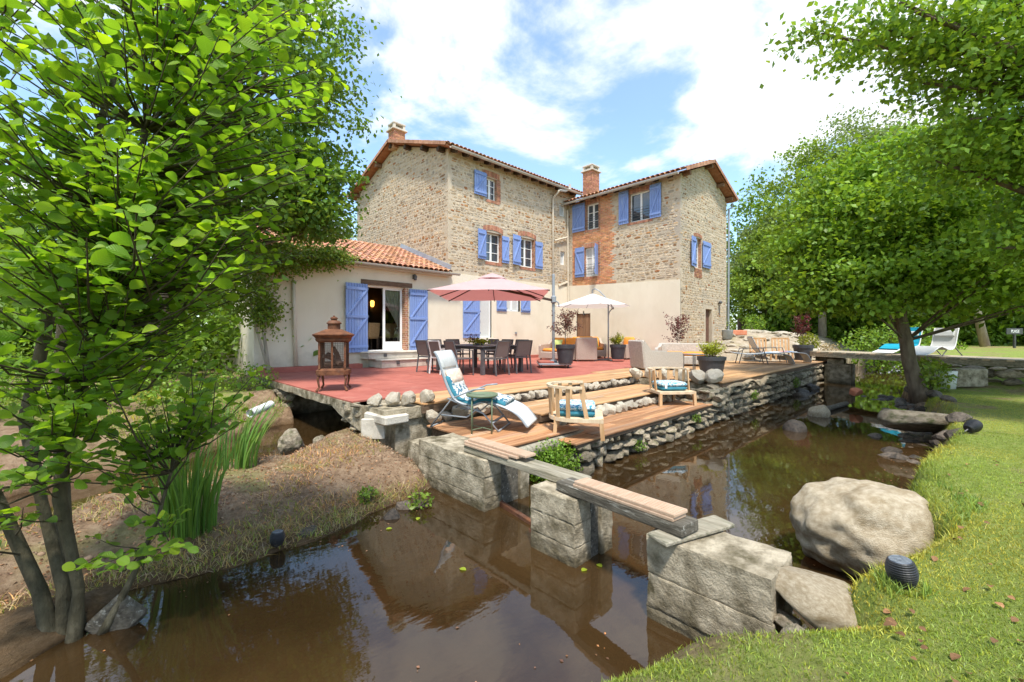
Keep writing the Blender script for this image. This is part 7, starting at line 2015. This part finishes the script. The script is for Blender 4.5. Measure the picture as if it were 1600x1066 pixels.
for i, (x, y, z, r_, lab) in enumerate([(-3.3, -9.80, -.75, .16, 'small weeds rooted low in the quay wall below the near barrel armchair'), (-1.2, -9.80, -.62, .15, 'small weeds in the quay wall below the far barrel armchair'), (2.2, -9.78, -.55, .22, 'weeds hanging in the quay wall under the lime pot'), (6.2, -9.78, -.6, .3, 'weeds in the quay wall under the far loungers'), (11.6, -9.7, .15, .5, 'dry grassy weeds at the bridge end of the quay')]):
    bushy('wall_weeds', lab, V3((x, y, z)), (r_, .08 if i < 4 else .4, r_ * .6), int(900 * r_), .035 if i < 4 else .06, LF_mid if i < 4 else LF_hay, 120 + i, 'weeds')
for i, (X, Y, r_, lab) in enumerate([(-5.2, 6.3, .5, 'green undergrowth on the far bank behind the iris clump'), (-7.6, 6.2, .8, 'tall undergrowth at the far left behind the alder'), (-6.0, 9.6, .7, 'bushy undergrowth below the climbing vine'), (-8.3, 7.4, 1.1, 'wide green bush on the far bank at the left edge'), (-7.4, 9.0, 1.1, 'green bush behind the undergrowth left of the vine'), (-9.6, 8.6, 1.3, 'large bush beyond the mill race at the far left'), (-5.9, 7.6, .6, 'low green bush above the mill race')]):
    p = gz(X, Y); p.z = max(p.z, -.6); bushy('undergrowth', lab, p, (r_, r_, r_ * .5), int(1300 * r_), .06, LF_bright if i == 0 else LF_mid, 130 + i, 'undergrowth')
for i, (X, Y, lab) in enumerate([(-1.0, 4.62, 'broad leaved green weed at the water edge left of the abutment'), (-1.55, 4.6, 'yellowish weed tuft at the water edge of the spit'), (-1.85, 7.15, 'small weed growing in the culvert mouth')]):
    p = gz(X, Y); p.z = max(p.z, -.8); bushy('bank_weed', lab, p, (.16, .14, .09), 110, .05, LF_bright, 90 + i, 'weed')
# lawn grass -------------------------------------------------------
def blades(label, name, pts, hgt, lm, seed, w=.0032, flop=.5, dry=0.0):
    rng = np.random.default_rng(seed); n_ = len(pts); h_ = hgt * rng.uniform(.5, 1.25, n_); a_ = rng.uniform(0, 6.28, n_); b_ = rng.uniform(0, 6.28, n_); f_ = flop * rng.uniform(.1, 1.2, n_)
    s = np.stack([np.cos(a_), np.sin(a_), 0 * a_], 1) * w; o_ = np.stack([np.cos(b_) * f_, np.sin(b_) * f_, 1 - .25 * f_], 1) * h_[:, None]
    mid = o_ * np.array([.35, .35, .6])
    V = np.stack([pts - s, pts + s, pts + mid + s * .75, pts + mid - s * .75, pts + o_], 1).reshape(-1, 3); i5 = (np.arange(n_) * 5)[:, None]
    F_ = np.concatenate([i5 + [0, 1, 2], i5 + [0, 2, 3], i5 + [3, 2, 4]], 0)
    C = tints(n_, rng, .65, 1.4, .4); pn = vnoise(pts[:, 0], pts[:, 1], .5, 21); C *= (.8 + .45 * pn)[:, None]
    dryness = sst(.48, .72, vnoise(pts[:, 0], pts[:, 1], .7, 22))[:, None]
    C = C * (1 - .6 * dryness) + C * np.array([1.8, 1.2, 1.3]) * dryness * .6
    o = link(name, np_mesh(name, V, F_, np.repeat(C, 5, 0)), lm); return tag(o, label, 'grass', kind='stuff')
def scatter(n_, X0, X1, Y0, Y1, seed, pw=1.6):
    rng = np.random.default_rng(seed); Y = Y0 + (Y1 - Y0) * rng.random(n_) ** pw; X = rng.uniform(X0, X1, n_) * np.where(Y < 3, 1, Y / 3.0)
    c, s = math.cos(HEAD), math.sin(HEAD); x = CAM.x + X * c + Y * s; y = CAM.y - X * s + Y * c; return x, y
x, y = scatter(420000, -.6, 4.4, .8, 10.5, 101, 1.9); z = ground_h(x, y); g = grassiness(x, y, z)
rng = np.random.default_rng(102); keep = (y < np.interp(x, XB, YB) + .12) & (z > -.72) & (rng.random(len(x)) < g ** 1.4 + .04)
pts = np.stack([x, y, z - .004], 1)[keep]
blades('short mown lawn grass along the stream bank', 'grass', pts, .021, LF_grass, 103, .0022, 1.1)
# taller fringe along the lip of the bank
rng = np.random.default_rng(104); x = rng.uniform(-9.2, 6, 26000); yb = np.interp(x, XB, YB); y = yb + rng.normal(-.20, .13, len(x)); z = ground_h(x, y); keep = (z > -.75) & (rng.random(len(x)) < np.where(x < -5, 1, .5))
blades('longer grass fringe hanging over the bank edge', 'grass_fringe', np.stack([x, y, z - .01], 1)[keep], .06, LF_grass, 105, .003, 1.1)
# dry grass and litter on the spit
rng = np.random.default_rng(106); x = rng.uniform(-13, -6.5, 60000); y = rng.uniform(-9.35, -6.2, 60000); z = ground_h(x, y); n_ = vnoise(x, y, .6, 31); edge = np.exp(-((y + 8.95) / .28) ** 2)
keep = (z > -.80) & (rng.random(len(x)) < .25 * sst(.45, .7, n_) + .75 * edge * sst(.25, .55, n_)); pts = np.stack([x, y, z - .005], 1)[keep]
blades('dry straw coloured grass on the earth spit', 'dry_grass', pts, .08, LF_hay, 107, .003, 1.7)
keep2 = keep & (rng.random(len(x)) < .40); blades('green grass mixed into the straw on the spit', 'spit_grass', np.stack([x, y, z - .005], 1)[keep2], .07, LF_grass, 108, .003, 1.2)
x = rng.uniform(-16, -6.6, 40000); y = rng.uniform(-6.0, -.5, 40000); z = ground_h(x, y); keep = (z > -.7) & (chan_dist(x, y) > .9) & (rng.random(len(x)) < sst(.4, .65, vnoise(x, y, .8, 33)))
blades('rough grass on the bank beyond the mill race', 'bank_grass', np.stack([x, y, z - .01], 1)[keep], .13, LF_grass, 109, .005, .9)
rng = np.random.default_rng(110); n_ = 9000; x = rng.uniform(-12, -6.4, n_); y = rng.uniform(-9.2, -6.3, n_); z = ground_h(x, y); keep = z > -.76
pts = np.stack([x, y, z + .006], 1)[keep]; n_ = len(pts)
o = leaf_obj('leaf_litter', pts, rng.normal(size=(n_, 3)) * [1, 1, .25], unit(rng.normal(size=(n_, 3)) * .5 + [0, 0, 1]), rng.uniform(.012, .035, n_), LF_litter, None, tints(n_, rng, .5, 1.6, .3)); tag(o, 'brown leaf litter on the earth spit', 'litter', kind='stuff')
# fallen leaves one can pick out on the lawn
fl = MB(); V, F_, c = leaves_np(np.zeros((1, 3)), np.array([[1., 0, 0]]), np.array([[0, 0, 1.]]), np.array([1.0]), LEAF8, np.ones((1, 3)))
lf_m = np_mesh('fallen_leaf', V * np.array([1, 1, 2.2]), F_, c); lf_m.materials.append(M_dryleaf)
r5 = random.Random(12)
for k in range(64):
    Y = 1.5 + 3.2 * r5.random() ** 1.4; X = r5.uniform(.75, 1.22) * Y
    p = W(X, Y, 0)
    if p.y > float(np.interp(p.x, XB, YB)) - .35: continue
    p.z = float(ground_h(p.x, p.y)) + .022
    o = bpy.data.objects.new('fallen_leaf', lf_m); COL.objects.link(o); o.location = p; s = r5.uniform(.022, .045); o.scale = (s, s, s); o.rotation_euler = (r5.uniform(-.5, .5), r5.uniform(-.5, .5), r5.uniform(0, 6))
    tag(o, 'curled brown fallen leaf lying on the lawn', 'leaf', 'fallen leaves on the lawn')
for k, (X, Y) in enumerate([(.55, 3.36), (.72, 3.42), (-1.15, 4.1), (-.95, 4.35), (-.42, 3.4), (.32, 3.6)]):
    o = bpy.data.objects.new('floating_leaf', lf_m.copy()); o.data.materials.clear(); o.data.materials.append(LF_lime); COL.objects.link(o); o.location = W(X, Y, WATER + .006); o.scale = (.06, .06, .03); o.rotation_euler = (0, 0, k * 1.3)
    tag(o, 'yellow green leaf floating on the near water', 'leaf', 'leaves floating on the water')

rng = np.random.default_rng(150); n_ = 420; x = rng.uniform(-11, 8, n_); e_ = rng.random(n_) < .5
y = np.where(e_ & (x < -6.5), -9.25 - np.abs(rng.normal(0, .22, n_)), np.interp(x, XB, YB) + np.abs(rng.normal(0, .25, n_))); k_ = (ground_h(x, y) < WATER - .02) & ~((x > -6.9) & (x < -5.9)); n_ = int(k_.sum())
pts = np.stack([x[k_], y[k_], np.full(n_, WATER + .004)], 1)
o = leaf_obj('floating_debris', pts, rng.normal(size=(n_, 3)) * [1, 1, 0], unit(rng.normal(size=(n_, 3)) * .06 + [0, 0, 1]), rng.uniform(.008, .03, n_), LF_litter, None, tints(n_, rng, .5, 2.0, .4)); tag(o, 'bits of leaf and straw floating along the water margins', 'debris', kind='stuff')

rng = np.random.default_rng(160); P = []
for (X, Y, rx, ry, n_) in [(2.86, 3.42, .60, .46, 2600), (1.68, 2.36, .30, .26, 1500), (2.0, 2.18, .09, .09, 260), (7.05, 7.45, .65, .42, 1200)]:
    a_ = rng.uniform(0, 6.28, n_); q = rng.uniform(.92, 1.22, n_); c, s_ = math.cos(HEAD), math.sin(HEAD); Xa, Ya = X + np.cos(a_) * rx * q, Y + np.sin(a_) * ry * q
    x, y = CAM.x + Xa * c + Ya * s_, CAM.y - Xa * s_ + Ya * c; z = ground_h(x, y); k_ = (z > -.66) & (vnoise(x, y, .15, 40) > .35); P.append(np.stack([x, y, z - .008], 1)[k_])
blades('longer uncut grass round the foot of the boulders', 'rock_grass', np.concatenate(P), .07, LF_reed, 161, .003, .9)
